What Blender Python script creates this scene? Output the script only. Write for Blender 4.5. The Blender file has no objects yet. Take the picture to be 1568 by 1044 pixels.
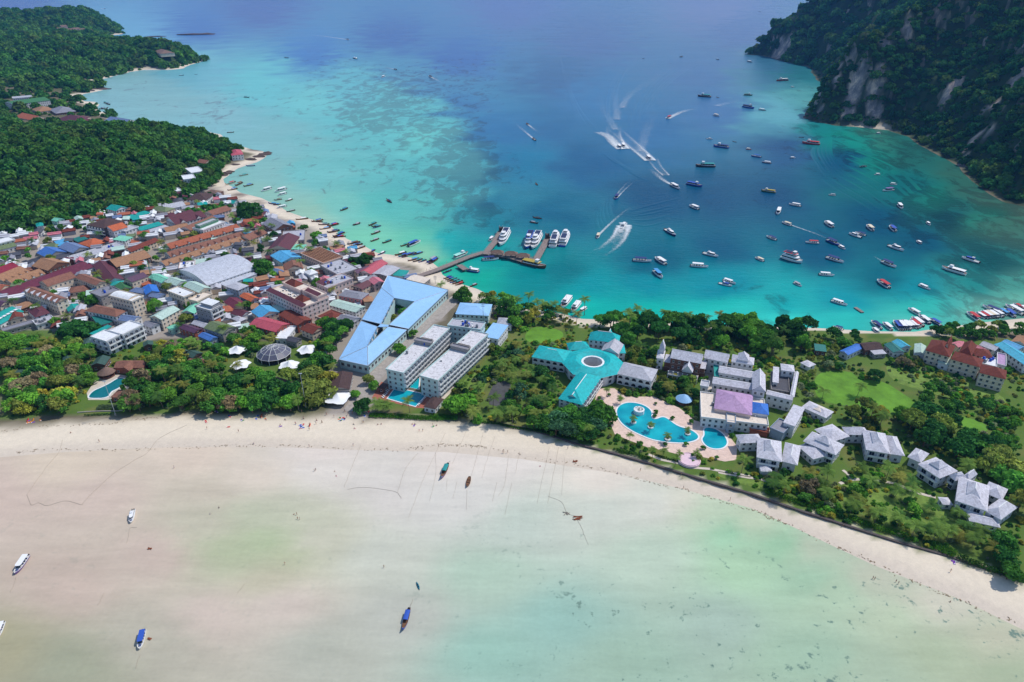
import bpy, bmesh, math, random
import numpy as np
from mathutils import Vector, Matrix
random.seed(7); np.random.seed(7)
SC = bpy.context.scene
COL = SC.collection
# ------------------------------------------------------------------ camera
CAM_H, PITCH, FPX = 220.0, math.radians(29.0), 1045.0
cam_d = bpy.data.cameras.new('camera')
cam_d.sensor_width = 36; cam_d.lens = 36*FPX/1568; cam_d.clip_start = 1; cam_d.clip_end = 120000
cam = bpy.data.objects.new('camera', cam_d); COL.objects.link(cam)
cam.location = (0, 0, CAM_H); cam.rotation_euler = (math.pi/2-PITCH, 0, 0)
SC.camera = cam
# ------------------------------------------------------------------ sky and sun
SUN_EL, SUN_AZ = math.radians(55), math.radians(28)     # azimuth from +X towards +Y
w = bpy.data.worlds.new('World'); SC.world = w; w.use_nodes = True
nt = w.node_tree; nt.nodes.clear()
sky = nt.nodes.new('ShaderNodeTexSky'); sky.sky_type = 'NISHITA'; sky.sun_disc = False
sky.sun_elevation = SUN_EL; sky.sun_rotation = math.pi/2-SUN_AZ
sky.altitude = 100; sky.air_density = 1.0; sky.dust_density = 0.6; sky.ozone_density = 2.0
bg = nt.nodes.new('ShaderNodeBackground'); bg.inputs['Strength'].default_value = 0.15
wo = nt.nodes.new('ShaderNodeOutputWorld')
nt.links.new(sky.outputs[0], bg.inputs[0]); nt.links.new(bg.outputs[0], wo.inputs[0])
sun_d = bpy.data.lights.new('sun', 'SUN'); sun_d.energy = 3.4; sun_d.angle = math.radians(0.5); sun_d.color = (1, .955, .89)
sun = bpy.data.objects.new('sun', sun_d); COL.objects.link(sun)
sd_ = Vector((math.cos(SUN_EL)*math.cos(SUN_AZ), math.cos(SUN_EL)*math.sin(SUN_AZ), math.sin(SUN_EL)))
sun.rotation_euler = sd_.to_track_quat('Z', 'Y').to_euler(); sun.location = (400, 400, 600)
SC.view_settings.view_transform = 'Standard'; SC.view_settings.look = 'None'
SC.view_settings.exposure = 0.0; SC.view_settings.gamma = 1.0; SC.view_settings.use_curve_mapping = False
SC.cycles.use_denoising = True
SC.cycles.max_bounces = 5; SC.cycles.diffuse_bounces = 2; SC.cycles.glossy_bounces = 2
SC.cycles.transparent_max_bounces = 12; SC.cycles.volume_bounces = 0; SC.cycles.transmission_bounces = 2
SC.cycles.caustics_reflective = False; SC.cycles.caustics_refractive = False

# ------------------------------------------------------------------ pixel -> ground
CP, SP = math.cos(PITCH), math.sin(PITCH)
def ray(px, py):
    a, b = px-784.0, 522.0-py
    return np.array((a, FPX*CP+b*SP, -FPX*SP+b*CP))
def G(px, py, z=0.0):
    r = ray(px, py); t = (z-CAM_H)/r[2]
    return np.array((r[0]*t, r[1]*t, z))
def to_px(X, Y, Z=0):
    dep = Y*CP-(Z-CAM_H)*SP; up = Y*SP+(Z-CAM_H)*CP
    return 784+FPX*X/dep, 522-FPX*up/dep
# enlarged views of the photograph that positions were read from: x0, y0, scale
V = dict(C1=(0,0,3.8675), C2=(400,0,3.8675), C3=(800,0,3.8675), C4=(1168,0,3.8675),
 L1=(0,230,5.22), L2=(250,230,5.22), L3=(500,280,5.22), L4=(750,280,5.22), L5=(1000,280,5.22), L6=(1268,280,5.22),
 T1=(0,400,6.14), T2=(200,380,6.14), T3=(400,380,6.14), T4=(0,500,6.14), T5=(230,490,6.14), T6=(460,480,6.14),
 R1=(640,420,6.14), R2=(660,520,6.14), R3=(800,480,6.14), R4=(900,560,6.14), R5=(1000,500,6.14), R6=(1200,480,4.177),
 R7=(1100,600,6.14), R8=(1268,620,5.22), B1=(0,620,3.8675), B2=(400,620,3.8675), B3=(800,660,3.8675), B4=(1168,720,3.8675),
 F1=(0,780,3.954), F2=(390,780,3.954), F3=(780,780,3.954), Q=(1368,400,7.455), S=(0,0,1.0))
def PX(v, p):
    x0, y0, s = V[v]; return x0+p[0]/s, y0+p[1]/s
def GV(v, p, z=0.0): return G(*PX(v, p), z)

# ------------------------------------------------------------------ noise
def _hash(ix, iy, seed):
    n = (ix*374761393+iy*668265263+seed*982451653) & 0x7fffffff
    n = ((n ^ (n >> 13))*1274126177) & 0x7fffffff
    return ((n ^ (n >> 16)) & 0xffff)/65535.0
def vnoise(x, y, seed=0):
    ix = np.floor(x).astype(np.int64); iy = np.floor(y).astype(np.int64)
    fx = x-ix; fy = y-iy; fx = fx*fx*(3-2*fx); fy = fy*fy*(3-2*fy)
    a = _hash(ix, iy, seed); b = _hash(ix+1, iy, seed); c = _hash(ix, iy+1, seed); d = _hash(ix+1, iy+1, seed)
    return (a*(1-fx)+b*fx)*(1-fy)+(c*(1-fx)+d*fx)*fy
def fbm(x, y, seed=0, oct=4):
    s = 0; a = .5
    for k in range(oct):
        s = s+a*vnoise(x*2**k, y*2**k, seed+k*7); a *= .5
    return s
def ridged(x, y, seed=0, oct=4):
    s = 0; a = .5
    for k in range(oct):
        s = s+a*(1-np.abs(2*vnoise(x*2**k, y*2**k, seed+k*11)-1)); a *= .5
    return s
def sstep(a, b, x):
    t = np.clip((x-a)/(b-a), 0, 1); return t*t*(3-2*t)
def lin(c):   # sRGB 0..255 -> linear
    return tuple(((v/255)/12.92 if v/255 <= .04045 else ((v/255+.055)/1.055)**2.4) for v in c)

# ------------------------------------------------------------------ object helpers
def tag(o, label=None, cat=None, group=None, kind=None):
    if label: o['label'] = label
    if cat: o['category'] = cat
    if group: o['group'] = group
    if kind: o['kind'] = kind
    return o
def mesh_np(name, verts, faces, mats=(), midx=None, smooth=False):
    me = bpy.data.meshes.new(name)
    me.from_pydata([tuple(map(float, v)) for v in verts], [], [tuple(map(int, f)) for f in faces])
    for m in mats: me.materials.append(m)
    if midx is not None: me.polygons.foreach_set('material_index', np.asarray(midx, dtype=np.int32))
    if smooth: me.polygons.foreach_set('use_smooth', np.ones(len(me.polygons), dtype=bool))
    me.update(); return me
def mesh_quads(name, verts, quads, mats=(), smooth=False):      # fast path: numpy arrays
    me = bpy.data.meshes.new(name); v = np.asarray(verts, dtype=np.float32); q = np.asarray(quads, dtype=np.int32)
    me.vertices.add(len(v)); me.vertices.foreach_set('co', v.ravel())
    n = q.shape[1]; me.loops.add(q.size); me.loops.foreach_set('vertex_index', q.ravel())
    me.polygons.add(len(q)); me.polygons.foreach_set('loop_start', np.arange(0, q.size, n, dtype=np.int32))
    try: me.polygons.foreach_set('loop_total', np.full(len(q), n, dtype=np.int32))
    except Exception: pass
    for m in mats: me.materials.append(m)
    if smooth: me.polygons.foreach_set('use_smooth', np.ones(len(q), dtype=bool))
    me.update(calc_edges=True); return me
def link(name, data, parent=None, loc=(0,0,0), rz=0, scale=None):
    o = bpy.data.objects.new(name, data); COL.objects.link(o)
    if parent is not None: o.parent = parent
    o.location = loc
    if rz: o.rotation_euler = (0, 0, rz)
    if scale is not None: o.scale = scale if hasattr(scale, '__len__') else (scale,)*3
    return o
def copy_tree(o, parent=None):
    c = o.copy(); COL.objects.link(c); c.parent = parent
    for ch in o.children: copy_tree(ch, c)
    return c
class MB:
    """collects simple solids into one mesh, with material slots"""
    def __init__(s): s.v = []; s.f = []; s.m = []; s.mats = []
    def slot(s, m):
        if m not in s.mats: s.mats.append(m)
        return s.mats.index(m)
    def add(s, verts, faces, m):
        k = len(s.v); s.v += [tuple(v) for v in verts]; i = s.slot(m)
        for f in faces: s.f.append(tuple(a+k for a in f)); s.m.append(i)
    def box(s, x0, x1, y0, y1, z0, z1, m, bottom=True):
        v = [(x0,y0,z0),(x1,y0,z0),(x1,y1,z0),(x0,y1,z0),(x0,y0,z1),(x1,y0,z1),(x1,y1,z1),(x0,y1,z1)]
        f = [(4,5,6,7),(0,1,5,4),(1,2,6,5),(2,3,7,6),(3,0,4,7)]
        if bottom: f.append((3,2,1,0))
        s.add(v, f, m)
    def prism(s, poly, z0, z1, m, mtop=None):
        n = len(poly); v = [(p[0],p[1],z0) for p in poly]+[(p[0],p[1],z1) for p in poly]
        s.add(v, [tuple(range(n-1,-1,-1))]+[(i,(i+1)%n,n+(i+1)%n,n+i) for i in range(n)], m)
        s.add([(p[0],p[1],z1) for p in poly], [tuple(range(n))], mtop or m)
    def tube(s, pts, rad, m, n=6, cap=True):
        rings = []; pts = [Vector(p) for p in pts]
        rad = rad if hasattr(rad, '__len__') else [rad]*len(pts)
        for i, p in enumerate(pts):
            d = (pts[min(i+1,len(pts)-1)]-pts[max(i-1,0)]).normalized()
            a = d.cross(Vector((0,0,1)) if abs(d.z) < .9 else Vector((1,0,0))).normalized(); b = d.cross(a)
            rings.append([p+(a*math.cos(t)+b*math.sin(t))*rad[i] for t in [2*math.pi*k/n for k in range(n)]])
        v = [q for r in rings for q in r]; f = []
        for i in range(len(pts)-1):
            for k in range(n): f.append((i*n+k, i*n+(k+1)%n, (i+1)*n+(k+1)%n, (i+1)*n+k))
        if cap: f.append(tuple(range((len(pts)-1)*n, len(pts)*n))); f.append(tuple(range(n-1,-1,-1)))
        s.add(v, f, m)
    def lathe(s, prof, m, n=12, c=(0,0)):
        v = []; f = []
        for r, z in prof:
            for k in range(n): v.append((c[0]+r*math.cos(2*math.pi*k/n), c[1]+r*math.sin(2*math.pi*k/n), z))
        for i in range(len(prof)-1):
            for k in range(n): f.append((i*n+k, i*n+(k+1)%n, (i+1)*n+(k+1)%n, (i+1)*n+k))
        f.append(tuple(range((len(prof)-1)*n, len(prof)*n)))
        s.add(v, f, m)
    def mesh(s, name='m', smooth=False): return mesh_np(name, s.v, s.f, s.mats, s.m, smooth)
    def build(s, name, parent=None, loc=(0,0,0), rz=0, smooth=False):
        return link(name, s.mesh(name, smooth), parent, loc, rz)

# ------------------------------------------------------------------ materials
def new_mat(name):
    m = bpy.data.materials.new(name); m.use_nodes = True
    n = m.node_tree; b = n.nodes['Principled BSDF']; return m, n, b
def N(n, t, **k):
    x = n.nodes.new(t)
    for a, b in k.items(): setattr(x, a, b)
    return x
MATS = {}
def mat(name, col, rough=.75, var=.18, scale=.6, stain=0, rib=0, spec=.3, metal=0):
    """plain surface with uneven weathering; rib = sheet-metal ribs per metre, stain = dark blotches"""
    if name in MATS: return MATS[name]
    m, n, b = new_mat(name); c = lin(col)
    tc = N(n, 'ShaderNodeTexCoord'); no = N(n, 'ShaderNodeTexNoise'); no.inputs['Scale'].default_value = scale
    no.inputs['Detail'].default_value = 5; no.inputs['Roughness'].default_value = .65
    n.links.new(tc.outputs['Object'], no.inputs['Vector'])
    mp = N(n, 'ShaderNodeMapRange'); mp.inputs[1].default_value = .3; mp.inputs[2].default_value = .7
    mp.inputs[3].default_value = 1-var; mp.inputs[4].default_value = 1+var*.7
    n.links.new(no.outputs['Fac'], mp.inputs[0])
    mul = N(n, 'ShaderNodeMix', data_type='RGBA', blend_type='MULTIPLY'); mul.inputs[0].default_value = 1
    mul.inputs[6].default_value = (*c, 1); n.links.new(mp.outputs[0], mul.inputs[7]); out = mul.outputs[2]
    if stain:
        n2 = N(n, 'ShaderNodeTexNoise'); n2.inputs['Scale'].default_value = .45; n2.inputs['Detail'].default_value = 8
        n2.inputs['Roughness'].default_value = .75; n2.inputs['Distortion'].default_value = 1.2
        n.links.new(tc.outputs['Object'], n2.inputs['Vector'])
        r = N(n, 'ShaderNodeMapRange'); r.inputs[1].default_value = .5; r.inputs[2].default_value = .62
        r.inputs[3].default_value = 0; r.inputs[4].default_value = stain; n.links.new(n2.outputs['Fac'], r.inputs[0])
        mx = N(n, 'ShaderNodeMix', data_type='RGBA'); n.links.new(r.outputs[0], mx.inputs[0]); n.links.new(out, mx.inputs[6])
        mx.inputs[7].default_value = (c[0]*.35, c[1]*.32, c[2]*.33, 1); out = mx.outputs[2]
    n.links.new(out, b.inputs['Base Color']); b.inputs['Roughness'].default_value = rough
    b.inputs['Specular IOR Level'].default_value = spec; b.inputs['Metallic'].default_value = metal
    if rib:
        wv = N(n, 'ShaderNodeTexWave', wave_type='BANDS', bands_direction='X'); wv.inputs['Scale'].default_value = rib
        n.links.new(tc.outputs['Object'], wv.inputs['Vector'])
        bp = N(n, 'ShaderNodeBump'); bp.inputs['Strength'].default_value = .5; bp.inputs['Distance'].default_value = .06
        n.links.new(wv.outputs['Fac'], bp.inputs['Height']); n.links.new(bp.outputs[0], b.inputs['Normal'])
    MATS[name] = m; return m
def leaf_mat(name, ramp=None):
    """foliage: colour from the object's own colour, small change from leaf to leaf and tree to tree"""
    m, n, b = new_mat(name)
    oi = N(n, 'ShaderNodeObjectInfo'); at = N(n, 'ShaderNodeAttribute', attribute_name='leaf')
    src = oi.outputs['Color']
    if ramp:
        cr = N(n, 'ShaderNodeValToRGB'); cr.color_ramp.interpolation = 'LINEAR'
        while len(cr.color_ramp.elements) < len(ramp): cr.color_ramp.elements.new(.5)
        for i, (p, c) in enumerate(ramp): cr.color_ramp.elements[i].position = p; cr.color_ramp.elements[i].color = (*lin(c), 1)
        n.links.new(oi.outputs['Random'], cr.inputs[0]); src = cr.outputs[0]
    mp = N(n, 'ShaderNodeMapRange'); mp.inputs[3].default_value = .68; mp.inputs[4].default_value = 1.36
    n.links.new(at.outputs['Fac'], mp.inputs[0])
    mul = N(n, 'ShaderNodeMix', data_type='RGBA', blend_type='MULTIPLY'); mul.inputs[0].default_value = 1
    n.links.new(src, mul.inputs[6]); n.links.new(mp.outputs[0], mul.inputs[7])
    gp_ = N(n, 'ShaderNodeNewGeometry'); pn = N(n, 'ShaderNodeTexNoise'); pn.inputs['Scale'].default_value = .022; pn.inputs['Detail'].default_value = 4; n.links.new(gp_.outputs['Position'], pn.inputs['Vector'])
    pm = N(n, 'ShaderNodeMapRange'); pm.inputs[1].default_value = .3; pm.inputs[2].default_value = .7; pm.inputs[3].default_value = .74; pm.inputs[4].default_value = 1.28; n.links.new(pn.outputs['Fac'], pm.inputs[0])
    mv = N(n, 'ShaderNodeMath', operation='MULTIPLY'); n.links.new(mp.outputs[0], mv.inputs[0]); n.links.new(pm.outputs[0], mv.inputs[1]); n.links.new(mv.outputs[0], mul.inputs[7])
    df = N(n, 'ShaderNodeBsdfDiffuse'); tr = N(n, 'ShaderNodeBsdfTranslucent'); mx = N(n, 'ShaderNodeMixShader')
    n.links.new(mul.outputs[2], df.inputs[0]); n.links.new(mul.outputs[2], tr.inputs[0]); mx.inputs[0].default_value = .28
    n.links.new(df.outputs[0], mx.inputs[1]); n.links.new(tr.outputs[0], mx.inputs[2])
    n.links.new(mx.outputs[0], n.nodes['Material Output'].inputs[0]); n.nodes.remove(b)
    return m
# ================================================================== LAND
LZ = 1.5
def pxs(pts): return [tuple(G(a, b)[:2]) for a, b in pts]
FG_SHORE = [(0,700),(100,692),(250,685),(400,684),(550,689),(680,692),(800,703),(950,726),(1050,750),(1150,778),(1200,800),(1280,838),(1340,866),(1400,890),(1470,917),(1568,965)]
N_SHORE = [(1568,487),(1500,494),(1440,502),(1400,508),(1335,507),(1250,502),(1150,499),(1050,495),(1000,493),(950,490),(890,488),(860,480),(800,471),(770,461),(730,442),(701,433),(678,421),
 (672,410),(660,400),(622,393),(577,387),(557,376),(532,366),(519,357),(505,345),(482,337),(461,331),(441,324),(428,316),(415,310),(400,303),(369,295),(357,286),(344,280),(341,274),(357,264),(366,257),(394,248),(414,235),(400,231),(388,229),
 (357,220),(333,206),(284,194),(225,194),(213,191),(186,182),(168,175),(146,169),(152,160),(130,153),(117,147),(140,142),(165,137),(142,130),(134,127),(150,122),(168,119),(194,111),(220,107),(258,107),(278,105),(300,97),(317,92),(296,88),(284,77),(230,70),(190,67),(170,63),(158,57),(168,54),(189,52),(178,47)]
K_SHORE = [(1139,83),(1168,85),(1185,90),(1210,97),(1243,104),(1248,120),(1268,131),(1262,140),(1245,150),(1237,165),(1228,179),(1245,185),(1280,192),(1330,196),(1362,199),(1390,208),(1400,215),(1408,222),(1440,240),(1465,253),(1487,276),(1511,295),(1536,309),(1568,316)]
LAND = ([(-3800,100),(-800,180),(-500,232),(-330,264)] + pxs(FG_SHORE) + [(330,60),(520,-80),(900,-150),(2400,-150),(2400,2900),(1300,2650),(900,2330),(690,2100)]
 + pxs(K_SHORE) + [(585,640),(620,560),(590,480),(480,437)] + pxs(N_SHORE) + [(-1480,2850),(-1700,3050),(-2300,3250),(-3800,3300)])
LAND = np.array(LAND)
def signed_dist(X, Y, poly, step=200000):
    X = X.ravel(); Y = Y.ravel(); out = np.empty(len(X))
    for s in range(0, len(X), step):
        x = X[s:s+step]; y = Y[s:s+step]; d2 = np.full(len(x), 1e18); ins = np.zeros(len(x), bool)
        for i in range(len(poly)):
            x1, y1 = poly[i]; x2, y2 = poly[(i+1) % len(poly)]; ex, ey = x2-x1, y2-y1
            t = np.clip(((x-x1)*ex+(y-y1)*ey)/(ex*ex+ey*ey+1e-9), 0, 1)
            d2 = np.minimum(d2, (x-x1-t*ex)**2+(y-y1-t*ey)**2)
            c = (y1 > y) != (y2 > y)
            if c.any(): ins ^= c & (x < ex*(y-y1)/(ey if ey else 1e-9)+x1)
        out[s:s+step] = np.sqrt(d2)*np.where(ins, 1, -1)
    return out
def inside(x, y, poly):
    x = np.asarray(x); y = np.asarray(y); ins = np.zeros(x.shape, bool)
    for i in range(len(poly)):
        x1, y1 = poly[i]; x2, y2 = poly[(i+1) % len(poly)]
        c = (y1 > y) != (y2 > y)
        ins ^= c & (x < (x2-x1)*(y-y1)/((y2-y1) or 1e-9)+x1)
    return ins
gx = np.concatenate([np.arange(-3790,-1600,30.0), np.arange(-1600,-500,9.0), np.arange(-500,760,5.0), np.arange(760,1700,11.0), np.arange(1700,2395,40.0)])
gy = np.concatenate([np.arange(-140,120,20.0), np.arange(120,560,4.0), np.arange(560,1400,7.0), np.arange(1400,2300,13.0), np.arange(2300,3290,28.0)])
GX, GY = np.meshgrid(gx, gy)
SDF = signed_dist(GX, GY, LAND).reshape(GX.shape)
SDF += (fbm(GX/30, GY/30, 3, 3)-.45)*sstep(600, 1200, GY)*30*.6
def hills(X, Y, sd):
    ins = sstep(4, 70, sd)
    # wooded hill behind the town
    h = 25*np.exp(-((Y-868+(X+500)*.05)/150)**2)*sstep(-300, -500, X)*(.75+.5*fbm(X/130, Y/130, 5, 3))
    # far hills and headland
    far = 62*np.exp(-((Y-2650)/430)**2)*sstep(-1150, -1650, X)+34*np.exp(-((Y-1930)/330)**2)*sstep(-820, -1250, X)
    far += 30*np.exp(-((X+900)/230)**2-((Y-1850)/150)**2)
    h = h+far*(.7+.6*fbm(X/200, Y/200, 9, 4))
    # limestone massif on the right
    km = sstep(540, 690, Y)*sstep(250, 400, X)
    rg = ridged(X/260+.3, Y/260, 21, 4); fine = ridged(X/75, Y/75, 33, 3)
    prof = 75*sstep(3, 62, sd)+95*sstep(50, 190, sd)+120*sstep(170, 520, sd)
    k = prof*(.42+1.0*rg*sstep(10, 140, sd)+.22*(1-sstep(10, 140, sd)))+sstep(15, 60, sd)*44*(fine-.5)+sstep(8, 40, sd)*16*(ridged(X/28, Y/28, 55, 3)-.5)
    for (cx, cy, ax, ay, hh) in PINN: k = k+hh*np.exp(-((X-cx)/ax)**4-((Y-cy)/ay)**4)*sstep(2, 30, sd)
    k = k*(1-.45*np.exp(-((X-505)/70)**2-((Y-985)/70)**2))
    return h*ins+km*k
PINN = [(520, 1195, 45, 50, 38), (575, 1150, 40, 35, 26), (700, 780, 110, 90, 35), (760, 1990, 70, 60, 30)]
HGT = np.clip(SDF*.07, -2.2, LZ)+hills(GX, GY, SDF)
GARD = [(560,626),(690,641),(790,653),(880,679),(1000,711),(1150,756),(1300,806),(1450,851),(1568,891),(1800,970),(2600,900),(2000,540),(1568,520),(1240,505),(900,500),(790,475),(740,500),(640,600)]
_ax, _ay = to_px(GX, GY, LZ); gard = inside(_ax, _ay, GARD) & (GY > 60) & (GY < 520)
HGT = np.where(gard, LZ, HGT)
def Hf(x, y):
    i = int(np.clip(np.searchsorted(gx, x)-1, 0, len(gx)-2)); j = int(np.clip(np.searchsorted(gy, y)-1, 0, len(gy)-2))
    a = (x-gx[i])/(gx[i+1]-gx[i]); b = (y-gy[j])/(gy[j+1]-gy[j])
    return float(HGT[j,i]*(1-a)*(1-b)+HGT[j,i+1]*a*(1-b)+HGT[j+1,i]*(1-a)*b+HGT[j+1,i+1]*a*b)
def sdf(x, y):
    i = int(np.clip(np.searchsorted(gx, x)-1, 0, len(gx)-2)); j = int(np.clip(np.searchsorted(gy, y)-1, 0, len(gy)-2))
    return float(SDF[j, i])
def hit(px, py, lift=0):
    r = ray(px, py); r = r/np.linalg.norm(r); t = 150.0; o = np.array((0, 0, CAM_H))
    while t < 6000:
        p = o+r*t
        if p[2] <= max(Hf(p[0], p[1]), 0)+lift: return p
        t += 2+t*.002
    return o+r*t
# land colours (bare ground, sand, undergrowth)
PXX, PXY = to_px(GX, GY, HGT)
def px_mask(polys): 
    m = np.zeros(GX.shape, bool)
    for p in polys: m |= inside(PXX, PXY, p)
    return m & (GY > 0) & (GY < 1500)
TOWN = [[(0,330),(140,330),(260,300),(330,280),(440,330),(560,390),(690,430),(690,470),(560,640),(500,640),(500,500),(240,520),(130,520),(0,505)]]
GARDEN = [[(0,500),(130,510),(250,525),(490,520),(500,625),(0,640)],[(690,600),(740,500),(790,470),(900,500),(1240,510),(1568,540),(1568,900),(1150,750),(880,670),(690,640)]]
nz = fbm(GX/9, GY/9, 41, 4); nz2 = fbm(GX/40, GY/40, 43, 3)
colr = np.empty(GX.shape+(3,))
def setc(mask, c): colr[:] = colr*(1-mask[..., None])+np.array(c)*mask[..., None]
colr[:] = lin((112,104,84))
setc(sstep(.4, .6, nz2)*.6, lin((78,88,48)))
setc(px_mask(TOWN)*(.75+.0*nz), lin((170,160,152)))
gm = np.maximum(px_mask(GARDEN)*1.0, gard*1.0)
setc(gm*.92, lin((88,116,46))); setc(gm*sstep(.5, .66, nz)*.6, lin((122,116,68))); setc(gm*sstep(.55, .7, fbm(GX/6+40, GY/6, 47, 3))*.6, lin((62,92,36)))
setc(sstep(4, 10, HGT), lin((52,74,38)))
setc(sstep(395, 430, GX)*sstep(540, 600, GY)*(HGT > .2)*.9, lin((50,68,42)))
setc(sstep(395, 430, GX)*sstep(540, 600, GY)*sstep(.45, .6, nz)*.7, lin((30,46,32)))
fgs = (GY < 345)*1.0; wd = np.where(fgs > 0, 20.0, 11.0)
karst_no = 1-sstep(400, 440, GX)*sstep(500, 560, GY)*(1-np.exp(-((GX-560)/30)**2-((GY-1075)/22)**2))
setc((1-sstep(6, 9, HGT))*(1-sstep(wd, wd+10, SDF+(nz-.5)*9))*karst_no*(1-gard*1.0), lin((226,212,190)))
wet = (1-sstep(.15, .75, HGT+ (nz-.5)*.2))
setc(wet*.8*karst_no, lin((207,193,176)))
rocky_coast = (GY > 640)*(1-sstep(9, 16, SDF))*(1-sstep(3, 6, HGT))*sstep(.5, .56, fbm(GX/55, GY/55, 77, 2))
setc(rocky_coast*.9, lin((96,80,72)))
rocky = sstep(300, 420, GX)*sstep(560, 700, GY)
keep = SDF > -60
idx = -np.ones(GX.shape, np.int64); vk = np.argwhere(np.ones(GX.shape, bool))
nyy, nxx = GX.shape; vid = np.arange(nyy*nxx).reshape(nyy, nxx)
fk = (SDF[:-1,:-1] > -45) | (SDF[1:,1:] > -45) | (SDF[1:,:-1] > -45) | (SDF[:-1,1:] > -45)
quads = np.stack([vid[:-1,:-1], vid[:-1,1:], vid[1:,1:], vid[1:,:-1]], -1)[fk]
used = np.unique(quads); remap = np.zeros(nyy*nxx, np.int64); remap[used] = np.arange(len(used))
LV = np.stack([GX.ravel(), GY.ravel(), HGT.ravel()], -1)[used]
mg, n, b = new_mat('ground')
at = N(n, 'ShaderNodeAttribute', attribute_name='tint'); ar = N(n, 'ShaderNodeAttribute', attribute_name='rocky')
ge = N(n, 'ShaderNodeNewGeometry'); sx = N(n, 'ShaderNodeSeparateXYZ'); n.links.new(ge.outputs['True Normal'], sx.inputs[0])
no = N(n, 'ShaderNodeTexNoise'); no.inputs['Scale'].default_value = .35; no.inputs['Detail'].default_value = 8; no.inputs['Roughness'].default_value = .7
n.links.new(ge.outputs['Position'], no.inputs['Vector'])
mp = N(n, 'ShaderNodeMapRange'); mp.inputs[1].default_value = .3; mp.inputs[2].default_value = .7; mp.inputs[3].default_value = .93; mp.inputs[4].default_value = 1.06
n.links.new(no.outputs['Fac'], mp.inputs[0])
mul = N(n, 'ShaderNodeMix', data_type='RGBA', blend_type='MULTIPLY'); mul.inputs[0].default_value = 1
n9 = N(n, 'ShaderNodeTexNoise'); n9.inputs['Scale'].default_value = 1.3; n9.inputs['Detail'].default_value = 8; n9.inputs['Roughness'].default_value = .8; n.links.new(ge.outputs['Position'], n9.inputs['Vector'])
m9 = N(n, 'ShaderNodeMapRange'); m9.inputs[1].default_value = .3; m9.inputs[2].default_value = .7; m9.inputs[3].default_value = .89; m9.inputs[4].default_value = 1.06; n.links.new(n9.outputs['Fac'], m9.inputs[0])
mm9 = N(n, 'ShaderNodeMath', operation='MULTIPLY'); n.links.new(mp.outputs[0], mm9.inputs[0]); n.links.new(m9.outputs[0], mm9.inputs[1])
n.links.new(at.outputs['Color'], mul.inputs[6]); n.links.new(mm9.outputs[0], mul.inputs[7])
# limestone: streaked grey and ochre rock
mpg = N(n, 'ShaderNodeMapping'); mpg.inputs['Scale'].default_value = (.07, .07, .015); n.links.new(ge.outputs['Position'], mpg.inputs['Vector'])
n3 = N(n, 'ShaderNodeTexNoise'); n3.inputs['Scale'].default_value = 1.6; n3.inputs['Detail'].default_value = 9; n3.inputs['Roughness'].default_value = .75; n.links.new(mpg.outputs[0], n3.inputs['Vector'])
cr = N(n, 'ShaderNodeValToRGB'); e = cr.color_ramp.elements
e[0].position = .3; e[0].color = (*lin((84,84,86)), 1); e[1].position = .64; e[1].color = (*lin((228,198,174)), 1)
e2 = e.new(.5); e2.color = (*lin((152,140,136)), 1); n.links.new(n3.outputs['Fac'], cr.inputs[0])
st = N(n, 'ShaderNodeMapRange'); st.inputs[1].default_value = .43; st.inputs[2].default_value = .29; n.links.new(sx.outputs['Z'], st.inputs[0])
mm0 = N(n, 'ShaderNodeMath', operation='MULTIPLY'); n.links.new(st.outputs[0], mm0.inputs[0]); n.links.new(ar.outputs['Fac'], mm0.inputs[1])
acl = N(n, 'ShaderNodeAttribute', attribute_name='cliff'); mm = N(n, 'ShaderNodeMath', operation='MAXIMUM'); n.links.new(mm0.outputs[0], mm.inputs[0]); n.links.new(acl.outputs['Fac'], mm.inputs[1])
mx = N(n, 'ShaderNodeMix', data_type='RGBA'); n.links.new(mm.outputs[0], mx.inputs[0]); n.links.new(mul.outputs[2], mx.inputs[6]); n.links.new(cr.outputs[0], mx.inputs[7])
n.links.new(mx.outputs[2], b.inputs['Base Color']); b.inputs['Roughness'].default_value = .92; b.inputs['Specular IOR Level'].default_value = .15
bp = N(n, 'ShaderNodeBump'); bp.inputs['Strength'].default_value = .25; bp.inputs['Distance'].default_value = .12
n.links.new(no.outputs['Fac'], bp.inputs['Height']); n.links.new(bp.outputs[0], b.inputs['Normal'])
me = mesh_quads('ground', LV, remap[quads], [mg], True)
ca = me.color_attributes.new('tint', 'FLOAT_COLOR', 'POINT')
c4 = np.ones((len(used), 4), np.float32); c4[:, :3] = colr.reshape(-1, 3)[used]; ca.data.foreach_set('color', c4.ravel())
ra = me.attributes.new('rocky', 'FLOAT', 'POINT'); ra.data.foreach_set('value', rocky.ravel()[used].astype(np.float32))
tag(link('ground', me), kind='structure')

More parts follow.
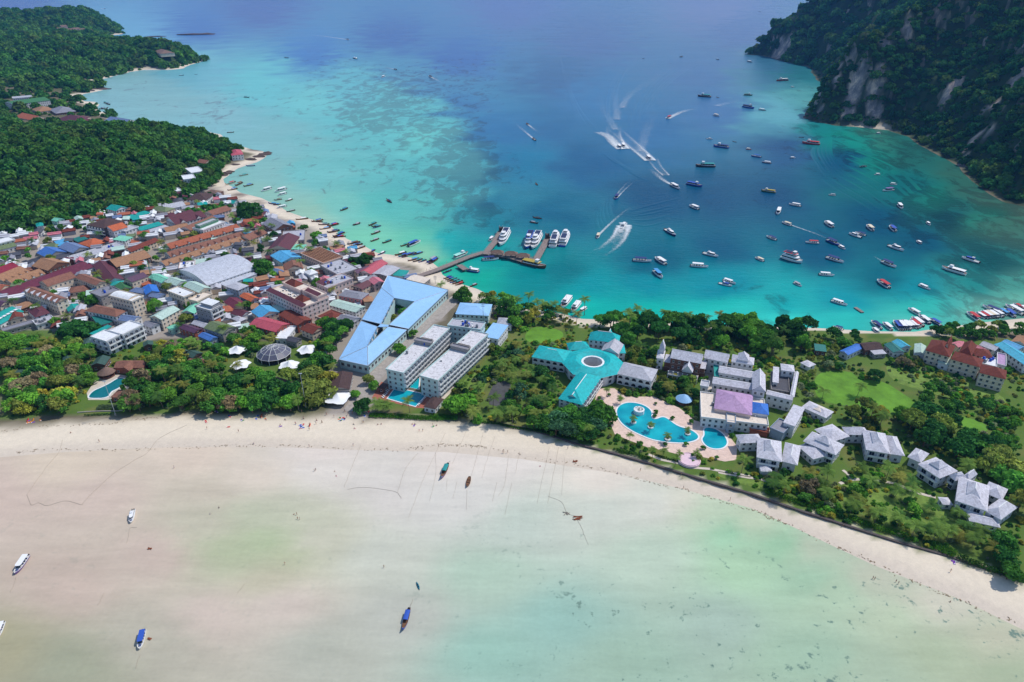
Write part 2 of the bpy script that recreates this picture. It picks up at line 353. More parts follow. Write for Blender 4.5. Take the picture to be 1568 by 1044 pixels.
# ================================================================== SEA
SEA = """0,5,70,92,150;400,10,70,92,150;784,5,78,98,152;1100,5,85,100,152;300,45,62,105,165;600,60,52,90,150;900,60,58,88,145;1140,50,60,88,145;480,85,58,112,170;700,90,52,95,155
210,60,100,160,190;300,100,110,185,205;200,130,135,190,200;400,125,105,200,210;250,160,135,190,200;330,180,130,190,202;480,150,112,202,208;540,130,100,190,205;590,138,98,192,202;635,160,96,192,200;665,190,94,192,198;695,225,90,188,195;715,262,82,180,190;728,300,72,168,182;600,115,74,140,182;655,135,66,130,178;700,160,50,114,172;745,195,40,112,170;570,180,100,198,203;640,215,105,205,203;752,262,30,114,162;758,310,20,116,158
410,220,125,188,196;430,265,130,190,190;480,260,112,195,198;560,270,100,190,193;650,270,88,185,190;765,240,20,112,165;800,250,5,118,165;780,200,32,108,168;420,300,140,195,185;470,325,150,200,182
520,320,118,200,192;600,320,88,190,187;680,310,78,180,180;725,335,45,150,165;700,370,20,165,175;640,370,100,190,175;570,365,140,203,182;640,388,165,205,178;760,340,0,130,160;740,390,0,150,162
850,330,0,104,148;850,420,0,128,148;800,430,0,150,155;740,425,10,168,155;690,420,60,190,165;900,440,0,145,155;900,470,15,178,165;1000,440,0,135,150;1000,475,15,182,168;1100,440,0,132,150;1100,468,20,182,172;1100,488,65,208,195;1200,470,5,160,165;1200,492,65,208,195;1300,482,50,190,180;1300,462,0,142,158
1400,440,0,138,152;1400,472,45,178,166;1400,492,110,205,190;1500,482,125,195,175;1500,440,30,135,132;1550,440,80,148,135;1568,470,120,180,160;1500,400,8,108,118;1450,330,12,88,105;1400,370,0,92,130;1500,330,45,138,125;1540,340,80,130,118;1562,330,95,125,115;1420,300,32,142,132;1375,285,18,120,132;1330,250,22,150,135;1300,215,25,150,135;1260,198,30,135,135;1400,235,48,120,112;1350,210,60,128,112;1470,275,68,120,110;1520,310,80,122,112
1235,145,82,155,165;1200,170,85,155,178;1215,115,35,105,122;1180,100,50,100,135;1250,130,40,120,125
900,150,42,100,155;1000,200,35,92,145;1100,170,48,95,150;1000,300,6,84,135;1100,300,8,84,134;1200,300,8,80,130;1100,380,0,94,138;1250,380,0,92,134;1340,340,0,86,128;1350,420,0,112,140;1200,230,38,88,140;1285,250,12,88,130;900,250,15,98,150;850,200,32,102,158;1000,400,0,104,140;850,120,46,98,155;1080,110,55,95,148
0,760,203,188,180;150,760,204,190,182;100,900,194,180,171;250,850,199,185,177;0,1000,166,166,140;100,1020,160,168,148;250,980,178,178,166;320,750,196,190,177;400,730,214,206,196;400,825,170,190,156;405,795,186,195,174;355,845,176,190,160;455,785,194,200,182;435,852,178,190,160;330,810,190,190,174;470,830,196,199,184;420,885,188,187,167;450,925,206,197,190;350,935,200,189,182
500,720,217,212,202;600,750,214,210,202;600,850,198,203,188;620,950,185,189,177;500,1000,178,182,167;700,760,212,211,203;760,710,220,214,205;800,800,192,206,192;750,880,172,198,177;750,1000,150,192,175;850,950,150,192,178;950,1020,156,188,166;900,780,200,208,194;1000,775,208,211,198;1000,850,182,203,182;1080,780,188,208,178;1120,812,152,202,164;1200,835,152,198,160;1150,870,170,207,170;1250,885,158,196,164;1300,905,170,197,166;1100,950,162,188,171;1250,1000,160,192,165;1400,950,180,198,167;1450,1000,170,187,155;1550,1020,165,182,150;1350,1030,165,187,160;1550,985,190,192,166
100,705,214,203,188;300,695,218,206,194;500,700,222,212,202;700,700,222,214,204;900,730,222,214,200;1050,765,208,206,188;1150,795,190,205,175;1250,838,182,196,170;1350,882,190,195,172;1450,925,200,198,178"""
CT = np.array([[float(q) for q in p.split(',')] for p in SEA.replace('\n', ';').split(';')])
REEF = """560,185,.75;600,155,.7;640,170,.6;680,165,.45;700,225,.8;720,270,.9;740,310,1;690,290,.7;660,305,.5;560,150,.6;520,120,.45;450,150,.35;620,250,.45;700,330,.6;480,195,.3;560,215,.4;640,230,.5
1450,325,1;1480,370,1;1500,395,1;1520,410,.9;1390,285,.9;1420,310,1;1345,255,.8;1300,225,.7;1540,360,.8;1500,345,.6;1160,465,.5;1180,468,.6;1270,215,.6;1360,220,.8;1440,270,.5;1330,280,.2;1540,420,.7;1480,420,.8
300,90,.1;200,150,.3;330,160,.45;300,135,.1;400,200,.15;480,280,.3;500,235,.3;600,330,.15;640,350,.25;700,360,.2;550,330,.05;760,300,.1;800,200,0;900,300,0;1000,400,0;1200,400,0;1350,400,0;1250,300,0;1000,470,.1;1100,480,.05;1300,480,.1;800,440,.05;640,380,.0;500,330,0;400,110,.1
0,760,0;300,900,0;600,700,0;600,1000,.1;900,700,0;1200,800,.1;100,700,0;430,880,.1;1300,1000,.2;1500,1000,.1;900,1000,.3;900,150,0;600,60,0;300,50,0;0,0,0;1200,50,0;1100,200,0"""
RT = np.array([[float(q) for q in p.split(',')] for p in REEF.replace('\n', ';').split(';')])
def lines(a, b, base, grow, c=0.0):
    up = [c]; 
    while up[-1] < b: up.append(up[-1]+max(base, abs(up[-1])*grow))
    dn = [c]
    while dn[-1] > a: dn.append(dn[-1]-max(base, abs(dn[-1])*grow))
    return np.array(sorted(set(dn[1:]+up)))
sxl = lines(-40000, 40000, 7.5, .02); syl = lines(-4000, 40000, 6.0, .0125, 150.0)
SX, SY = np.meshgrid(sxl, syl)
sea_sd = np.full(SX.shape, -500.0); near = (np.abs(SX+700) < 3200) & (SY > -160) & (SY < 3310)
sea_sd[near] = signed_dist(SX[near], SY[near], LAND)
upx, upy = to_px(SX, np.maximum(SY, 60)); upx = np.clip(upx, -150, 1718); upy = np.clip(upy, -30, 1120)
def idw(P, x, y, p=3.6, ys=1.0):
    out = np.zeros(x.shape+(P.shape[1]-2,)); wsum = np.zeros(x.shape)
    for r in P:
        ww = 1.0/(((x-r[0])**2+((y-r[1])*ys)**2)+420)**(p/2); wsum += ww; out += ww[..., None]*r[2:]
    return out/wsum[..., None]
CTl = CT.copy()
for r in CTl:
    c = np.array(r[2:])
    if r[1] > 690:
        g_ = c.mean(); c = (c*.90+g_*.10)*np.array((.985, .965, .94))
        if r[0] < 480: c = c*np.array((1.0, .985, .955))
    elif r[0] < 750 and 95 < r[1] < 345: c = c*np.array((.98, .935, .885))
    elif r[1] < 225 and 880 < r[0] < 1250: c = c*np.array((1.14, 1.08, .98))
    elif 95 < r[1] < 260 and 742 < r[0] < 880: c = c*np.array((1.0, .93, .86))
    elif 170 < r[1]: c = c*np.array((.85, .96, .88 if 260 < r[1] < 430 else .93))*(.89 if 225 < r[1] < 435 and r[0] > 750 else 1)
    r[2:] = lin(c)
wob = (fbm(SX/45, SY/45, 61, 5)-.48)*90
wob2 = (fbm(SX/45+9, SY/45, 63, 5)-.48)*90
scol = idw(CTl, upx+wob, upy+wob2*.3, ys=1.6); reef = idw(RT, upx, upy, ys=1.6)[..., 0]
weed = sstep(560, 1000, upx)*sstep(760, 930, upy)*.8+.12*sstep(720, 800, upy)
reef = reef*(upy < 690)*np.where((upx < 760) & (upy > 90), 1.3, 1)
svid = np.arange(SX.size).reshape(SX.shape); fk = (sea_sd[:-1,:-1] < 60) | (sea_sd[1:,1:] < 60)
sq = np.stack([svid[:-1,:-1], svid[:-1,1:], svid[1:,1:], svid[1:,:-1]], -1)[fk]
su = np.unique(sq); sr = np.zeros(SX.size, np.int64); sr[su] = np.arange(len(su))
ms, n, b = new_mat('sea_water')
a1 = N(n, 'ShaderNodeAttribute', attribute_name='tint'); a2 = N(n, 'ShaderNodeAttribute', attribute_name='reef'); a3 = N(n, 'ShaderNodeAttribute', attribute_name='weed'); a4 = N(n, 'ShaderNodeAttribute', attribute_name='calm')
ge = N(n, 'ShaderNodeNewGeometry')
# coral and weed beds seen through the water
mpp = N(n, 'ShaderNodeMapping'); mpp.inputs['Scale'].default_value = (1, .55, 1); n.links.new(ge.outputs['Position'], mpp.inputs['Vector'])
nr = N(n, 'ShaderNodeTexNoise'); nr.inputs['Scale'].default_value = .05; nr.inputs['Detail'].default_value = 9; nr.inputs['Roughness'].default_value = .72; nr.inputs['Distortion'].default_value = .6
n.links.new(mpp.outputs[0], nr.inputs['Vector'])
thr = N(n, 'ShaderNodeMath', operation='MULTIPLY_ADD'); thr.inputs[1].default_value = -.30; thr.inputs[2].default_value = .70; n.links.new(a2.outputs['Fac'], thr.inputs[0])
sub = N(n, 'ShaderNodeMath', operation='SUBTRACT'); n.links.new(nr.outputs['Fac'], sub.inputs[0]); n.links.new(thr.outputs[0], sub.inputs[1])
rm = N(n, 'ShaderNodeMapRange'); rm.inputs[1].default_value = -.02; rm.inputs[2].default_value = .07; rm.inputs[4].default_value = .8; n.links.new(sub.outputs[0], rm.inputs[0])
dk = N(n, 'ShaderNodeMix', data_type='RGBA', blend_type='MULTIPLY'); dk.inputs[0].default_value = 1; n.links.new(a1.outputs['Color'], dk.inputs[6]); dk.inputs[7].default_value = (.74, .52, .55, 1)
m1 = N(n, 'ShaderNodeMix', data_type='RGBA'); n.links.new(rm.outputs[0], m1.inputs[0]); n.links.new(a1.outputs['Color'], m1.inputs[6]); n.links.new(dk.outputs[2], m1.inputs[7])
# small weed clumps on the sand of the near lagoon
nv = N(n, 'ShaderNodeTexNoise'); nv.inputs['Scale'].default_value = .22; nv.inputs['Detail'].default_value = 6; nv.inputs['Roughness'].default_value = .7; n.links.new(ge.outputs['Position'], nv.inputs['Vector'])
nb = N(n, 'ShaderNodeTexNoise'); nb.inputs['Scale'].default_value = .03; n.links.new(ge.outputs['Position'], nb.inputs['Vector'])
ad = N(n, 'ShaderNodeMath', operation='MULTIPLY_ADD'); ad.inputs[1].default_value = .3; n.links.new(nb.outputs['Fac'], ad.inputs[0]); n.links.new(nv.outputs['Fac'], ad.inputs[2])
wm = N(n, 'ShaderNodeMapRange'); wm.inputs[1].default_value = .76; wm.inputs[2].default_value = .82; n.links.new(ad.outputs[0], wm.inputs[0])
w2 = N(n, 'ShaderNodeMath', operation='MULTIPLY'); n.links.new(wm.outputs[0], w2.inputs[0]); n.links.new(a3.outputs['Fac'], w2.inputs[1])
m2 = N(n, 'ShaderNodeMix', data_type='RGBA'); n.links.new(w2.outputs[0], m2.inputs[0]); n.links.new(m1.outputs[2], m2.inputs[6]); m2.inputs[7].default_value = (*lin((104,130,118)), 1)
# drifting unevenness of the water body; finer wave light and shade painted into its colour
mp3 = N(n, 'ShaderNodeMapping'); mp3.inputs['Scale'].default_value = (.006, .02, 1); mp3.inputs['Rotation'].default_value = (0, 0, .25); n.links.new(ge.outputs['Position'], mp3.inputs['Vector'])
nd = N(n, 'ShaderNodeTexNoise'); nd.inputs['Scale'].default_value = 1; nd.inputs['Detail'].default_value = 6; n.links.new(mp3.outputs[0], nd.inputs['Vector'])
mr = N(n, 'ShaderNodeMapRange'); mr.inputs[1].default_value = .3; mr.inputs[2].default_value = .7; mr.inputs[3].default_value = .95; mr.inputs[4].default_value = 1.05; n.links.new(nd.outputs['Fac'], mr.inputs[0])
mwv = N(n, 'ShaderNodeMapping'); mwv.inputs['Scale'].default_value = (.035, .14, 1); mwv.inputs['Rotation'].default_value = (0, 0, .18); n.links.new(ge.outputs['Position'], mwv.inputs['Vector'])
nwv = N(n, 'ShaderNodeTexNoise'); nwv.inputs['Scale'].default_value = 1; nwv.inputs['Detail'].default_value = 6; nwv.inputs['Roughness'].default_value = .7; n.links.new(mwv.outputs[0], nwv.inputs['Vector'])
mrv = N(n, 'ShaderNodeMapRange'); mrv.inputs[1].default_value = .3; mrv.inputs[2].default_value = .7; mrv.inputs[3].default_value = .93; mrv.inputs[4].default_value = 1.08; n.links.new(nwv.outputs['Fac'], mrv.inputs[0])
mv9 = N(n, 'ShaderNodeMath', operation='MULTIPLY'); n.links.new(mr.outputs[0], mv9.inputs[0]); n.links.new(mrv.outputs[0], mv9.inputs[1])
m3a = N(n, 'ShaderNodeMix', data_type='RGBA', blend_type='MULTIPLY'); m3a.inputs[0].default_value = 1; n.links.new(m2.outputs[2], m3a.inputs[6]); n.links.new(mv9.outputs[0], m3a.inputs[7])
# sand ripples, streaks and mottling of the shallow bottom
a5 = N(n, 'ShaderNodeAttribute', attribute_name='shal')
f1 = N(n, 'ShaderNodeTexNoise'); f1.inputs['Scale'].default_value = .55; f1.inputs['Detail'].default_value = 9; f1.inputs['Roughness'].default_value = .75; n.links.new(ge.outputs['Position'], f1.inputs['Vector'])
mpf = N(n, 'ShaderNodeMapping'); mpf.inputs['Scale'].default_value = (.16, .018, 1); mpf.inputs['Rotation'].default_value = (0, 0, -.3); n.links.new(ge.outputs['Position'], mpf.inputs['Vector'])
f2 = N(n, 'ShaderNodeTexNoise'); f2.inputs['Scale'].default_value = 1; f2.inputs['Detail'].default_value = 7; f2.inputs['Roughness'].default_value = .6; f2.inputs['Distortion'].default_value = .8; n.links.new(mpf.outputs[0], f2.inputs['Vector'])
mpg2 = N(n, 'ShaderNodeMapping'); mpg2.inputs['Scale'].default_value = (.012, .07, 1); mpg2.inputs['Rotation'].default_value = (0, 0, -.12); n.links.new(ge.outputs['Position'], mpg2.inputs['Vector'])
f3 = N(n, 'ShaderNodeTexNoise'); f3.inputs['Scale'].default_value = 1; f3.inputs['Detail'].default_value = 8; f3.inputs['Roughness'].default_value = .62; f3.inputs['Distortion'].default_value = 1.2; n.links.new(mpg2.outputs[0], f3.inputs['Vector'])
def rng_(nd_, lo, hi):
    q = N(n, 'ShaderNodeMapRange'); q.inputs[1].default_value = .3; q.inputs[2].default_value = .7; q.inputs[3].default_value = lo; q.inputs[4].default_value = hi; n.links.new(nd_.outputs['Fac'], q.inputs[0]); return q.outputs[0]
q1, q2, q3 = rng_(f1, .95, 1.045), rng_(f2, .98, 1.02), rng_(f3, .96, 1.035)
pr = N(n, 'ShaderNodeMath', operation='MULTIPLY'); n.links.new(q1, pr.inputs[0]); n.links.new(q2, pr.inputs[1]); pr2 = N(n, 'ShaderNodeMath', operation='MULTIPLY'); n.links.new(pr.outputs[0], pr2.inputs[0]); n.links.new(q3, pr2.inputs[1])
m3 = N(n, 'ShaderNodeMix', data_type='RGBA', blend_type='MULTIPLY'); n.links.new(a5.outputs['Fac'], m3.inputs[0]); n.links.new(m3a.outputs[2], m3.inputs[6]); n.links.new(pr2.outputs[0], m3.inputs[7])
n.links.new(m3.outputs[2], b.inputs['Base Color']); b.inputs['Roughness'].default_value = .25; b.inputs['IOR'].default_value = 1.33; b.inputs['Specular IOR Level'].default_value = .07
# waves
mw = N(n, 'ShaderNodeMapping'); mw.inputs['Scale'].default_value = (.12, .3, .2); mw.inputs['Rotation'].default_value = (0, 0, .2); n.links.new(ge.outputs['Position'], mw.inputs['Vector'])
nw = N(n, 'ShaderNodeTexNoise'); nw.inputs['Scale'].default_value = 1.0; nw.inputs['Detail'].default_value = 4; nw.inputs['Roughness'].default_value = .6; n.links.new(mw.outputs[0], nw.inputs['Vector'])
bp = N(n, 'ShaderNodeBump'); bp.inputs['Distance'].default_value = .9; n.links.new(a4.outputs['Fac'], bp.inputs['Strength'])
n.links.new(nw.outputs['Fac'], bp.inputs['Height']); n.links.new(bp.outputs[0], b.inputs['Normal'])
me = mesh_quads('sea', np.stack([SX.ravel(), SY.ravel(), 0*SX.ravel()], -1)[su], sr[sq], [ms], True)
ca = me.color_attributes.new('tint', 'FLOAT_COLOR', 'POINT'); c4 = np.ones((len(su), 4), np.float32); c4[:, :3] = scol.reshape(-1, 3)[su]; ca.data.foreach_set('color', c4.ravel())
calm = .10+.55*sstep(0, 60, -sea_sd)*sstep(380, 460, SY)
shal = sstep(660, 700, upy)
for nm, arr in (('reef', reef), ('weed', weed), ('calm', calm), ('shal', shal)):
    a = me.attributes.new(nm, 'FLOAT', 'POINT'); a.data.foreach_set('value', arr.ravel()[su].astype(np.float32))
tag(link('sea', me), kind='structure')
# sea bed, so that nothing lies open under the land's edge
# ================================================================== BUILDING KIT
ROOFC = dict(teal=(22,158,150), tealdk=(30,120,112), maroon=(112,44,62), maroon2=(98,48,58), crimson=(140,34,58), brown=(142,98,82), tan=(166,124,94), rust=(170,98,72),
 orange=(196,104,68), redbrown=(124,62,50), dkbrown=(84,64,62), grey=(140,140,150), ltgrey=(186,186,194), dkgrey=(78,78,86), white=(226,228,230), cream=(226,212,196),
 blue=(70,118,190), ltblue=(150,196,236), skyb=(84,168,214), steel=(112,132,170), mint=(126,206,176), palemint=(182,208,196), olive=(112,128,88), green=(64,120,70), dkgreen=(58,88,78),
 pink=(206,120,132), pinkred=(188,82,96), purple=(92,60,86), lav=(186,150,188), silver=(196,200,210), greyvilla=(212,210,218), hotelteal=(0,182,184), brightblue=(52,118,206), cyan=(60,176,204), thatch=(128,104,92), black=(40,40,46))
def RM(k):
    c = ROOFC[k]
    if k in ('white','cream'): return mat('roof_'+k, c, .8, .1, .5, stain=.35)
    if k == 'ltblue': return mat('roof_'+k, c, .5, .06, .2, stain=.14, rib=1.1, spec=.4)
    if k in ('thatch',): return mat('roof_'+k, c, .95, .3, 1.2, stain=.3)
    if k in ('brown','tan','rust','orange','redbrown','dkbrown','greyvilla'): return mat('roof_'+k, c, .85, .24, .9, stain=.4, rib=3)
    return mat('roof_'+k, c, .6, .2, .4, stain=.42, rib=2.2, spec=.4)
WALLC = dict(white=(222,222,222), cream=(224,206,182), grey=(150,150,156), dark=(62,58,62), pink=(196,122,124), pinkcream=(226,200,190), bluegrey=(150,164,182), paleteal=(188,214,212), brown=(120,84,70), concrete=(160,154,150), mint=(170,206,190), green=(90,140,110), terracotta=(170,96,76), black=(48,46,50))
def WM(k): return mat('wall_'+k, WALLC[k], .85, .12, .5, stain=.2)
M_TRIM = mat('white_trim', (232,232,232), .6, .06)
M_FRAME = mat('window_frame', (205,205,202), .6, .08)
m, n, b = new_mat('window_glass'); b.inputs['Base Color'].default_value = (*lin((38,48,58)), 1); b.inputs['Roughness'].default_value = .12; M_GLASS = m
M_CONC = mat('concrete', (168,160,152), .9, .2, .5, stain=.3)
M_DARKIN = mat('dark_interior', (46,42,44), .9, .2)
M_STEEL = mat('steel', (130,134,140), .5, .15, metal=.4)
M_TANK = mat('blue_plastic', (30,80,190), .5, .1)
# shared small pieces
def win_mesh(name, w, h, fr):
    k = MB(); t = .09
    k.box(-w/2, w/2, -.06, .02, 0, t, fr); k.box(-w/2, w/2, -.06, .02, h-t, h, fr)
    k.box(-w/2, -w/2+t, -.06, .02, t, h-t, fr); k.box(w/2-t, w/2, -.06, .02, t, h-t, fr)
    k.box(-.03, .03, -.05, .02, t, h-t, fr); k.box(-w/2+t, w/2-t, -.02, .0, t, h-t, M_GLASS); k.box(-w/2-.1, w/2+.1, -.16, .02, -.1, 0, fr)
    return k.mesh(name)
WIN = win_mesh('window', 1.35, 1.5, M_FRAME); WINB = win_mesh('window', 2.2, 2.1, M_FRAME)
def arch_mesh():
    k = MB(); n = 8; w = 1.5; pts = [(-w, 0), (w, 0), (w, 1.6)]+[(w*math.cos(math.pi*i/n), 1.6+w*.8*math.sin(math.pi*i/n)) for i in range(1, n)]+[(-w, 1.6)]
    k.add([(p[0], -.03, p[1]) for p in pts], [tuple(range(len(pts)))], M_DARKIN)
    o = [(p[0]*1.14, p[1]*1.06) for p in pts]
    v = [(p[0], -.14, p[1]) for p in pts]+[(p[0], -.14, p[1]) for p in o]; L = len(pts)
    k.add(v, [(i, (i+1) % L, L+(i+1) % L, L+i) for i in range(1, L)], M_TRIM)
    v = [(p[0], -.14, p[1]) for p in pts]+[(p[0], -.03, p[1]) for p in pts]
    k.add(v, [(i, (i+1) % L, L+(i+1) % L, L+i) for i in range(L)], M_TRIM); k.box(-w, w, -.12, -.06, 0, .7, M_TRIM)
    return k.mesh('arch_window')
ARCH = arch_mesh()
def balc_mesh(w, d, m):
    k = MB(); k.box(-w/2, w/2, -d, 0, -.15, 0, m); k.box(-w/2, w/2, -d, -d+.1, 0, .95, m); k.box(-w/2, -w/2+.12, -d, 0, 0, 2.6, m)
    return k.mesh('balcony')
BALC = balc_mesh(3.4, 1.5, M_TRIM)
DOORM = win_mesh('balcony_door', 2.4, 2.2, M_TRIM)
def tank_mesh(m):
    k = MB(); k.lathe([(.75, 0), (.8, .1), (.8, 1.5), (.6, 1.85), (.2, 1.95)], m, 10); return k.mesh('water_tank')
TANKB = tank_mesh(M_TANK); TANKS = tank_mesh(M_STEEL)
k = MB(); k.box(-.6, .6, -.4, .4, 0, .9, M_TRIM); k.box(-.5, .5, -.43, -.38, .1, .8, M_DARKIN); ACU = k.mesh('roof_unit')

OCC = []      # footprints: cx, cy, ux, uy, half length, half width
def clear_of(x, y, m=0.0):
    for cx, cy, ux, uy, a, b_ in OCC:
        dx, dy = x-cx, y-cy
        if abs(dx*ux+dy*uy) < a+m and abs(-dx*uy+dy*ux) < b_+m: return False
    return True
def roof_mesh(L, W, kind, rh, ridge, rm, wm, name='roof'):
    k = MB(); a, b_ = L/2, W/2; t = .18
    if kind == 'flat':
        k.box(-a, a, -b_, b_, -.2, .1, rm)
        p = .28; hh = .75
        k.box(-a, a, -b_, -b_+p, .1, hh, wm); k.box(-a, a, b_-p, b_, .1, hh, wm); k.box(-a, -a+p, -b_+p, b_-p, .1, hh, wm); k.box(a-p, a, -b_+p, b_-p, .1, hh, wm)
    elif kind == 'shed':
        v = [(-a,-b_,0),(a,-b_,0),(a,b_,rh),(-a,b_,rh)]
        k.add(v+[(x,y,z-t) for x,y,z in v], [(0,1,2,3),(7,6,5,4),(0,4,5,1),(1,5,6,2),(2,6,7,3),(3,7,4,0)], rm)
        k.add([(-a+.3,b_-.3,-t-.05),(a-.3,b_-.3,-t-.05),(a-.3,b_-.3,rh-t-.05),(-a+.3,b_-.3,rh-t-.05)], [(0,1,2,3)], wm)
    elif kind == 'barrel':
        nseg = 8; pr = [(-b_+2*b_*i/nseg, rh*math.sin(math.pi*i/nseg)**.8) for i in range(nseg+1)]
        v = [(-a,y,z) for y, z in pr]+[(a,y,z) for y, z in pr]; q = nseg+1
        k.add(v, [(i, i+q, i+q+1, i+1) for i in range(nseg)], rm)
        k.add([(-a+.3,y,z-.1) for y, z in pr], [tuple(range(q))], wm); k.add([(a-.3,y,z-.1) for y, z in pr], [tuple(range(q-1,-1,-1))], wm)
        k.box(-a, a, -b_, b_, -.15, 0, wm)
    else:
        if ridge == 'v': a, b_ = b_, a
        ins = 0 if kind == 'gable' else min(b_, a*.95)
        if kind == 'tent': ins = a
        v = [(-a,-b_,0),(a,-b_,0),(a,b_,0),(-a,b_,0),(-a+ins,0,rh),(a-ins,0,rh)]
        if ridge == 'v': v = [(-y, x, z) for x, y, z in v]
        k.add(v, [(0,1,5,4),(2,3,4,5)], rm)
        if kind == 'gable':
            def sc(p): return p
            g = .35; s = 1-g/a
            e = [(-a+g,-b_,0),(-a+g,b_,0),(-a+g,0,rh)]; f = [(a-g,-b_,0),(a-g,b_,0),(a-g,0,rh)]
            if ridge == 'v': e = [(-y,x,z) for x,y,z in e]; f = [(-y,x,z) for x,y,z in f]
            k.add(e, [(0,2,1)], wm); k.add(f, [(0,1,2)], wm)
        else:
            k.add(v, [(1,2,5),(3,0,4)], rm)
        k.add([(x,y,z-t) for x,y,z in v[:4]]+v[:4], [(3,2,1,0),(0,1,5,4),(1,2,6,5),(2,3,7,6),(3,0,4,7)], M_TRIM if kind == 'hip' and rm.name == 'roof_greyvilla' else rm)
        # ridge cap
        if kind == 'gable' or a-ins > .4:
            r0, r1 = -a+ins, a-ins
            kk = [(r0,-.22,rh-.02),(r1,-.22,rh-.02),(r1,.22,rh-.02),(r0,.22,rh-.02),(r0,0,rh+.12),(r1,0,rh+.12)]
            if ridge == 'v': kk = [(-y,x,z) for x,y,z in kk]
            k.add(kk, [(0,1,5,4),(2,3,4,5),(1,2,5),(3,0,4)], M_TRIM if rm.name in ('roof_greyvilla','roof_hotelteal') else rm)
    return k.mesh(name)
def place(v, A, B, C, h, z0=None):
    a0 = GV(v, A, LZ+h); b0 = GV(v, B, LZ+h); c0 = GV(v, C, LZ+h)
    if z0 is None:
        p = ((a0+c0)/2); z0 = max(Hf(p[0], p[1]), .9)
        if z0 > 4:      # on a slope: walk along the line of sight to where the ground is
            q = hit(*(np.array(PX(v, A))+np.array(PX(v, C)))/2, lift=h); z0 = max(Hf(q[0], q[1]), .9)
        if abs(z0-LZ) > .05: a0 = GV(v, A, z0+h); b0 = GV(v, B, z0+h); c0 = GV(v, C, z0+h)
    u = (b0-a0)[:2]; L = float(np.hypot(*u)); u = u/L
    pv = np.array((-u[1], u[0])); W = float((c0-b0)[:2] @ pv)
    if W < 0: pv = -pv; W = -W
    W = max(W, 2.0)
    c = (a0[:2]+b0[:2])/2+pv*W/2
    return c, math.atan2(u[1], u[0]), L, W, z0
def add_windows(root, L, W, h, st, side, wm_=WIN, gap=3.4, z_off=.9, ov=.4, name='window', balcony=False, arch=False):
    """side: 0 front(-y) 1 right(+x) 2 back 3 left"""
    le = (L if side in (0, 2) else W)-2*ov; nb = max(1, int(le/gap)); fl = h/st
    for s in range(st):
        for i in range(nb):
            q = -le/2+le*(i+.5)/nb; z = s*fl+z_off
            if z+1.4 > h: continue
            if side == 0: loc, rz = (q, -W/2+ov, z), 0
            elif side == 2: loc, rz = (q, W/2-ov, z), math.pi
            elif side == 1: loc, rz = (L/2-ov, q, z), math.pi/2
            else: loc, rz = (-L/2+ov, q, z), -math.pi/2
            if arch and s < st:
                link('arch_window', ARCH, root, (loc[0], loc[1], s*fl+.15), rz, (.85, 1, fl/3.9)); continue
            if balcony:
                link('balcony_door', DOORM, root, (loc[0], loc[1], s*fl+.2), rz)
                if s: link('balcony', BALC, root, (loc[0], loc[1], s*fl+.12), rz, (le/nb/3.4, 1, 1))
            else:
                link(name, wm_, root, loc, rz)
BL = {}
k = MB(); k.box(-1.2, 1.2, -1.6, 1.6, 0, .12, M_TRIM); SKYL = k.mesh("skylight")
def bld(v, A, B, C, h, kind='gable', rc='brown', wc='white', label='', name='house', st=None, rh=None, ridge=None, ov=.4, wins=True, sides=None, balc=(), arch=(), cat=None, group=None, tanks=0, z0=None, extra=None, gap=None, grow=1.0):
    c, rz, L, W, zz = place(v, A, B, C, h, z0); L *= grow; W *= grow
    OCC.append((c[0], c[1], math.cos(rz), math.sin(rz), L/2, W/2))
    root = link(name, None, None, (c[0], c[1], zz), rz)
    tag(root, label, cat or {'house':'house','hotel':'hotel','shop':'shop','villa':'villa','bungalow':'bungalow','market_hall':'market','shed':'shed','row_house':'row house','apartment_block':'apartments','pavilion':'pavilion'}.get(name, name.replace('_', ' ')), group)
    if st is None: st = max(1, int(round(h/3.2)))
    ridge = ridge or ('u' if L >= W else 'v'); span = W if ridge == 'u' else L
    rh = rh if rh is not None else {'gable': span*.2, 'hip': span*.2, 'shed': min(1.0, W*.06), 'barrel': W*.16}.get(kind, .5)
    o = ov if L > 4*ov and W > 4*ov else .1
    k = MB(); k.box(-L/2+o, L/2-o, -W/2+o, W/2-o, -2.5, h-.02 if kind != 'flat' else h-.19, WM(wc))
    if st > 1 and h > 6:        # storey bands
        for s in range(1, st): k.box(-L/2+o-.07, L/2-o+.07, -W/2+o-.07, W/2-o+.07, h*s/st-.12, h*s/st+.05, M_TRIM if wc in ('white','cream','paleteal','pinkcream') else M_CONC)
    k.build('wall', root)
    link('roof', roof_mesh(L, W, kind, rh, ridge, RM(rc), WM(wc)), root, (0, 0, h))
    if wins:
        th = Vector((c[0], c[1], 0)).normalized()
        for s, nrm in enumerate(((0,-1),(1,0),(0,1),(-1,0))):
            wn = Vector((nrm[0]*math.cos(rz)-nrm[1]*math.sin(rz), nrm[0]*math.sin(rz)+nrm[1]*math.cos(rz), 0))
            if (sides is None and wn.dot(th) < -.12) or (sides is not None and s in sides):
                add_windows(root, L, W, h, st, s, ov=o, gap=gap or (3.6 if (s in balc or s in arch) else 3.0), balcony=s in balc, arch=s in arch)
    rnd = random.Random(int(c[0]*13+c[1]*7))
    for i in range(tanks):
        x, y = rnd.uniform(-L*.38, L*.38), rnd.uniform(-W*.35, W*.35)
        kind_ = rnd.choice((0, 1, 2))
        link(('water_tank', 'water_tank', 'roof_unit')[kind_], (TANKB, TANKS, ACU)[kind_], root, (x, y, h+.1), rnd.uniform(0, 3))
    if extra: extra(root, L, W, h)
    BL[label] = root
    return root
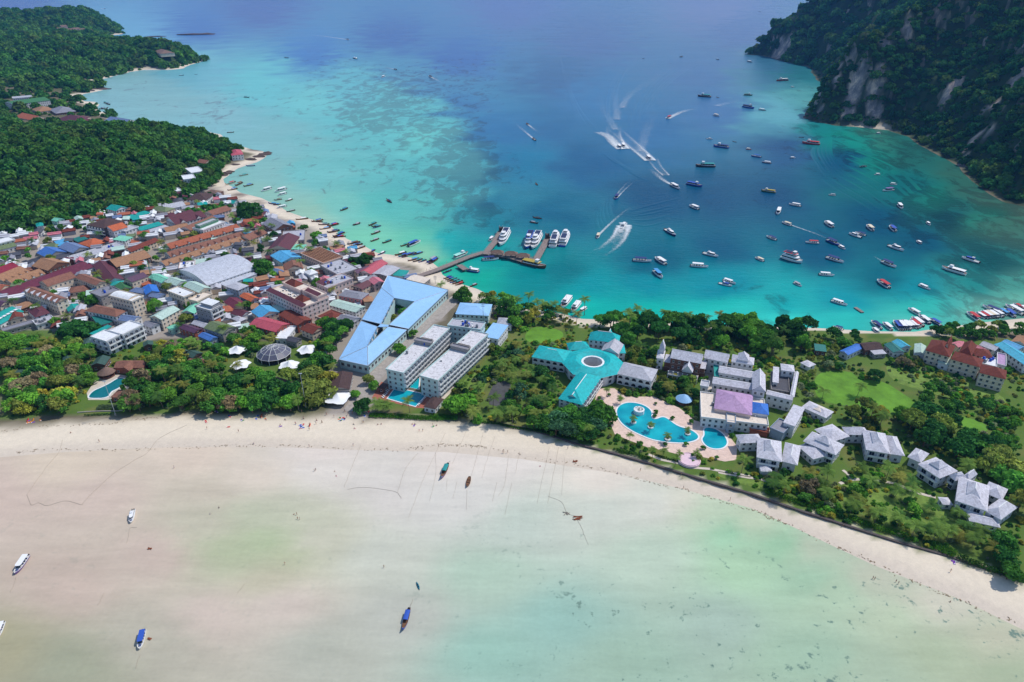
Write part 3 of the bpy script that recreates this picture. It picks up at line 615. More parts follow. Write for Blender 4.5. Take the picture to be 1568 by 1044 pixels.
def cap(root, x0, x1, y0, y1, z, hh, kind, rc, wc='white', rh=None, ridge=None):
    """an upper storey or lantern on a building"""
    L, W = x1-x0, y1-y0; cx, cy = (x0+x1)/2, (y0+y1)/2
    k = MB(); k.box(x0+.3, x1-.3, y0+.3, y1-.3, z-.3, z+hh-.05, WM(wc)); uw = k.build('upper_wall', root)
    ridge = ridge or ('u' if L >= W else 'v'); span = W if ridge == 'u' else L
    r = link('upper_roof', roof_mesh(L, W, kind, rh if rh is not None else span*.24, ridge, RM(rc), WM(wc), 'upper_roof'), uw, (cx, cy, z+hh)); return r
def dormers(nd, rc, wc='white', side=-1, w=1.6):
    def f(root, L, W, h):
        for i in range(nd):
            x = -L/2+L*(i+.5)/nd; k = MB()
            k.add([(-w,side*W*.5-.05,-.3),(w,side*W*.5-.05,-.3),(0,side*W*.5-.05,w*.75),(-w,0,-.3),(w,0,-.3),(0,0,w*.75)], [(0,2,5,3),(1,4,5,2)] , RM(rc))
            k.add([(-w*.85,side*W*.5,-.3),(w*.85,side*W*.5,-.3),(0,side*W*.5,w*.6)], [(0,1,2)], WM(wc)); k.build('dormer', root, (x, 0, h+.35))
    return f
# ================================================================== BUILDINGS OF THE TOWN
b_ = bld
def lattice(r, L, W, h):
    for i in range(9):
        k = MB(); x = -L*.42+L*.84*i/8; k.box(x-.15, x+.15, -W*.42, W*.42, .75, 1.05, WM('brown')); k.build('beam', r, (0, 0, h))
    for i in range(5):
        k = MB(); y = -W*.4+W*.8*i/4; k.box(-L*.44, L*.44, y-.15, y+.15, 1.06, 1.3, WM('brown')); k.build('beam', r, (0, 0, h))
# --- foot of the wooded hill
b_('L1',(925,487),(1024,458),(962,432),6,'gable','teal','white','white two-storey house with teal roof at the foot of the wooded hill')
b_('L1',(1048,548),(1208,498),(1180,478),3.6,'shed','teal','green','long low teal lean-to below the white house on the hill foot',name='shed')
b_('L1',(690,597),(832,624),(985,562),9.5,'hip','dkbrown','dark','dark open three-storey building with dusky brown hip roof under the hill',name='apartment_block',rh=3,balc=(0,))
b_('L1',(828,622),(906,648),(990,602),8,'gable','orange','white','white house with salmon orange roof against the dark three-storey building',ridge='v')
b_('L1',(1003,652),(1112,612),(1072,590),6,'flat','ltgrey','white','plain white flat-topped house beside the salmon roofed one')
b_('L1',(622,744),(720,774),(846,728),4,'hip','orange','brown','low shop with a bright orange hip roof below the dark building',name='shop')
b_('L1',(570,708),(622,733),(692,702),4,'shed','tealdk','concrete','small shop with dark teal sheet roof behind the bright orange one',name='shop')
b_('L1',(462,777),(582,822),(706,776),5,'gable','steel','concrete','wide grey-blue sheet roofed shop next to the bright orange hip roof',name='shop')
b_('L1',(290,820),(380,860),(577,827),4.2,'gable','blue','concrete','long blue sheet roofed shop beside the grey-blue one',name='shop')
b_('L1',(430,727),(466,766),(552,736),5,'shed','skyb','concrete','small shop with a sky-blue and teal roof behind the long blue one',name='shop')
b_('L1',(325,772),(440,787),(432,742),4,'hip','olive','cream','small olive green hip roofed house near the hill')
b_('L1',(385,962),(562,898),(492,840),6,'gable','tan','brown','large tan gabled house with a pale skirt wall, west of the market lane')
b_('L1',(0,748),(124,716),(92,690),6,'flat','white','white','white terraced house at the western edge under the hill')
b_('L1',(0,797),(136,763),(126,736),4,'gable','olive','white','white house with pale green roof in front of the terraced house')
b_('L1',(190,893),(322,913),(302,868),4,'hip','dkgrey','concrete','dark grey hip roofed house amid the western shops')
b_('L1',(930,934),(1212,852),(1152,795),5,'gable','tan','brown','big tan thatch-coloured long house in the resort rows',name='row_house',rh=3.4)
b_('L1',(1050,812),(1278,722),(1262,690),5,'gable','redbrown','cream','red-brown row house behind the tan long house',name='row_house')
b_('L1',(600,884),(1003,763),(960,730),4,'flat','ltgrey','white','long pale concrete row of stalls along the market lane',name='row_house',tanks=9)
b_('L1',(1000,727),(1067,693),(992,672),5,'shed','mint','white','mint sheet roofed shop at the end of the stall row',name='shop')
b_('L1',(1130,643),(1312,592),(1300,565),4.2,'shed','teal','white','teal roofed row of shops by the hedge',name='shop')
b_('L1',(1160,668),(1352,608),(1336,592),3.6,'shed','ltgrey','bluegrey','pale grey awning roof in front of the teal shops',name='shed')
b_('L1',(1380,560),(1566,500),(1540,470),5,'gable','maroon2','cream','plum brown gabled house beside the teal shop row')
b_('L1',(1196,470),(1322,492),(1310,448),4,'hip','olive','cream','olive green cottage on the slope road')
# --- resort rows by the beach
b_('L2',(60,787),(622,624),(592,588),5,'gable','rust','cream','very long row house with rust-orange roof',name='row_house',extra=dormers(6,'rust'))
b_('L2',(60,855),(664,684),(642,645),4.2,'gable','brown','white','long row of bungalows under brown roofs with many small gables',name='row_house',extra=dormers(11,'brown',w=2.2))
b_('L2',(20,925),(742,695),(716,658),4.2,'gable','tan','white','long row of bungalows under a tan brown roof',name='row_house',extra=dormers(9,'tan',w=2.0))
b_('L2',(318,642),(494,572),(442,543),7.5,'flat','white','white','white concrete building with a band of dark windows along its roof terrace',extra=lambda r,L,W,h: cap(r,-L*.42,L*.42,-W*.1,W*.4,h,2.4,'flat','ltgrey','green'))
b_('L2',(98,594),(348,528),(332,478),6,'gable','maroon2','white','rose-brown gabled guest house among the resort rows',extra=dormers(2,'maroon2',w=3))
b_('L2',(220,642),(442,550),(402,515),5,'gable','brown','pinkcream','brown roofed guest house touching the white concrete building')
b_('L2',(398,520),(547,474),(522,438),6,'gable','brown','pinkcream','brown gabled house beside the great dark tree')
b_('L2',(30,662),(216,622),(192,584),4,'gable','tan','white','tan gabled house by the hedge')
b_('L2',(180,398),(347,398),(302,345),5,'hip','dkbrown','white','dark brown hip roofed house among shore trees')
b_('L2',(162,238),(262,225),(252,190),7,'flat','white','white','white stepped villa on the headland slope, lower block',name='villa')
b_('L2',(225,185),(332,168),(300,128),7,'flat','white','white','white stepped villa on the headland slope, upper block',name='villa')
b_('L2',(545,42),(642,32),(612,-5),6,'hip','pinkred','white','house with a magenta-pink hip roof on the rocky point')
b_('L2',(498,418),(562,427),(564,400),3.5,'gable','teal','white','tiny teal roofed beach bar beside the great dark tree',name='shop')
b_('L2',(315,342),(427,352),(402,318),4,'hip','thatch','brown','thatched grey-brown beach hut near the sand',name='bungalow')
b_('L2',(333,107),(402,88),(386,60),5,'gable','brown','cream','small brown gabled house above the rocks')
b_('L2',(890,642),(1042,604),(962,545),5.5,'gable','grey','brown','large weathered grey gabled restaurant beside the beach',name='restaurant',rh=4)
b_('L2',(818,562),(902,557),(872,518),5,'gable','ltgrey','bluegrey','pale lavender-grey roofed restaurant under the shore tree',name='restaurant')
b_('L2',(985,628),(1058,612),(1030,590),4,'shed','orange','brown','small orange canopy at the beach restaurants',name='shed')
b_('L2',(830,795),(1012,795),(905,690),5,'gable','maroon2','cream','maroon gabled house south of the grey restaurant')
b_('L2',(690,720),(838,660),(800,615),5,'gable','brown','cream','brown gabled house at the end of the bungalow rows')
b_('L2',(943,898),(1107,853),(1062,785),5.5,'gable','skyb','paleteal','hall with a pale turquoise ribbed roof',name='hall',rh=2.2)
b_('L2',(1020,790),(1112,794),(1082,755),5,'shed','mint','white','bright mint green sheet roofed shop behind the turquoise hall',name='shop')
b_('L2',(1280,908),(1440,853),(1300,757),5.5,'flat','tan','pinkcream','broad pinkish terrace roof with brown lattice beams near the beach',name='restaurant',extra=lambda r,L,W,h: lattice(r,L,W,h))
b_('L2',(1398,1002),(1568,948),(1440,865),7,'flat','ltgrey','concrete','pale grey concrete building with cluttered flat roof by the beach lane',tanks=8)
b_('L2',(945,735),(1130,720),(1020,645),3.2,'flat','ltgrey','concrete','low pale concrete block beside the grey restaurant',tanks=3)
# --- western town
b_('T1',(105,338),(905,44),(845,-10),4.2,'shed','maroon','white','very long maroon sheet metal roof over the covered market lane',name='market_hall',cat='market')
b_('T1',(1002,208),(1168,168),(908,25),4.6,'gable','maroon2','white','wide plum-red sheet roof joining the long maroon market',name='market_hall',cat='market')
b_('T1',(0,118),(184,48),(112,12),5,'gable','crimson','white','crimson roofed white house at the western edge')
b_('T1',(50,198),(292,98),(192,42),4,'gable','tan','cream','tan roofed guest house in the western corner',extra=dormers(4,'tan'))
b_('T1',(130,222),(432,116),(352,76),4,'gable','tan','cream','second tan roofed guest house beside the long maroon market',extra=dormers(4,'tan'))
b_('T1',(0,278),(112,228),(52,196),4,'gable','rust','cream','rust roofed shop against the long maroon market',name='shop')
b_('T1',(450,238),(722,148),(682,92),7.5,'gable','brown','cream','brown roofed courtyard hotel, front wing with two rows of windows',name='hotel',st=2)
b_('T1',(703,152),(902,228),(988,188),7.5,'gable','brown','cream','brown roofed courtyard hotel, side wing with pale end gable',name='hotel',st=2)
b_('T1',(640,300),(838,272),(792,226),3.2,'hip','brown','cream','brown hip roofed hut in the hotel courtyard',name='pavilion')
b_('T1',(215,278),(530,392),(647,352),9.5,'gable','brown','cream','long brown roofed hotel with a row of pale dormers and a cream end wall',name='hotel',st=3,extra=dormers(6,'ltgrey','white'))
b_('T1',(250,455),(330,528),(457,472),5,'hip','maroon2','white','white house with a dusky maroon hip roof')
b_('T1',(150,408),(206,448),(312,408),4,'shed','tan','brown','small tan roof in front of the long dormered hotel',name='shop')
b_('T1',(0,596),(227,470),(122,405),4,'gable','teal','white','teal roofed market with white skylights at the western edge',name='market_hall',cat='market',extra=lambda r,L,W,h:[link('skylight',SKYL,r,(-L*.4+L*.8*i/5,-W*.22,h+W*.11+.12)) for i in range(6)])
b_('T1',(85,558),(227,523),(172,475),4,'gable','redbrown','cream','red-brown gabled house beside the teal market')
b_('T1',(30,664),(362,570),(332,543),3.4,'flat','grey','concrete','long grey concrete shed by the grove',name='shed')
b_('T1',(340,604),(522,550),(492,508),3.6,'flat','ltgrey','white','pale flat roofed store beside the big spreading tree',name='shop',tanks=4)
b_('T1',(0,428),(102,380),(32,338),5,'gable','purple','cream','purple roofed house at the western edge')
b_('T1',(1022,328),(1240,382),(1347,328),13,'flat','white','cream','tall cream hotel with white roof and rows of windows',name='hotel',st=4,extra=lambda r,L,W,h: link('roof_shell',roof_mesh(L*.8,W*.9,'barrel',1.3,'u',RM('white'),WM('cream'),'roof_shell'),r,(-L*.08,0,h+.3)))
b_('T1',(790,464),(1090,522),(1212,465),6.5,'hip','brown','white','white guest house with broad brown hip roof beside the tall cream hotel',name='hotel',st=2)
b_('T1',(850,714),(1000,760),(1147,695),10,'flat','white','white','white three-storey hotel with balconies at the grove, front block',name='hotel',st=3,balc=(0,1))
b_('T1',(1025,657),(1152,695),(1332,592),10.3,'flat','white','white','white three-storey hotel with balconies at the grove, rear block',name='hotel',st=3,balc=(0,1))
b_('T1',(880,693),(1054,610),(1030,590),4,'shed','teal','white','teal sheet roof strip behind the white balcony hotel',name='shed')
b_('T1',(925,605),(1062,566),(965,502),3,'shed','tealdk','concrete','dark teal yard roof between brown hip roof and white hotel',name='shed')
b_('T1',(640,474),(762,444),(722,405),3,'gable','teal','white','teal roof beside the big spreading tree',name='shed')
b_('T1',(1100,552),(1250,574),(1362,525),4.5,'gable','steel','white','grey-blue gabled house behind the white balcony hotel')
b_('T1',(1328,594),(1422,628),(1502,588),5.5,'gable','grey','white','white house with grey roof next to the pale green hotel')
b_('T1',(1160,168),(1240,196),(1392,138),8.5,'gable','purple','cream','cream building with a dark purple roof',ridge='v',st=2)
b_('T2',(165,274),(290,326),(377,283),7,'gable','mint','white','building with a bright mint roof beside the purple roofed one')
b_('T1',(1028,230),(1142,220),(1102,185),4.5,'hip','teal','white','small teal hip roofed shop by the tall cream hotel',name='shop')
b_('T1',(1122,280),(1242,250),(1182,200),5,'gable','green','cream','green gabled house by the tall cream hotel')
b_('T1',(948,338),(1132,270),(1002,234),8,'flat','concrete' if False else 'grey','concrete','unfinished grey concrete frame building',name='apartment_block',cat='building',tanks=3)
b_('T1',(1205,282),(1362,305),(1332,250),5,'hip','steel','concrete','slate blue hip roof behind the tall cream hotel')
b_('T1',(1368,315),(1502,286),(1442,225),6,'gable','brightblue','bluegrey','house under a vivid blue roof beside the antenna mast')
b_('T2',(160,452),(268,470),(262,420),5,'gable','bluegrey' if False else 'steel','bluegrey','small blue-grey house under the antenna mast')
SKM=1
# --- middle town
b_('T2',(720,350),(1192,186),(1002,28),6.5,'barrel','silver','ltgrey' if False else 'white','great silver market hall with a curved bright roof',name='market_hall',cat='market',rh=4.6)
b_('T2',(890,356),(1192,238),(1150,186),4.6,'shed','silver','white','silver lean-to along the great market hall',name='shed')
b_('T2',(600,262),(735,222),(650,180),5,'shed','grey','bluegrey','grey sheet roof at the west end of the great market hall',name='shed')
b_('T2',(470,268),(610,270),(560,225),4.5,'flat','ltgrey','white','white low store by the west end of the market hall',name='shop',tanks=2)
b_('T2',(450,195),(600,178),(520,130),5,'flat','white','pinkcream','cluttered white roof terrace behind the market hall',tanks=5)
b_('T2',(600,150),(720,132),(655,105),4,'shed','palemint','white','pale mint roof behind the market hall',name='shed')
b_('T2',(315,314),(430,352),(532,308),7,'gable','palemint','white','white building with pale mint roof near the silver hall')
b_('T2',(490,354),(640,419),(762,373),9.5,'gable','palemint','cream','cream hotel with a pale cyan-white roof',name='hotel',st=3)
b_('T2',(340,404),(500,464),(602,418),9.5,'flat','white','cream','cream apartment house with white flat roof and dark windows',name='apartment_block',st=3,tanks=1)
b_('T2',(540,486),(627,506),(803,438),8,'flat','cream','cream','cream block with stepped sun terraces next to the grey apartments',name='apartment_block',st=2,tanks=3)
b_('T2',(600,550),(750,594),(862,533),13,'flat','white','grey','grey modern apartments with stacked white balconies',name='apartment_block',st=4,balc=(1,),extra=lambda r,L,W,h: cap(r,-L*.35,L*.4,-W*.2,W*.45,h,2.6,'shed','white','grey',rh=.3))
b_('T2',(170,650),(290,674),(472,576),8.5,'gable','palemint','cream','cream three-storey guest house with pale green roof',name='hotel',st=3,ridge='v')
b_('T2',(470,606),(600,614),(582,525),5,'gable','mint','white','mint-teal roofed house beside the grey apartments')
b_('T2',(890,359),(1010,396),(1132,356),9,'hip','ltgrey','bluegrey','blue-grey apartment house with pale lavender roof',name='apartment_block',st=3,rh=1)
b_('T2',(1020,450),(1130,502),(1207,466),6,'gable','orange','bluegrey','orange roofed house with blue lower walls')
b_('T2',(1130,594),(1220,659),(1382,584),6,'gable','skyb','cream','hall with a strong cyan-blue roof beside the terraced hotel',name='hall')
b_('T2',(870,505),(962,565),(1085,515),4.5,'gable','maroon','cream','maroon roofed house next to the grey apartments')
b_('T2',(935,612),(1045,645),(1142,602),4.5,'gable','maroon2','white','plum roofed house by the cyan-blue hall')
b_('T2',(1110,719),(1365,789),(1497,709),6,'gable','pinkred','maroon' if False else 'terracotta','large rose-red warehouse roof',name='hall',cat='hall',rh=2)
b_('T3',(160,625),(340,726),(472,666),6,'gable','redbrown','terracotta','brown-red roof with small skylights behind the rose-red warehouse',name='hall',rh=1.6)
b_('T3',(130,854),(242,858),(377,738),4,'flat','white','white','narrow white flat roof beside the rose-red warehouse',name='shop')
b_('T3',(225,864),(330,888),(407,854),4,'gable','dkgrey','concrete','charcoal roofed house by the glass dome')
b_('T2',(685,749),(865,809),(882,703),6.5,'gable','olive','concrete','olive green roofed guest house near the palms',name='hotel',st=2)
b_('T2',(563,708),(690,749),(727,703),5,'gable','ltgrey','white','pale lavender-grey roof behind the olive guest house')
b_('T2',(450,749),(600,799),(682,764),5,'gable','purple','terracotta','dark plum roofed shop with an orange end wall',name='shop')
b_('T2',(630,824),(745,874),(827,838),4,'gable','blue','bluegrey','low cobalt blue roof below the olive guest house',name='shed')
b_('T2',(335,744),(385,769),(457,731),4,'shed','mint','mint','small mint shed beside the pale green guest house',name='shed')
b_('T2',(943,660),(1020,694),(1087,659),4,'hip','ltgrey','concrete','small pale grey hip roofed house west of the rose-red warehouse')
# terraced hotel
def terr(r, L, W, h):
    cap(r, -L*.5, L*.5, -W*.5, -W*.34, h, .9, 'shed', 'maroon2', 'pinkcream', rh=1.1)
    cap(r, -L*.45, L*.05, W*.05, W*.45, h, 3, 'flat', 'cream', 'pinkcream')
    cap(r, -L*.4, -L*.12, W*.08, W*.42, h+3, .5, 'hip', 'redbrown', 'pinkcream', rh=3.2)
    cap(r, L*.12, L*.34, -W*.25, W*.05, h, .6, 'hip', 'redbrown', 'pinkcream', rh=3)
    cap(r, L*.05, L*.48, W*.1, W*.46, h, 3, 'flat', 'cream', 'pinkcream'); cap(r, L*.1, L*.45, W*.14, W*.3, h+3, .3, 'shed', 'maroon2', 'pinkcream', rh=1)
    rn = random.Random(4)
    for i in range(16): link('roof_unit', ACU, r, (rn.uniform(-L*.4, L*.1), rn.uniform(-W*.3, 0), h+.1), rn.uniform(0, 3))
b_('T3',(45,405),(385,566),(622,455),12.5,'flat','cream','pinkcream','large pink-cream hotel with maroon pent roofs, brown pyramids and rows of square windows',name='hotel',st=4,extra=terr,gap=3.2)
b_('T3',(620,379),(867,284),(792,226),8,'flat','ltgrey','pinkcream','pale hotel wing with arched windows and blue tanks on its roof',name='hotel',st=2,tanks=10,extra=lambda r,L,W,h: cap(r,-L*.48,-L*.15,-W*.1,W*.45,h,.4,'shed','maroon2','pinkcream',rh=1.4))
b_('T3',(455,252),(537,226),(507,185),6,'hip','white','white','white square canopy between the hotels',name='pavilion',wins=False)
b_('T3',(225,215),(400,190),(340,130),4,'gable','brown','cream','dull brown roof between the turquoise hall and the terraced hotel')
b_('T3',(720,444),(940,482),(1027,424),7,'hip','grey','pink','pink house with a lavender-grey hip roof',rh=1.4,st=2)
b_('T3',(630,532),(890,604),(987,549),5,'gable','palemint','white','long low house with pale greenish-white roof',name='row_house',rh=1.3)
b_('T3',(510,645),(640,696),(742,606),6,'flat','redbrown','cream','beige house with brown sunken roof',extra=lambda r,L,W,h: cap(r,-L*.25,L*.4,-W*.2,W*.35,h,.3,'hip','redbrown','cream'))
b_('T3',(838,724),(947,655),(832,600),5,'gable','grey','white','grey gabled sheds beside the great blue roof',name='shed')
b_('T3',(368,764),(482,809),(557,729),5,'gable','redbrown','cream','red-brown gabled house near the grove of big trees')
b_('T3',(910,224),(1030,246),(1132,128),6,'gable','pinkred','pinkcream','coral red roof close to the beach',name='restaurant')
b_('T3',(1040,239),(1195,266),(1307,184),6,'gable','ltgrey','concrete','pale grey roof beside the coral red one at the beach',name='restaurant',rh=1)
b_('T3',(850,214),(905,239),(1017,179),6,'gable','purple','cream','dark violet roof west of the coral red one')
b_('T3',(852,359),(950,389),(1052,334),5,'gable','maroon2','cream','dark maroon house behind the pink one')
b_('T3',(1000,299),(1060,344),(1132,294),6,'gable','pink','pinkcream','small dusty pink roofed house touching the great blue roof')
b_('T3',(900,319),(960,336),(1047,254),6,'gable','grey','cream','narrow grey roofed house between violet and pink roofs')
b_('T3',(1235,254),(1350,264),(1382,214),4.6,'shed','teal','white','teal beach bar roof at the landward end of the pier',name='shop')
b_('T3',(80,219),(180,249),(202,204),4,'gable','steel','concrete','slate blue roof below the big round tree')
b_('T3',(1360,290),(1530,330),(1560,280),3.6,'shed','cream','concrete','cream arrival hall roof at the foot of the pier',name='hall')
# --- grove bungalows
for i,(v,A,B,C,l) in enumerate([('T2',(508,1004),(585,1034),(642,969),'dark green gabled bungalow, last of the row in the grove'),('T2',(430,969),(490,994),(532,954),'dark green bungalow in the middle of the grove row'),('T2',(348,949),(400,969),(432,934),'dark green bungalow, first of the grove row'),
  ('T1',(125,739),(242,734),(222,698),'grey-green bungalow roof among yellow-green trees'),('T1',(205,854),(312,849),(292,810),'grey-green bungalow roof under bare brown trees'),('T1',(585,954),(682,934),(662,888),'blue-green bungalow near a palm in the grove'),
  ('T1',(850,984),(987,974),(952,903),'large blue-green bungalow roof behind the thatched pool hut'),('T1',(740,800),(868,790),(838,728),'blue-green bungalow beside the white balcony hotel'),('T1',(1345,804),(1442,784),(1422,748),'green bungalow roof west of the row'),
  ('T4',(125,440),(225,430),(195,398),'teal-grey bungalow roof deep in the beach grove'),('T1',(20,950),(110,940),(90,905),'grey-green bungalow at the western edge of the grove')]):
    b_(v,A,B,C,4,'gable','dkgreen','brown',l,name='bungalow',group='bungalows in the grove')
b_('T5',(330,395),(470,405),(485,365),3.4,'hip','brown','brown','low brown roof behind the row of green bungalows',name='bungalow')
b_('T4',(1065,388),(1347,388),(1377,318),4.2,'gable','brown','terracotta','brown roofed pool restaurant with a central gabled porch',name='restaurant',extra=lambda r,L,W,h: cap(r,-L*.16,L*.16,-W*.95,0,h-.6,.5,'gable','brown','terracotta',ridge='v',rh=3))
b_('T4',(1035,664),(1172,669),(1167,592),3.2,'hip','brown','terracotta','small brown hip roofed bar at the grove pool',name='pavilion')
b_('T5',(1110,569),(1302,629),(1347,579),3.6,'hip','thatch','brown','thatched beach restaurant roof behind the sand',name='restaurant')
b_('T6',(140,429),(222,429),(242,362),3,'shed','palemint','white','small white cabin with a pale teal roof under the big trees',name='shed')
# --- upper valley behind the hill
b_('C1',(80,620),(297,592),(282,573),9,'gable','green','white','long white school-like building with a green roof in the far valley',name='hotel',st=3,rh=3.5)
b_('C1',(75,584),(192,574),(187,564),7,'flat','ltgrey','white','white flat building behind the green roofed one')
b_('C1',(90,692),(190,713),(207,682),4,'gable','rust','cream','rust roofed bungalows in the far valley',z0=1.5)
b_('C1',(330,672),(452,658),(432,633),4,'hip','grey','brown','wide grey thatched hall near the far beach',name='restaurant',z0=1.5)
b_('C1',(222,662),(322,650),(305,632),4,'hip','tan','cream','tan roofed hall in the far valley',z0=1.5)
b_('C1',(430,733),(562,713),(532,676),5,'hip','maroon2','cream','maroon roofed resort house in the far valley',z0=1.5)
b_('C1',(355,720),(438,722),(432,690),4,'hip','maroon2','cream','smaller maroon roofed house in the far valley',z0=1.5)
b_('C1',(603,724),(722,744),(712,702),5,'gable','steel','white','white and blue roofed house by the far beach',z0=1.5)
b_('C1',(385,748),(482,756),(470,730),4,'gable','ltgrey','white','white house at the wooded hill crest',z0=1.5)
b_('C1',(848,788),(932,794),(922,762),5,'hip','brown','white','brown hip roofed shore house beyond the hill',z0=1.5)
b_('C1',(985,800),(1052,800),(1045,775),5,'flat','white','white','small white shore house beyond the hill',z0=1.5)
b_('C1',(1010,824),(1072,824),(1062,800),4,'hip','pinkred','white','small pinkish roofed house among shore trees',z0=1.5)
b_('C1',(790,772),(862,768),(850,745),4,'gable','ltgrey','white','pale roofed house beside the far sand spit',z0=1.5)
b_('C1',(0,770),(52,752),(30,718),4,'hip','redbrown','cream','red-brown roofed house at the edge of the far valley',z0=1.5)
b_('C1',(85,752),(152,756),(145,728),4,'gable','ltgrey','white','pale roofed house in the far valley',z0=1.5)
for i,(x,y) in enumerate([(330,160),(350,145),(395,165),(425,160),(440,180),(462,165),(480,185),(500,170),(520,190),(535,185)]):
    b_('C1',(x,y+10),(x+13,y+13),(x+15,y+3),6,'gable','thatch','pinkcream','steep roofed resort cottage high on the far wooded hill',name='villa',group='cottages on the far hill',cat='cottage',ridge='v',rh=4)
b_('C1',(950,318),(1035,312),(1030,296),5,'hip','thatch','cream','thatched lookout hall on the far headland',name='restaurant')

b_('L2',(20,475),(182,440),(168,408),4,'gable','ltgrey','white','long pale roofed house by the slope road above the town')
b_('L2',(85,418),(168,408),(152,380),4,'hip','dkgrey','white','dark roofed house at the bend of the slope road')
b_('L2',(108,332),(158,322),(148,296),5,'flat','white','white','small white house among the headland trees')
b_('L2',(425,62),(500,54),(490,30),4,'hip','brown','white','small brown roofed house beside the magenta-pink one')
b_('L1',(405,560),(452,570),(450,535),6,'gable','mint','mint','pale mint narrow house against the wooded hill')
b_('L1',(600,560),(668,548),(655,525),4,'gable','palemint','white','pale house half hidden at the wooded hill foot')
b_('L1',(290,610),(350,600),(340,575),4,'hip','teal','white','teal roofed cottage half hidden under the western hill')
b_('L1',(248,668),(330,660),(315,632),4,'gable','dkgrey','white','charcoal roofed cottage under the western hill')
# ================================================================== HOTELS OF THE ISTHMUS
def sheet(name, pts, z, m, label=None, cat=None, kind='structure', thick=None):
    """a level sheet or low slab from world points"""
    k = MB(); pts = [(p[0], p[1]) for p in pts]
    ar = sum(pts[i][0]*pts[(i+1) % len(pts)][1]-pts[(i+1) % len(pts)][0]*pts[i][1] for i in range(len(pts)))
    if ar < 0: pts = pts[::-1]
    if thick: k.prism(pts, z-thick, z, m)
    else: k.add([(x, y, z) for x, y in pts], [tuple(range(len(pts)))], m)
    o = k.build(name); tag(o, label, cat, kind=kind); return o
def gv(v, pts, z=LZ): return [GV(v, p, z)[:2] for p in pts]
def smooth_loop(pts, n=3):
    P = [np.array(p) for p in pts]
    for _ in range(n):
        Q = []
        for i in range(len(P)):
            a, b2 = P[i], P[(i+1) % len(P)]; Q += [a*.75+b2*.25, a*.25+b2*.75]
        P = Q
        if len(P) > 160: break
    return P
# --- the great light-blue roof: two halls, custom faces with inner edges higher
def custom_hall(faces, label, wc, edges, name='market_hall'):
    """faces: lists of (view, point, height); edges: outer wall runs"""
    allp = [GV(v, p, LZ+h) for f in faces for v, p, h in f]; c = np.mean(allp, axis=0)
    root = link(name, None, None, (c[0], c[1], LZ)); tag(root, label, 'market')
    off = np.array((c[0], c[1], LZ))
    for f in faces:
        k = MB(); P = [GV(v, p, LZ+h)-off for v, p, h in f]; n_ = len(P)
        nrm = np.cross(P[1]-P[0], P[2]-P[0])
        if nrm[2] < 0: P = P[::-1]
        k.add([tuple(p) for p in P]+[tuple(p-np.array((0, 0, .35))) for p in P], [tuple(range(n_)), tuple(range(2*n_-1, n_-1, -1))]+[(i, n_+i, n_+(i+1) % n_, (i+1) % n_) for i in range(n_)], RM('ltblue'))
        o = k.build('roof', root)
        for i in range(n_):
            k = MB(); k.tube([tuple(P[i]+np.array((0,0,.05))), tuple(P[(i+1)%n_]+np.array((0,0,.05)))], .16, M_STEEL if i % 2 else M_TRIM, 4); k.build('gutter', o)
    for e in edges:
        (v1, p1, h1), (v2, p2, h2) = e; a = GV(v1, p1, LZ+h1)-off; b2 = GV(v2, p2, LZ+h2)-off
        d = (b2-a)[:2]; L = np.hypot(*d); nx, ny = d[1]/L, -d[0]/L; s = 1 if (nx*a[0]+ny*a[1]) < 0 else -1
        q = [(a[0]+nx*s*.8, a[1]+ny*s*.8), (b2[0]+nx*s*.8, b2[1]+ny*s*.8)]
        k = MB(); k.add([(*q[0], -.5), (*q[1], -.5), (*q[1], h2-.3), (*q[0], h1-.3)], [(0, 1, 2, 3)], WM(wc)); k.build('wall', root)
        nb = int(L/4)
        for i in range(nb):
            t = (i+.5)/nb; link('window', WINB, root, (q[0][0]*(1-t)+q[1][0]*t-nx*s*.05, q[0][1]*(1-t)+q[1][1]*t-ny*s*.05, 2.2), math.atan2(-ny*s, -nx*s)+math.pi/2)
    return root
T = 'T3'
OA, OB = (T,(1190,255),7), (T,(1761,392),7); LB = (T,(1130,370),7.0); I1, I2, I3, I4 = (T,(1250,468),10), (T,(1440,502),10), (T,(1202,718),9.2), (T,(1128,712),9.2)
LL, RR = (T,(945,668),7), (T,(1385,757),7)
upper = custom_hall([[OA,OB,I2,I1,LB],[LB,I1,I4,LL],[I2,OB,RR,I3]], 'light blue roofed market hall around a green courtyard, beside the pier', 'paleteal', [(OA,OB),(LB,LL),(OB,RR),(I1,I4),(I2,I3),(I1,I2)])
J1, J2, J3 = (T,(1095,738),8.8), (T,(1190,738),8.8), (T,(1000,920),10); L2_, R2_ = (T,(938,682),7), (T,(1370,768),7); BL_, BR_ = (T,(728,1044),6.6), (T,(1003,1104),6.6)
lower = custom_hall([[L2_,J1,J3,BL_],[J2,R2_,BR_,J3],[BL_,J3,BR_]], 'light blue roofed hall with a pointed hip end towards the beach', 'paleteal', [(L2_,BL_),(R2_,BR_),(BL_,BR_),(J1,J3),(J2,J3)])
k = MB(); P = [GV(*q[:2], LZ+q[2]+.1)-np.array(lower.location) for q in (J1, (T,(1120,712),9.2), (T,(1200,720),9.2), J2)]
k.add([tuple(p) for p in P]+[tuple(p-np.array((0,0,.3))) for p in P], [(0,1,2,3)[::-1],(0,1,5,4),(1,2,6,5),(2,3,7,6),(3,0,4,7)], RM('ltblue')); k.build('roof_link', lower)
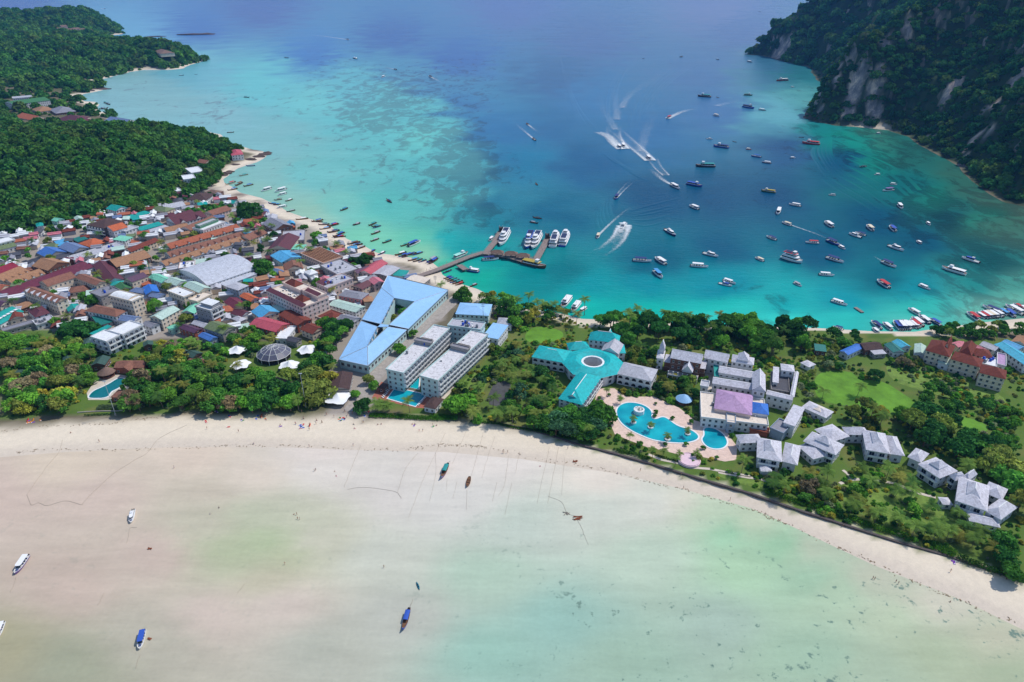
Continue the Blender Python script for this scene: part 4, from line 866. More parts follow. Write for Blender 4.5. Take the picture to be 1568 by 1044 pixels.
def zig(root, q1, q2, n_):
    """zigzag gables along the inner edge"""
    a = GV(*q1[:2], LZ+q1[2])-np.array(root.location); b2 = GV(*q2[:2], LZ+q2[2])-np.array(root.location)
    for i in range(n_):
        p, r = a+(b2-a)*i/n_, a+(b2-a)*(i+1)/n_; mm_ = (p+r)/2
        k = MB(); k.add([tuple(p-(0,0,3)), tuple(r-(0,0,3)), tuple(mm_+(0,0,.3)), tuple(p-(0.5,0,3)), tuple(r-(0.5,0,3)), tuple(mm_+(-.5,0,.3))], [(0,1,2),(5,4,3),(0,2,5,3),(1,4,5,2)], RM('skyb') if i % 2 else M_TRIM); k.build('gable_panel', root)
zig(upper, I1, I4, 9); zig(lower, J1, J3, 8)
for cx, cy, a, bb in ((595,505,0,0),):
    for q in ((T,(1050,560)),(T,(1190,640)),(T,(1350,420)),(T,(1480,580)),(T,(1000,800)),(T,(950,950)),(T,(1150,830)),(T,(1080,920))):
        p = GV(q[0], q[1], LZ+7); OCC.append((p[0], p[1], .55, .83, 21, 13))
b_ = bld
b_('T6',(258,722),(462,712),(637,548),4.6,'gable','dkbrown','concrete','broad taupe roofed restaurant below the great blue roof',name='restaurant',ridge='v',rh=1.6)
# --- twin balcony hotel blocks
def stair(r, L, W, h):
    cap(r, -L*.5, L*.5, W*.06, W*.12, h, 2.2, 'flat', 'grey', 'concrete'); cap(r, -L*.35, L*.35, W*.12, W*.17, h, 1.0, 'flat', 'cream', 'concrete')
mat('roof_stained', (214,212,214), .85, .1, .4, stain=.75); ROOFC['stained'] = (214,212,214)
_RM = RM
def RM(k): return MATS['roof_stained'] if k == 'stained' else _RM(k)
b_('T6',(800,528),(968,566),(1382,134),13,'flat','stained','paleteal','four-storey pale teal hotel block with stained white roof, next to the pool deck loungers',name='hotel',st=4,balc=(1,),extra=stair,tanks=2)
b_('R1',(12,958),(188,1006),(592,548),13,'flat','stained','paleteal','four-storey pale teal hotel block with stained white roof, beside the palm garden',name='hotel',st=4,balc=(1,),extra=stair,tanks=2)
b_('R1',(275,484),(590,526),(642,458),14,'flat','ltgrey','paleteal','rear hotel block linking the twin balcony blocks, roof full of tanks',name='hotel',st=4,tanks=16)
b_('R1',(350,372),(665,389),(772,284),6.5,'hip','ltblue','paleteal','light blue hip roofed hall with a pole, near the shore trees',name='hall',rh=2.2)
b_('R1',(605,582),(755,609),(887,494),8,'shed','ltblue','white','white building with pale blue sheet roof and an outside stair',name='hotel',st=2,rh=.8)
b_('R1',(735,470),(880,480),(850,410),4.5,'hip','ltgrey','white','small white peaked roof behind the pale blue sheet roof',name='pavilion')
b_('T6',(1155,874),(1267,899),(1337,799),3.6,'hip','dkbrown','white','white pool bar with brown hip roof at the end of the rectangular pool',name='pavilion')
b_('T6',(725,694),(782,709),(822,664),3.4,'hip','dkbrown','brown','small brown hip roofed hut on the terracotta pool deck',name='pavilion')
# --- teal Y-shaped hotel
b_('R3',(85,408),(402,466),(468,352),7,'hip','hotelteal','white','teal roofed hotel, long west wing with arched galleries',name='hotel',st=2,rh=3.4,arch=(0,))
b_('R3',(335,800),(565,860),(738,592),7,'hip','hotelteal','white','teal roofed hotel, south wing with a dormered hip end',name='hotel',st=3,rh=4,ridge='v',balc=(1,3),extra=lambda r,L,W,h: cap(r,-L*.2,L*.2,-W*.42,-W*.12,h+1.2,.2,'gable','hotelteal','white',ridge='v',rh=1.8))
b_('R3',(885,564),(1217,639),(1252,519),7.2,'hip','ltgrey','white','grey roofed east wing of the teal hotel with arches towards the pool',name='hotel',st=2,rh=3,arch=(0,1))
# ring-shaped centre
C0 = GV('R3',(662,452),LZ+8)
def ring(label):
    root = link('hotel', None, None, (C0[0], C0[1], LZ)); tag(root, label, 'hotel')
    n_ = 16; ro, ri = 17.0, 5.8
    k = MB(); k.lathe([(ro-.8, -1), (ro-.8, 7.1)], WM('white'), n_); k.f = k.f[:-1]; k.m = k.m[:-1]; k.build('wall', root)
    k = MB(); k.lathe([(ri+.5, 7.1), (ri+.5, -.5)], WM('white'), n_); k.f = k.f[:-1]; k.m = k.m[:-1]; k.build('court_wall', root)
    oc = lambda a: (ro+1.6)*math.cos(math.pi/8)/math.cos((a % (math.pi/4))-math.pi/8)
    for i in range(n_):
        a0, a1 = 2*math.pi*i/n_, 2*math.pi*(i+1)/n_; rm_ = 10.5
        p = lambda r_, a, z: (r_*math.cos(a), r_*math.sin(a), z)
        k = MB(); k.add([p(oc(a0),a0,7.2),p(oc(a1),a1,7.2),p(rm_,a1,9.8),p(rm_,a0,9.8),p(ri+1.2,a0,8.2),p(ri+1.2,a1,8.2)], [(0,1,2,3),(3,2,5,4)], RM('hotelteal'))
        k.add([p(ri+1.2,a0,8.2),p(ri+1.2,a1,8.2),p(ri,a1,8.2),p(ri,a0,8.2),p(ri,a0,7.5),p(ri,a1,7.5)], [(0,1,2,3),(3,2,5,4)], M_TRIM)
        k.add([p(oc(a0),a0,7.2),p(oc(a1),a1,7.2),p(oc(a1),a1,7.0),p(oc(a0),a0,7.0)], [(1,0,3,2)], M_TRIM); k.build('roof', root)
        am = (a0+a1)/2
        for z in (.3, 3.7):
            link('arch_window', ARCH, root, p(ri+.5, am, z), am-math.pi/2, (.8, 1, .95))
            link('window', WINB, root, p(ro-.8, am, z+1), am+math.pi/2)
    k = MB(); k.lathe([(ri+.4, .05), (.1, .06)], M_CONC, n_); k.build('court_floor', root)
    OCC.append((C0[0], C0[1], 1, 0, 16, 16))
ring('round teal roofed hall with an open circular courtyard at the centre of the hotel')
b_('R3',(618,244),(905,279),(892,204),9,'hip','hotelteal','white','teal hip roofed lobby on the sea side of the hotel',name='hotel',st=3,rh=4.5,extra=lambda r,L,W,h: cap(r,L*.05,L*.25,W*.1,W*.5,h+.5,.3,'gable','hotelteal','white',ridge='v',rh=3.5))
b_('R3',(440,346),(640,334),(642,264),6,'hip','hotelteal','white','low teal hip roof between the lobby and the west wing',name='hotel',st=2,rh=3.4)
b_('R3',(735,352),(905,384),(912,284),7.5,'gable','ltgrey','white','grey gabled link behind the round hall',name='hotel',st=2,rh=3.5)
b_('R3',(890,372),(972,374),(985,290),6,'hip','hotelteal','white','teal hip roofed annex beside the grey gabled link',name='hotel',st=2)
# --- grey resort with lavender roof
b_('R5',(450,856),(1088,934),(1102,694),6.2,'flat','cream','white','two-storey white resort block carrying the lavender and blue roofs',name='hotel',st=2,tanks=5)
def z6(v,p): return None
b_('R5',(572,768),(930,832),(945,644),8.6,'hip','lav','pinkcream','lavender-pink hip roof on the white resort block',name='hall',rh=3.6,wins=False)
b_('R5',(928,806),(1090,830),(1092,728),8.4,'hip','brightblue','white','bright blue hip roof next to the lavender one',name='hall',rh=2.4,wins=False)
b_('R5',(555,534),(1042,614),(1052,550),8,'gable','greyvilla','white','long grey roofed wing in front of the narrow teal courts',name='hotel',st=2,rh=1.8)
b_('R5',(612,429),(952,489),(992,430),8,'gable','greyvilla','white','long grey roofed wing between two teal courts',name='hotel',st=2,rh=1.8)
b_('R5',(590,469),(802,503),(812,460),5,'flat','tealdk','white','narrow teal glazed court between grey wings',name='pavilion',wins=False)
b_('R5',(575,464),(622,469),(642,334),6,'shed','teal','white','teal glazed link at the head of the grey wings',name='pavilion',wins=False)
b_('R5',(640,362),(820,392),(826,366),5,'flat','tealdk','white','narrow teal glazed court behind the grey wings',name='pavilion',wins=False)
b_('R5',(932,594),(1060,614),(1097,456),11,'gable','greyvilla','white','high grey gable crossing the ends of the long wings',name='hotel',st=3,ridge='v',rh=3.6)
b_('R5',(1108,594),(1282,622),(1287,454),5.5,'flat','dkgrey','concrete','black flat court roof enclosed by grey strips',name='hotel',st=2)
b_('R5',(1284,654),(1329,664),(1337,424),8,'gable','greyvilla','white','narrow grey strip roof along the outer side of the black court',name='hotel',st=2,ridge='v',rh=.8)
b_('R5',(1205,409),(1334,426),(1340,364),10,'hip','greyvilla','white','grey pyramid roofed corner tower by the big trees',name='hotel',st=3)
b_('R5',(1122,519),(1181,529),(1188,396),8,'shed','greyvilla','white','grey strip roof on the inner side of the black court',name='hotel',st=2)
b_('R5',(1060,634),(1311,694),(1320,652),8,'gable','greyvilla','white','grey strip roof in front of the black court',name='hotel',st=2,rh=1)
b_('R5',(1222,900),(1334,938),(1335,758),8,'shed','greyvilla','white','sloping pale grey roof at the outer corner of the resort block',name='hotel',st=2,rh=1.5)
b_('R5',(1095,955),(1224,1010),(1226,885),5.5,'flat','grey','bluegrey','grey walled court below the resort block',name='hotel',st=2,wins=False)
b_('R5',(905,966),(1086,1008),(1092,962),3,'flat','terracotta' if False else 'redbrown','terracotta','low brick-red terrace in front of the resort block',name='terrace',wins=False)
def open_front(r, L, W, h):
    for i in range(7):
        x = -L*.46+L*.92*i/6; k = MB(); k.box(x-.25, x+.25, -W*.5-6.2, -W*.5-5.7, -.5, 5.6, M_TRIM); k.build('column', r)
    k = MB(); k.box(-L*.48, L*.48, -W*.5-6.4, -W*.5, 2.6, 2.9, M_CONC); k.box(-L*.48, L*.48, -W*.5-6.5, -W*.5-6.35, 2.9, 3.7, M_TRIM); k.build('gallery', r)
b_('R5',(160,294),(452,349),(502,274),11,'gable','greyvilla','brown','grey gabled main house of the old resort',name='hotel',st=3,rh=3.5,extra=lambda r,L,W,h: (open_front(r,L,W,h), cap(r,-L*.05,L*.3,-W*1.0,0,h-4.5,.5,'gable','greyvilla','white',ridge='v',rh=4)))
b_('R5',(100,330),(492,400),(502,345),6.6,'shed','greyvilla','brown','lower grey verandah roof of the old resort with white columns',name='verandah',rh=1.6,wins=False)
b_('R5',(475,294),(702,339),(722,264),10,'gable','greyvilla','white','plain grey gabled wing beside the main house',name='hotel',st=3,rh=3)
b_('R5',(735,326),(947,362),(962,294),10,'hip','greyvilla','white','grey hip roofed wing with a pyramid lantern',name='hotel',st=3,rh=2.5,extra=lambda r,L,W,h: cap(r,-L*.25,L*.25,-W*.4,W*.45,h+1.2,.4,'hip','greyvilla','white',rh=3.6))
b_('R5',(30,294),(102,304),(152,229),8,'hip','greyvilla','white','grey hip roofed corner house with a sharp peak behind',name='hotel',st=2,extra=lambda r,L,W,h: cap(r,-L*.3,L*.45,0,W*.6,h+1,2,'hip','greyvilla','white',rh=5))
b_('R5',(440,560),(520,575),(530,520),7,'flat','ltgrey','white','white stair tower between old resort and white block',name='hotel',st=2)
b_('R5',(690,905),(780,918),(790,830),6.6,'flat','cream','bluegrey','grey-white projecting stair bay of the resort block',name='hotel',st=2)
# --- grey villas: clusters of hip roofs
def villa(v, parts, label):
    for i, (A, B, C, h, kd, nm) in enumerate(parts):
        def ex(r, L, W, hh, kd=kd):
            if kd == 'p': cap(r, -L*.22, L*.22, -W*.26, W*.26, hh+hh*.22, .5, 'hip', 'greyvilla', 'white', rh=min(L, W)*.2)
        b_(v, A, B, C, h, 'hip', 'greyvilla', 'white', label+nm, name='villa', st=max(1, int(h/3)), rh=h*.42, ov=.9, grow=1.02, extra=ex, balc=(0,) if kd == 'p' else ())
villa('R7', [((208,482),(422,474),(437,392),6,'',', rear roof'),((362,612),(596,656),(644,476),7,'p',', main roof with peaked lantern'),((592,648),(744,688),(738,500),5.2,'',', lower terrace roof')], 'grey hip roofed villa nearest the round pool')
villa('R7', [((905,352),(1066,470),(1217,404),6,'',', rear roof'),((800,462),(1102,592),(1252,526),7,'p',', main roof with peaked lantern'),((745,506),(892,632),(1022,552),4.6,'',', open roof terrace')], 'grey diamond-set villa between two straight ones')
villa('R8', [((150,236),(332,240),(332,180),6,'',', rear roof'),((305,356),(497,390),(562,246),7,'p',', main roof with peaked lantern'),((495,390),(614,406),(602,260),5.2,'',', side terrace roof')], 'grey villa behind the palms of the path fork')
villa('R8', [((635,414),(742,462),(802,386),5.2,'',', terrace roof'),((718,472),(892,586),(1002,506),7,'p',', main roof with peaked lantern'),((960,560),(1016,606),(1068,552),6.4,'p',', small peaked roof'),((1065,576),(1122,606),(1202,556),6,'',', rear roof')], 'grey stepped villa beside the dense wood')
villa('R8', [((1020,762),(1272,846),(1236,630),7,'p',', main roof with peaked lantern'),((1245,838),(1382,916),(1312,706),6,'',', roof over the open lounge'),((1240,696),(1392,760),(1348,636),6,'',', rear roof'),((1130,926),(1377,980),(1362,906),3.6,'',', ground floor roof')], 'grey villa with a curved white pergola')
b_('R8',(918,796),(1002,800),(992,740),3,'hip','greyvilla','white','small grey hip roofed garden hut',name='pavilion')
b_('R7',(780,140),(1012,246),(1087,186),4,'hip','greyvilla','white','small pale grey spa cottage by the lawn',name='bungalow',rh=1.6,extra=lambda r,L,W,h: cap(r,-L*.1,L*.2,-W*.3,W*.3,h+.6,.3,'hip','cream','white',rh=.8))
b_('R6',(105,314),(162,344),(167,304),3,'hip','greyvilla','white','tiny grey hut beside the big trees',name='pavilion')
b_('R7',(400,745),(510,752),(505,690),2.8,'hip','greyvilla','white','small grey gazebo in front of the villa by the round pool',name='pavilion',wins=False)
# --- right-hand hotel
b_('R6',(905,234),(1062,279),(1122,214),9,'hip','redbrown','cream','red-brown hip roofed hotel, western house',name='hotel',st=3,rh=4.5,extra=lambda r,L,W,h: cap(r,L*.1,L*.32,-W*.1,W*.6,h+1,.3,'gable','redbrown','cream',ridge='v',rh=4))
b_('R6',(1068,290),(1257,345),(1284,294),9,'hip','redbrown','cream','red-brown hip roofed hotel, long middle house',name='hotel',st=3,rh=3)
b_('R6',(1118,250),(1202,274),(1242,206),10,'hip','redbrown','cream','red-brown hip roofed hotel, high central house',name='hotel',st=3,rh=4)
b_('R6',(1253,378),(1422,421),(1452,370),9,'hip','redbrown','cream','red-brown hip roofed hotel, eastern house',name='hotel',st=3,rh=3.4)
b_('R6',(1223,270),(1342,287),(1392,244),8,'hip','redbrown','cream','red-brown hip roofed hotel, rear house',name='hotel',st=3,rh=2.6)
b_('R6',(1262,322),(1362,346),(1384,296),7,'flat','white','white','white roof terrace between the red-brown hotel houses',name='hotel',st=2,tanks=6)
b_('R6',(1362,326),(1422,340),(1442,270),7.4,'flat','lav','white','pale lilac roof slab at the eastern red-brown hotel',name='hotel',st=2)
b_('R6',(1063,190),(1117,216),(1152,189),6,'gable','pink','cream','rose pink roof behind the western red-brown house',name='shop')
b_('R6',(1208,210),(1265,239),(1278,219),5,'gable','pink','cream','rose pink roof behind the central red-brown house',name='shop')
b_('R6',(1250,200),(1352,240),(1397,220),5,'gable','ltgrey','white','pale lilac-grey roof behind the rear red-brown house',name='shop')
b_('R6',(1345,196),(1542,330),(1584,286),6,'gable','cyan','white','long cyan roofed hall beside the red-brown hotel',name='hall',rh=1.6)
b_('R6',(1385,186),(1500,235),(1540,212),6.4,'gable','skyb','white','pale cyan roof behind the long cyan hall',name='hall',rh=1.4)
b_('R6',(1450,178),(1562,215),(1582,168),6,'gable','tan','cream','tan roofed house at the eastern edge of the beach')
b_('R6',(355,240),(412,266),(548,230),4,'gable','brightblue','white','vivid blue beach bar roof under the big trees',name='shop')
b_('R6',(520,236),(642,225),(592,178),4,'gable','dkbrown','brown','brown thatched beach huts beside the vivid blue roof',name='shop')
b_('R6',(640,196),(702,250),(747,220),4,'gable','tealdk','white','dark teal dive shop roof behind the speedboats',name='shop')
b_('R6',(690,178),(752,220),(807,205),4,'gable','cyan','white','cyan dive shop roof behind the speedboats',name='shop')
b_('R6',(835,250),(912,266),(907,206),4,'gable','palemint','white','pale mint shop roof beside the western red-brown house',name='shop')
b_('R6',(580,262),(662,256),(652,228),3.4,'shed','ltgrey','concrete','pale canvas shed roof beside the brown beach huts',name='shed')
b_('R6',(200,235),(275,245),(270,205),3.4,'shed','tealdk','brown','dull teal shed roof hidden under the big trees',name='shed')
b_('R6',(985,310),(1062,330),(1068,296),4.6,'shed','palemint','white','pale mint porch roof between the red-brown houses',name='shop')
# ================================================================== POOLS, DECKS, LAWNS
M_POOL, n, b = new_mat('pool_water')
ge = N(n,'ShaderNodeNewGeometry'); no = N(n,'ShaderNodeTexNoise'); no.inputs['Scale'].default_value = .09; no.inputs['Detail'].default_value = 5; n.links.new(ge.outputs['Position'], no.inputs['Vector'])
cr = N(n,'ShaderNodeValToRGB'); cr.color_ramp.elements[0].position=.3; cr.color_ramp.elements[1].position=.7
cr.color_ramp.elements[0].color = (*lin((4,128,152)),1); cr.color_ramp.elements[1].color = (*lin((30,182,192)),1)
n.links.new(no.outputs['Fac'], cr.inputs[0]); n.links.new(cr.outputs[0], b.inputs['Base Color']); b.inputs['Roughness'].default_value=.08; b.inputs['IOR'].default_value=1.33
n2 = N(n,'ShaderNodeTexNoise'); n2.inputs['Scale'].default_value=1.6; n.links.new(ge.outputs['Position'], n2.inputs['Vector'])
bp = N(n,'ShaderNodeBump'); bp.inputs['Strength'].default_value=.12; bp.inputs['Distance'].default_value=.3; n.links.new(n2.outputs['Fac'], bp.inputs['Height']); n.links.new(bp.outputs[0], b.inputs['Normal'])
M_DECK = mat('pink_paving', (224,196,180), .9, .16, .5, stain=.18); M_DECK2 = mat('terracotta_deck', (172,104,86), .9, .18, .6, stain=.2); M_PALEP = mat('pale_paving', (206,194,178), .9, .14, .4, stain=.15)
M_LAWN = mat('lawn_grass', (98,144,44), .95, .3, .12, stain=.0); M_LAWN2 = mat('rough_grass', (112,138,60), .95, .38, .3, stain=.35); M_ASPH = mat('worn_asphalt', (84,84,84), .95, .25, .3, stain=.4)
def pool(pts_v, v, label, z=LZ+.12, sm=3, wm_=None):
    pts = smooth_loop(gv(v, pts_v, z), sm) if sm else gv(v, pts_v, z)
    c = np.mean(pts, axis=0); P = [p-c for p in pts]
    ar = sum(P[i][0]*P[(i+1)%len(P)][1]-P[(i+1)%len(P)][0]*P[i][1] for i in range(len(P)))
    if ar < 0: P = P[::-1]
    root = link('swimming_pool', None, None, (c[0], c[1], z)); tag(root, label, 'pool')
    k = MB(); k.add([(p[0],p[1],0) for p in P], [tuple(range(len(P)))], wm_ or M_POOL); k.build('water', root)
    Q = []
    for i in range(len(P)):
        a, d = P[i-1], P[(i+1)%len(P)]; t = d-a; t = t/(np.hypot(*t)+1e-9); Q.append(P[i]+np.array((t[1],-t[0]))*.75)
    k = MB(); L = len(P)
    k.add([(p[0],p[1],.12) for p in P]+[(q[0],q[1],.12) for q in Q]+[(p[0],p[1],-.05) for p in P]+[(q[0],q[1],-.15) for q in Q], [(i,L+i,L+(i+1)%L,(i+1)%L) for i in range(L)]+[(i,(i+1)%L,2*L+(i+1)%L,2*L+i) for i in range(L)]+[(L+i,3*L+i,3*L+(i+1)%L,L+(i+1)%L) for i in range(L)], M_TRIM); k.build('coping', root)
    OCC.append((c[0], c[1], 1, 0, max(abs(p[0]) for p in P)*.9, max(abs(p[1]) for p in P)*.9))
    return root, c
sheet('pool_deck', gv('R4',[(90,210),(250,212),(360,290),(620,290),(860,395),(1010,515),(1290,585),(1345,680),(1405,760),(1395,885),(1290,900),(1040,850),(860,835),(700,795),(560,765),(400,705),(255,645),(200,520),(225,400),(150,340),(70,320)]), LZ+.05, M_DECK)
big, c = pool([(270,430),(290,380),(350,350),(420,345),(500,360),(570,395),(605,440),(595,480),(612,502),(650,500),(700,480),(740,490),(790,530),(860,575),(940,590),(1000,620),(1042,660),(1030,690),(980,710),(900,725),(800,720),(700,710),(600,690),(500,650),(400,600),(330,550),(285,490)], 'R4', 'large curving turquoise resort pool with planted islands', sm=2)
def island(root, c, v, p, r, tall, name):
    q = GV(v, p, LZ+.2)[:2]-c; k = MB()
    k.lathe([(r, -.1), (r, tall), (r*.72, tall), (r*.7, tall-.15), (.1, tall-.12)], M_TRIM, 14); k.build(name, root, (q[0], q[1], 0))
    k = MB(); rn = random.Random(int(p[0]))
    for i in range(60):
        a, rr = rn.uniform(0, 6.3), r*.7*rn.random()**.5; s = .35; x, y, z = rr*math.cos(a), rr*math.sin(a), tall+rn.uniform(0, .5); d = rn.uniform(0, 3)
        k.add([(x-s*math.cos(d),y-s*math.sin(d),z),(x+s*math.cos(d),y+s*math.sin(d),z),(x+s*math.cos(d),y+s*math.sin(d),z+s)], [(0,1,2)], mat('planter_leaf',(60,96,44),.8))
    k.build('planting', root, (q[0], q[1], 0))
island(big, c, 'R4', (480,440), 3.0, 2.4, 'fountain_island')
for p in ((430,535),(590,580),(750,692),(940,642)): island(big, c, 'R4', p, 1.5, .7, 'planter_island')
pool([(1090,590),(1140,578),(1200,593),(1260,630),(1300,680),(1312,730),(1280,768),(1220,782),(1150,772),(1100,740),(1072,690),(1102,650)], 'R4', 'smaller round turquoise pool beside the large curving one', sm=2)
sheet('pool_deck', gv('T6',[(670,795),(760,640),(880,685),(1190,755),(1370,760),(1300,900),(1080,885),(800,825)]), LZ+.05, M_DECK2)
pool([(892,697),(1182,762),(1082,872),(820,797)], 'T6', 'rectangular blue hotel pool below the twin balcony blocks', sm=0)
pool([(1000,690),(1110,712),(1120,600),(1330,372),(1300,362)], 'T6', 'narrow blue canal pool between the twin balcony blocks', sm=0)
sheet('pool_deck', gv('T4',[(815,625),(905,490),(1000,470),(1100,445),(1230,470),(1225,560),(1150,640),(1010,690),(830,690)]), LZ+.05, M_PALEP)
pool([(835,650),(880,602),(960,570),(1040,530),(1090,495),(1140,480),(1190,502),(1170,545),(1090,590),(1040,612),(1012,670),(840,674)], 'T4', 'dark teal kidney-shaped pool in the beach grove', sm=2, wm_=mat('dark_pool', (10,112,120), .1, .15))
# lawns, paths, yards
def lawn(v, pts, name='lawn', m=None, z=LZ+.03, sm=2): sheet(name, smooth_loop(gv(v, pts, LZ), sm) if sm else gv(v, pts, LZ), z, m or M_LAWN)
lawn('R6',[(190,370),(440,365),(470,420),(640,430),(760,510),(880,590),(1000,620),(1310,700),(1300,770),(1150,730),(980,660),(760,640),(640,650),(420,590),(200,560)])
lawn('R6',[(640,330),(760,290),(900,290),(1250,440),(1450,560),(1380,640),(1050,540),(800,470),(690,430)], 'meadow', M_LAWN2, LZ+.06)
lawn('R1',[(1000,560),(1100,480),(1350,520),(1380,600),(1200,650),(1020,640)])
lawn('R2',[(170,480),(300,400),(430,260),(560,330),(480,520),(450,640),(150,660)], m=M_LAWN2)
lawn('R2',[(860,820),(960,640),(1120,500),(1180,560),(1090,700),(1060,860)], m=M_LAWN)
lawn('R2',[(530,540),(585,420),(680,380),(750,420),(745,560),(680,640),(550,610)], 'asphalt_yard', M_ASPH, LZ+.07, 0)
lawn('R8',[(60,640),(220,560),(500,600),(700,700),(900,760),(1000,900),(1200,1010),(900,1040),(500,960),(200,850),(0,790)], m=M_LAWN2)
lawn('R7',[(0,760),(200,790),(520,880),(480,940),(240,870),(0,800)], m=M_LAWN2)
def strip(v, pts, w_, name, m, z=LZ+.09):
    P = [np.array(GV(v, p, LZ)[:2]) for p in pts]; Lf = []; Rt = []
    for i, p in enumerate(P):
        t = P[min(i+1,len(P)-1)]-P[max(i-1,0)]; t = t/np.hypot(*t); nn = np.array((-t[1], t[0]))*w_/2; Lf.append(p+nn); Rt.append(p-nn)
    k = MB(); n_ = len(P); k.add([(q[0],q[1],z) for q in Lf]+[(q[0],q[1],z) for q in Rt], [(i,n_+i,n_+i+1,i+1) for i in range(n_-1)], m)
    o = k.build(name); tag(o, kind='structure'); return o
strip('R7',[(0,755),(130,780),(280,805),(400,820),(520,865)],1.7,'garden_path',M_PALEP)
strip('R4',[(560,830),(700,885),(850,915),(960,955),(1150,970),(1300,1000),(1530,1040)],1.7,'garden_path',M_PALEP)
strip('R7',[(1140,862),(1250,825),(1380,820),(1530,830)],1.8,'garden_path',M_PALEP,LZ+.10); strip('R7',[(1255,820),(1215,770),(1170,735)],1.6,'garden_path',M_PALEP,LZ+.11)
strip('R8',[(270,590),(390,600),(540,630),(700,700),(860,740)],1.8,'garden_path',M_PALEP,LZ+.12)
strip('T6',[(1500,590),(1400,740),(1340,800)],2.2,'garden_path',M_PALEP); strip('R1',[(600,700),(470,840),(330,1030)],2.4,'garden_path',M_PALEP,LZ+.1)
strip('T6',[(480,920),(560,760),(700,600),(850,440),(1050,230),(1180,90),(1300,-60)],9,'lane',M_CONC,LZ+.08)
strip('R1',[(150,420),(260,310),(390,200)],10,'lane',M_CONC,LZ+.085)
sheet('terrace_paving', gv('R5',[(500,330),(600,310),(580,560),(520,620),(470,860),(500,870),(1090,930),(1100,1000),(690,960),(440,880)]), LZ+.04, M_PALEP)
# round pink terrace beside the small pool
q = GV('R4',(955,880),LZ+1.2); k = MB(); k.lathe([(5.6,-1.2),(5.6,0),(5.2,0),(5.2,.35),(5.05,.35),(5.05,.02),(.1,.03)], mat('pink_terrace',(226,196,206),.8,.1), 22)
tag(k.build('round_terrace', None, tuple(q)), 'round pale pink sun terrace at the beach edge of the pool deck', 'terrace')
# ================================================================== DOME, TENTS
def dome():
    c = GV('T5',(1158,285),LZ+5); root = link('dome_pavilion', None, None, (c[0], c[1], LZ)); tag(root, 'dark glazed polygonal dome pavilion with white ribs among the trees', 'pavilion')
    mg_ = mat('dome_panel', (92,92,108), .35, .15, .6, spec=.5); n_ = 12; R = 10.6; lv = [(R, 3.2), (R*.72, 5.6), (R*.36, 7.2), (.3, 7.8)]
    k = MB(); k.lathe([(R-.7,-.5),(R-.7,3.2)], M_DARKIN, n_); k.build('wall', root)
    for i in range(n_):
        a0, a1 = 2*math.pi*i/n_, 2*math.pi*(i+1)/n_
        for j in range(3):
            (r0, z0), (r1, z1) = lv[j], lv[j+1]; k = MB()
            k.add([(r0*math.cos(a0),r0*math.sin(a0),z0),(r0*math.cos(a1),r0*math.sin(a1),z0),(r1*math.cos(a1),r1*math.sin(a1),z1),(r1*math.cos(a0),r1*math.sin(a0),z1)], [(0,1,2,3)], mg_); k.build('panel', root)
        k = MB(); k.tube([(r*math.cos(a0), r*math.sin(a0), z+.08) for r, z in lv], .16, M_FRAME, 4); k.build('rib', root)
        k = MB(); k.box(-.12,.12,-.12,.12,-.5,3.2,M_TRIM); k.build('post', root, ((R-.3)*math.cos(a0),(R-.3)*math.sin(a0),0))
    for r, z in lv[:3]:
        k = MB(); k.tube([(r*math.cos(2*math.pi*i/n_), r*math.sin(2*math.pi*i/n_), z+.08) for i in range(n_+1)], .16, M_FRAME, 4, False); k.build('ring_beam', root)
    OCC.append((c[0], c[1], 1, 0, R+1, R))
dome()
M_CANV = mat('white_canvas', (236,236,236), .7, .05, .8)
def tent(v, p, R, ps, label, n_=6, hh=5.8, rot=0):
    c = GV(v, p, LZ+3); root = link('canopy_tent', None, None, (c[0], c[1], LZ), rot); tag(root, label, 'tent'); k = MB(); rings = 7; seg = n_*4; vv = []; ff = []
    for j in range(rings+1):
        t = j/rings
        for i in range(seg):
            a = 2*math.pi*i/seg; cc = math.cos(n_*a)*.5+.5; r = R*t*(.78+.22*cc); z = 2.6+(hh-2.6)*(1-t)**2.2+(-.25*(1-cc)*t*t)*0+.35*(1-cc)*t
            vv.append((r*math.cos(a), r*math.sin(a), z))
    for j in range(rings):
        for i in range(seg): ff.append((j*seg+i, (j+1)*seg+i, (j+1)*seg+(i+1)%seg, j*seg+(i+1)%seg))
    k.add(vv, ff, M_CANV); k.build('canopy', root, smooth=True)
    for i in range(n_):
        a = 2*math.pi*i/n_; k = MB(); k.tube([(R*math.cos(a),R*math.sin(a),-.3),(R*math.cos(a)*.99,R*math.sin(a)*.99,2.6)], .08, M_STEEL, 5); k.build('pole', root)
    k = MB(); k.tube([(0,0,0),(0,0,hh+.4)], .12, M_STEEL, 6); k.build('mast', root); OCC.append((c[0], c[1], 1, 0, R*.8, R*.8))
tent('T5',(820,275),6.2,0,'white peaked canvas tent at the inland side, west of the dome'); tent('T5',(850,412),6.4,0,'white peaked canvas tent at the beach side, west of the dome',rot=.4)
tent('T5',(1475,272),6.6,0,'white peaked canvas tent at the inland side, east of the dome',rot=.2); tent('T5',(1305,420),6.6,0,'white peaked canvas tent at the beach side, east of the dome',rot=.6)
tent('T6',(350,785),8,0,'white canvas beach canopy below the taupe roofed restaurant',n_=4,rot=.6)
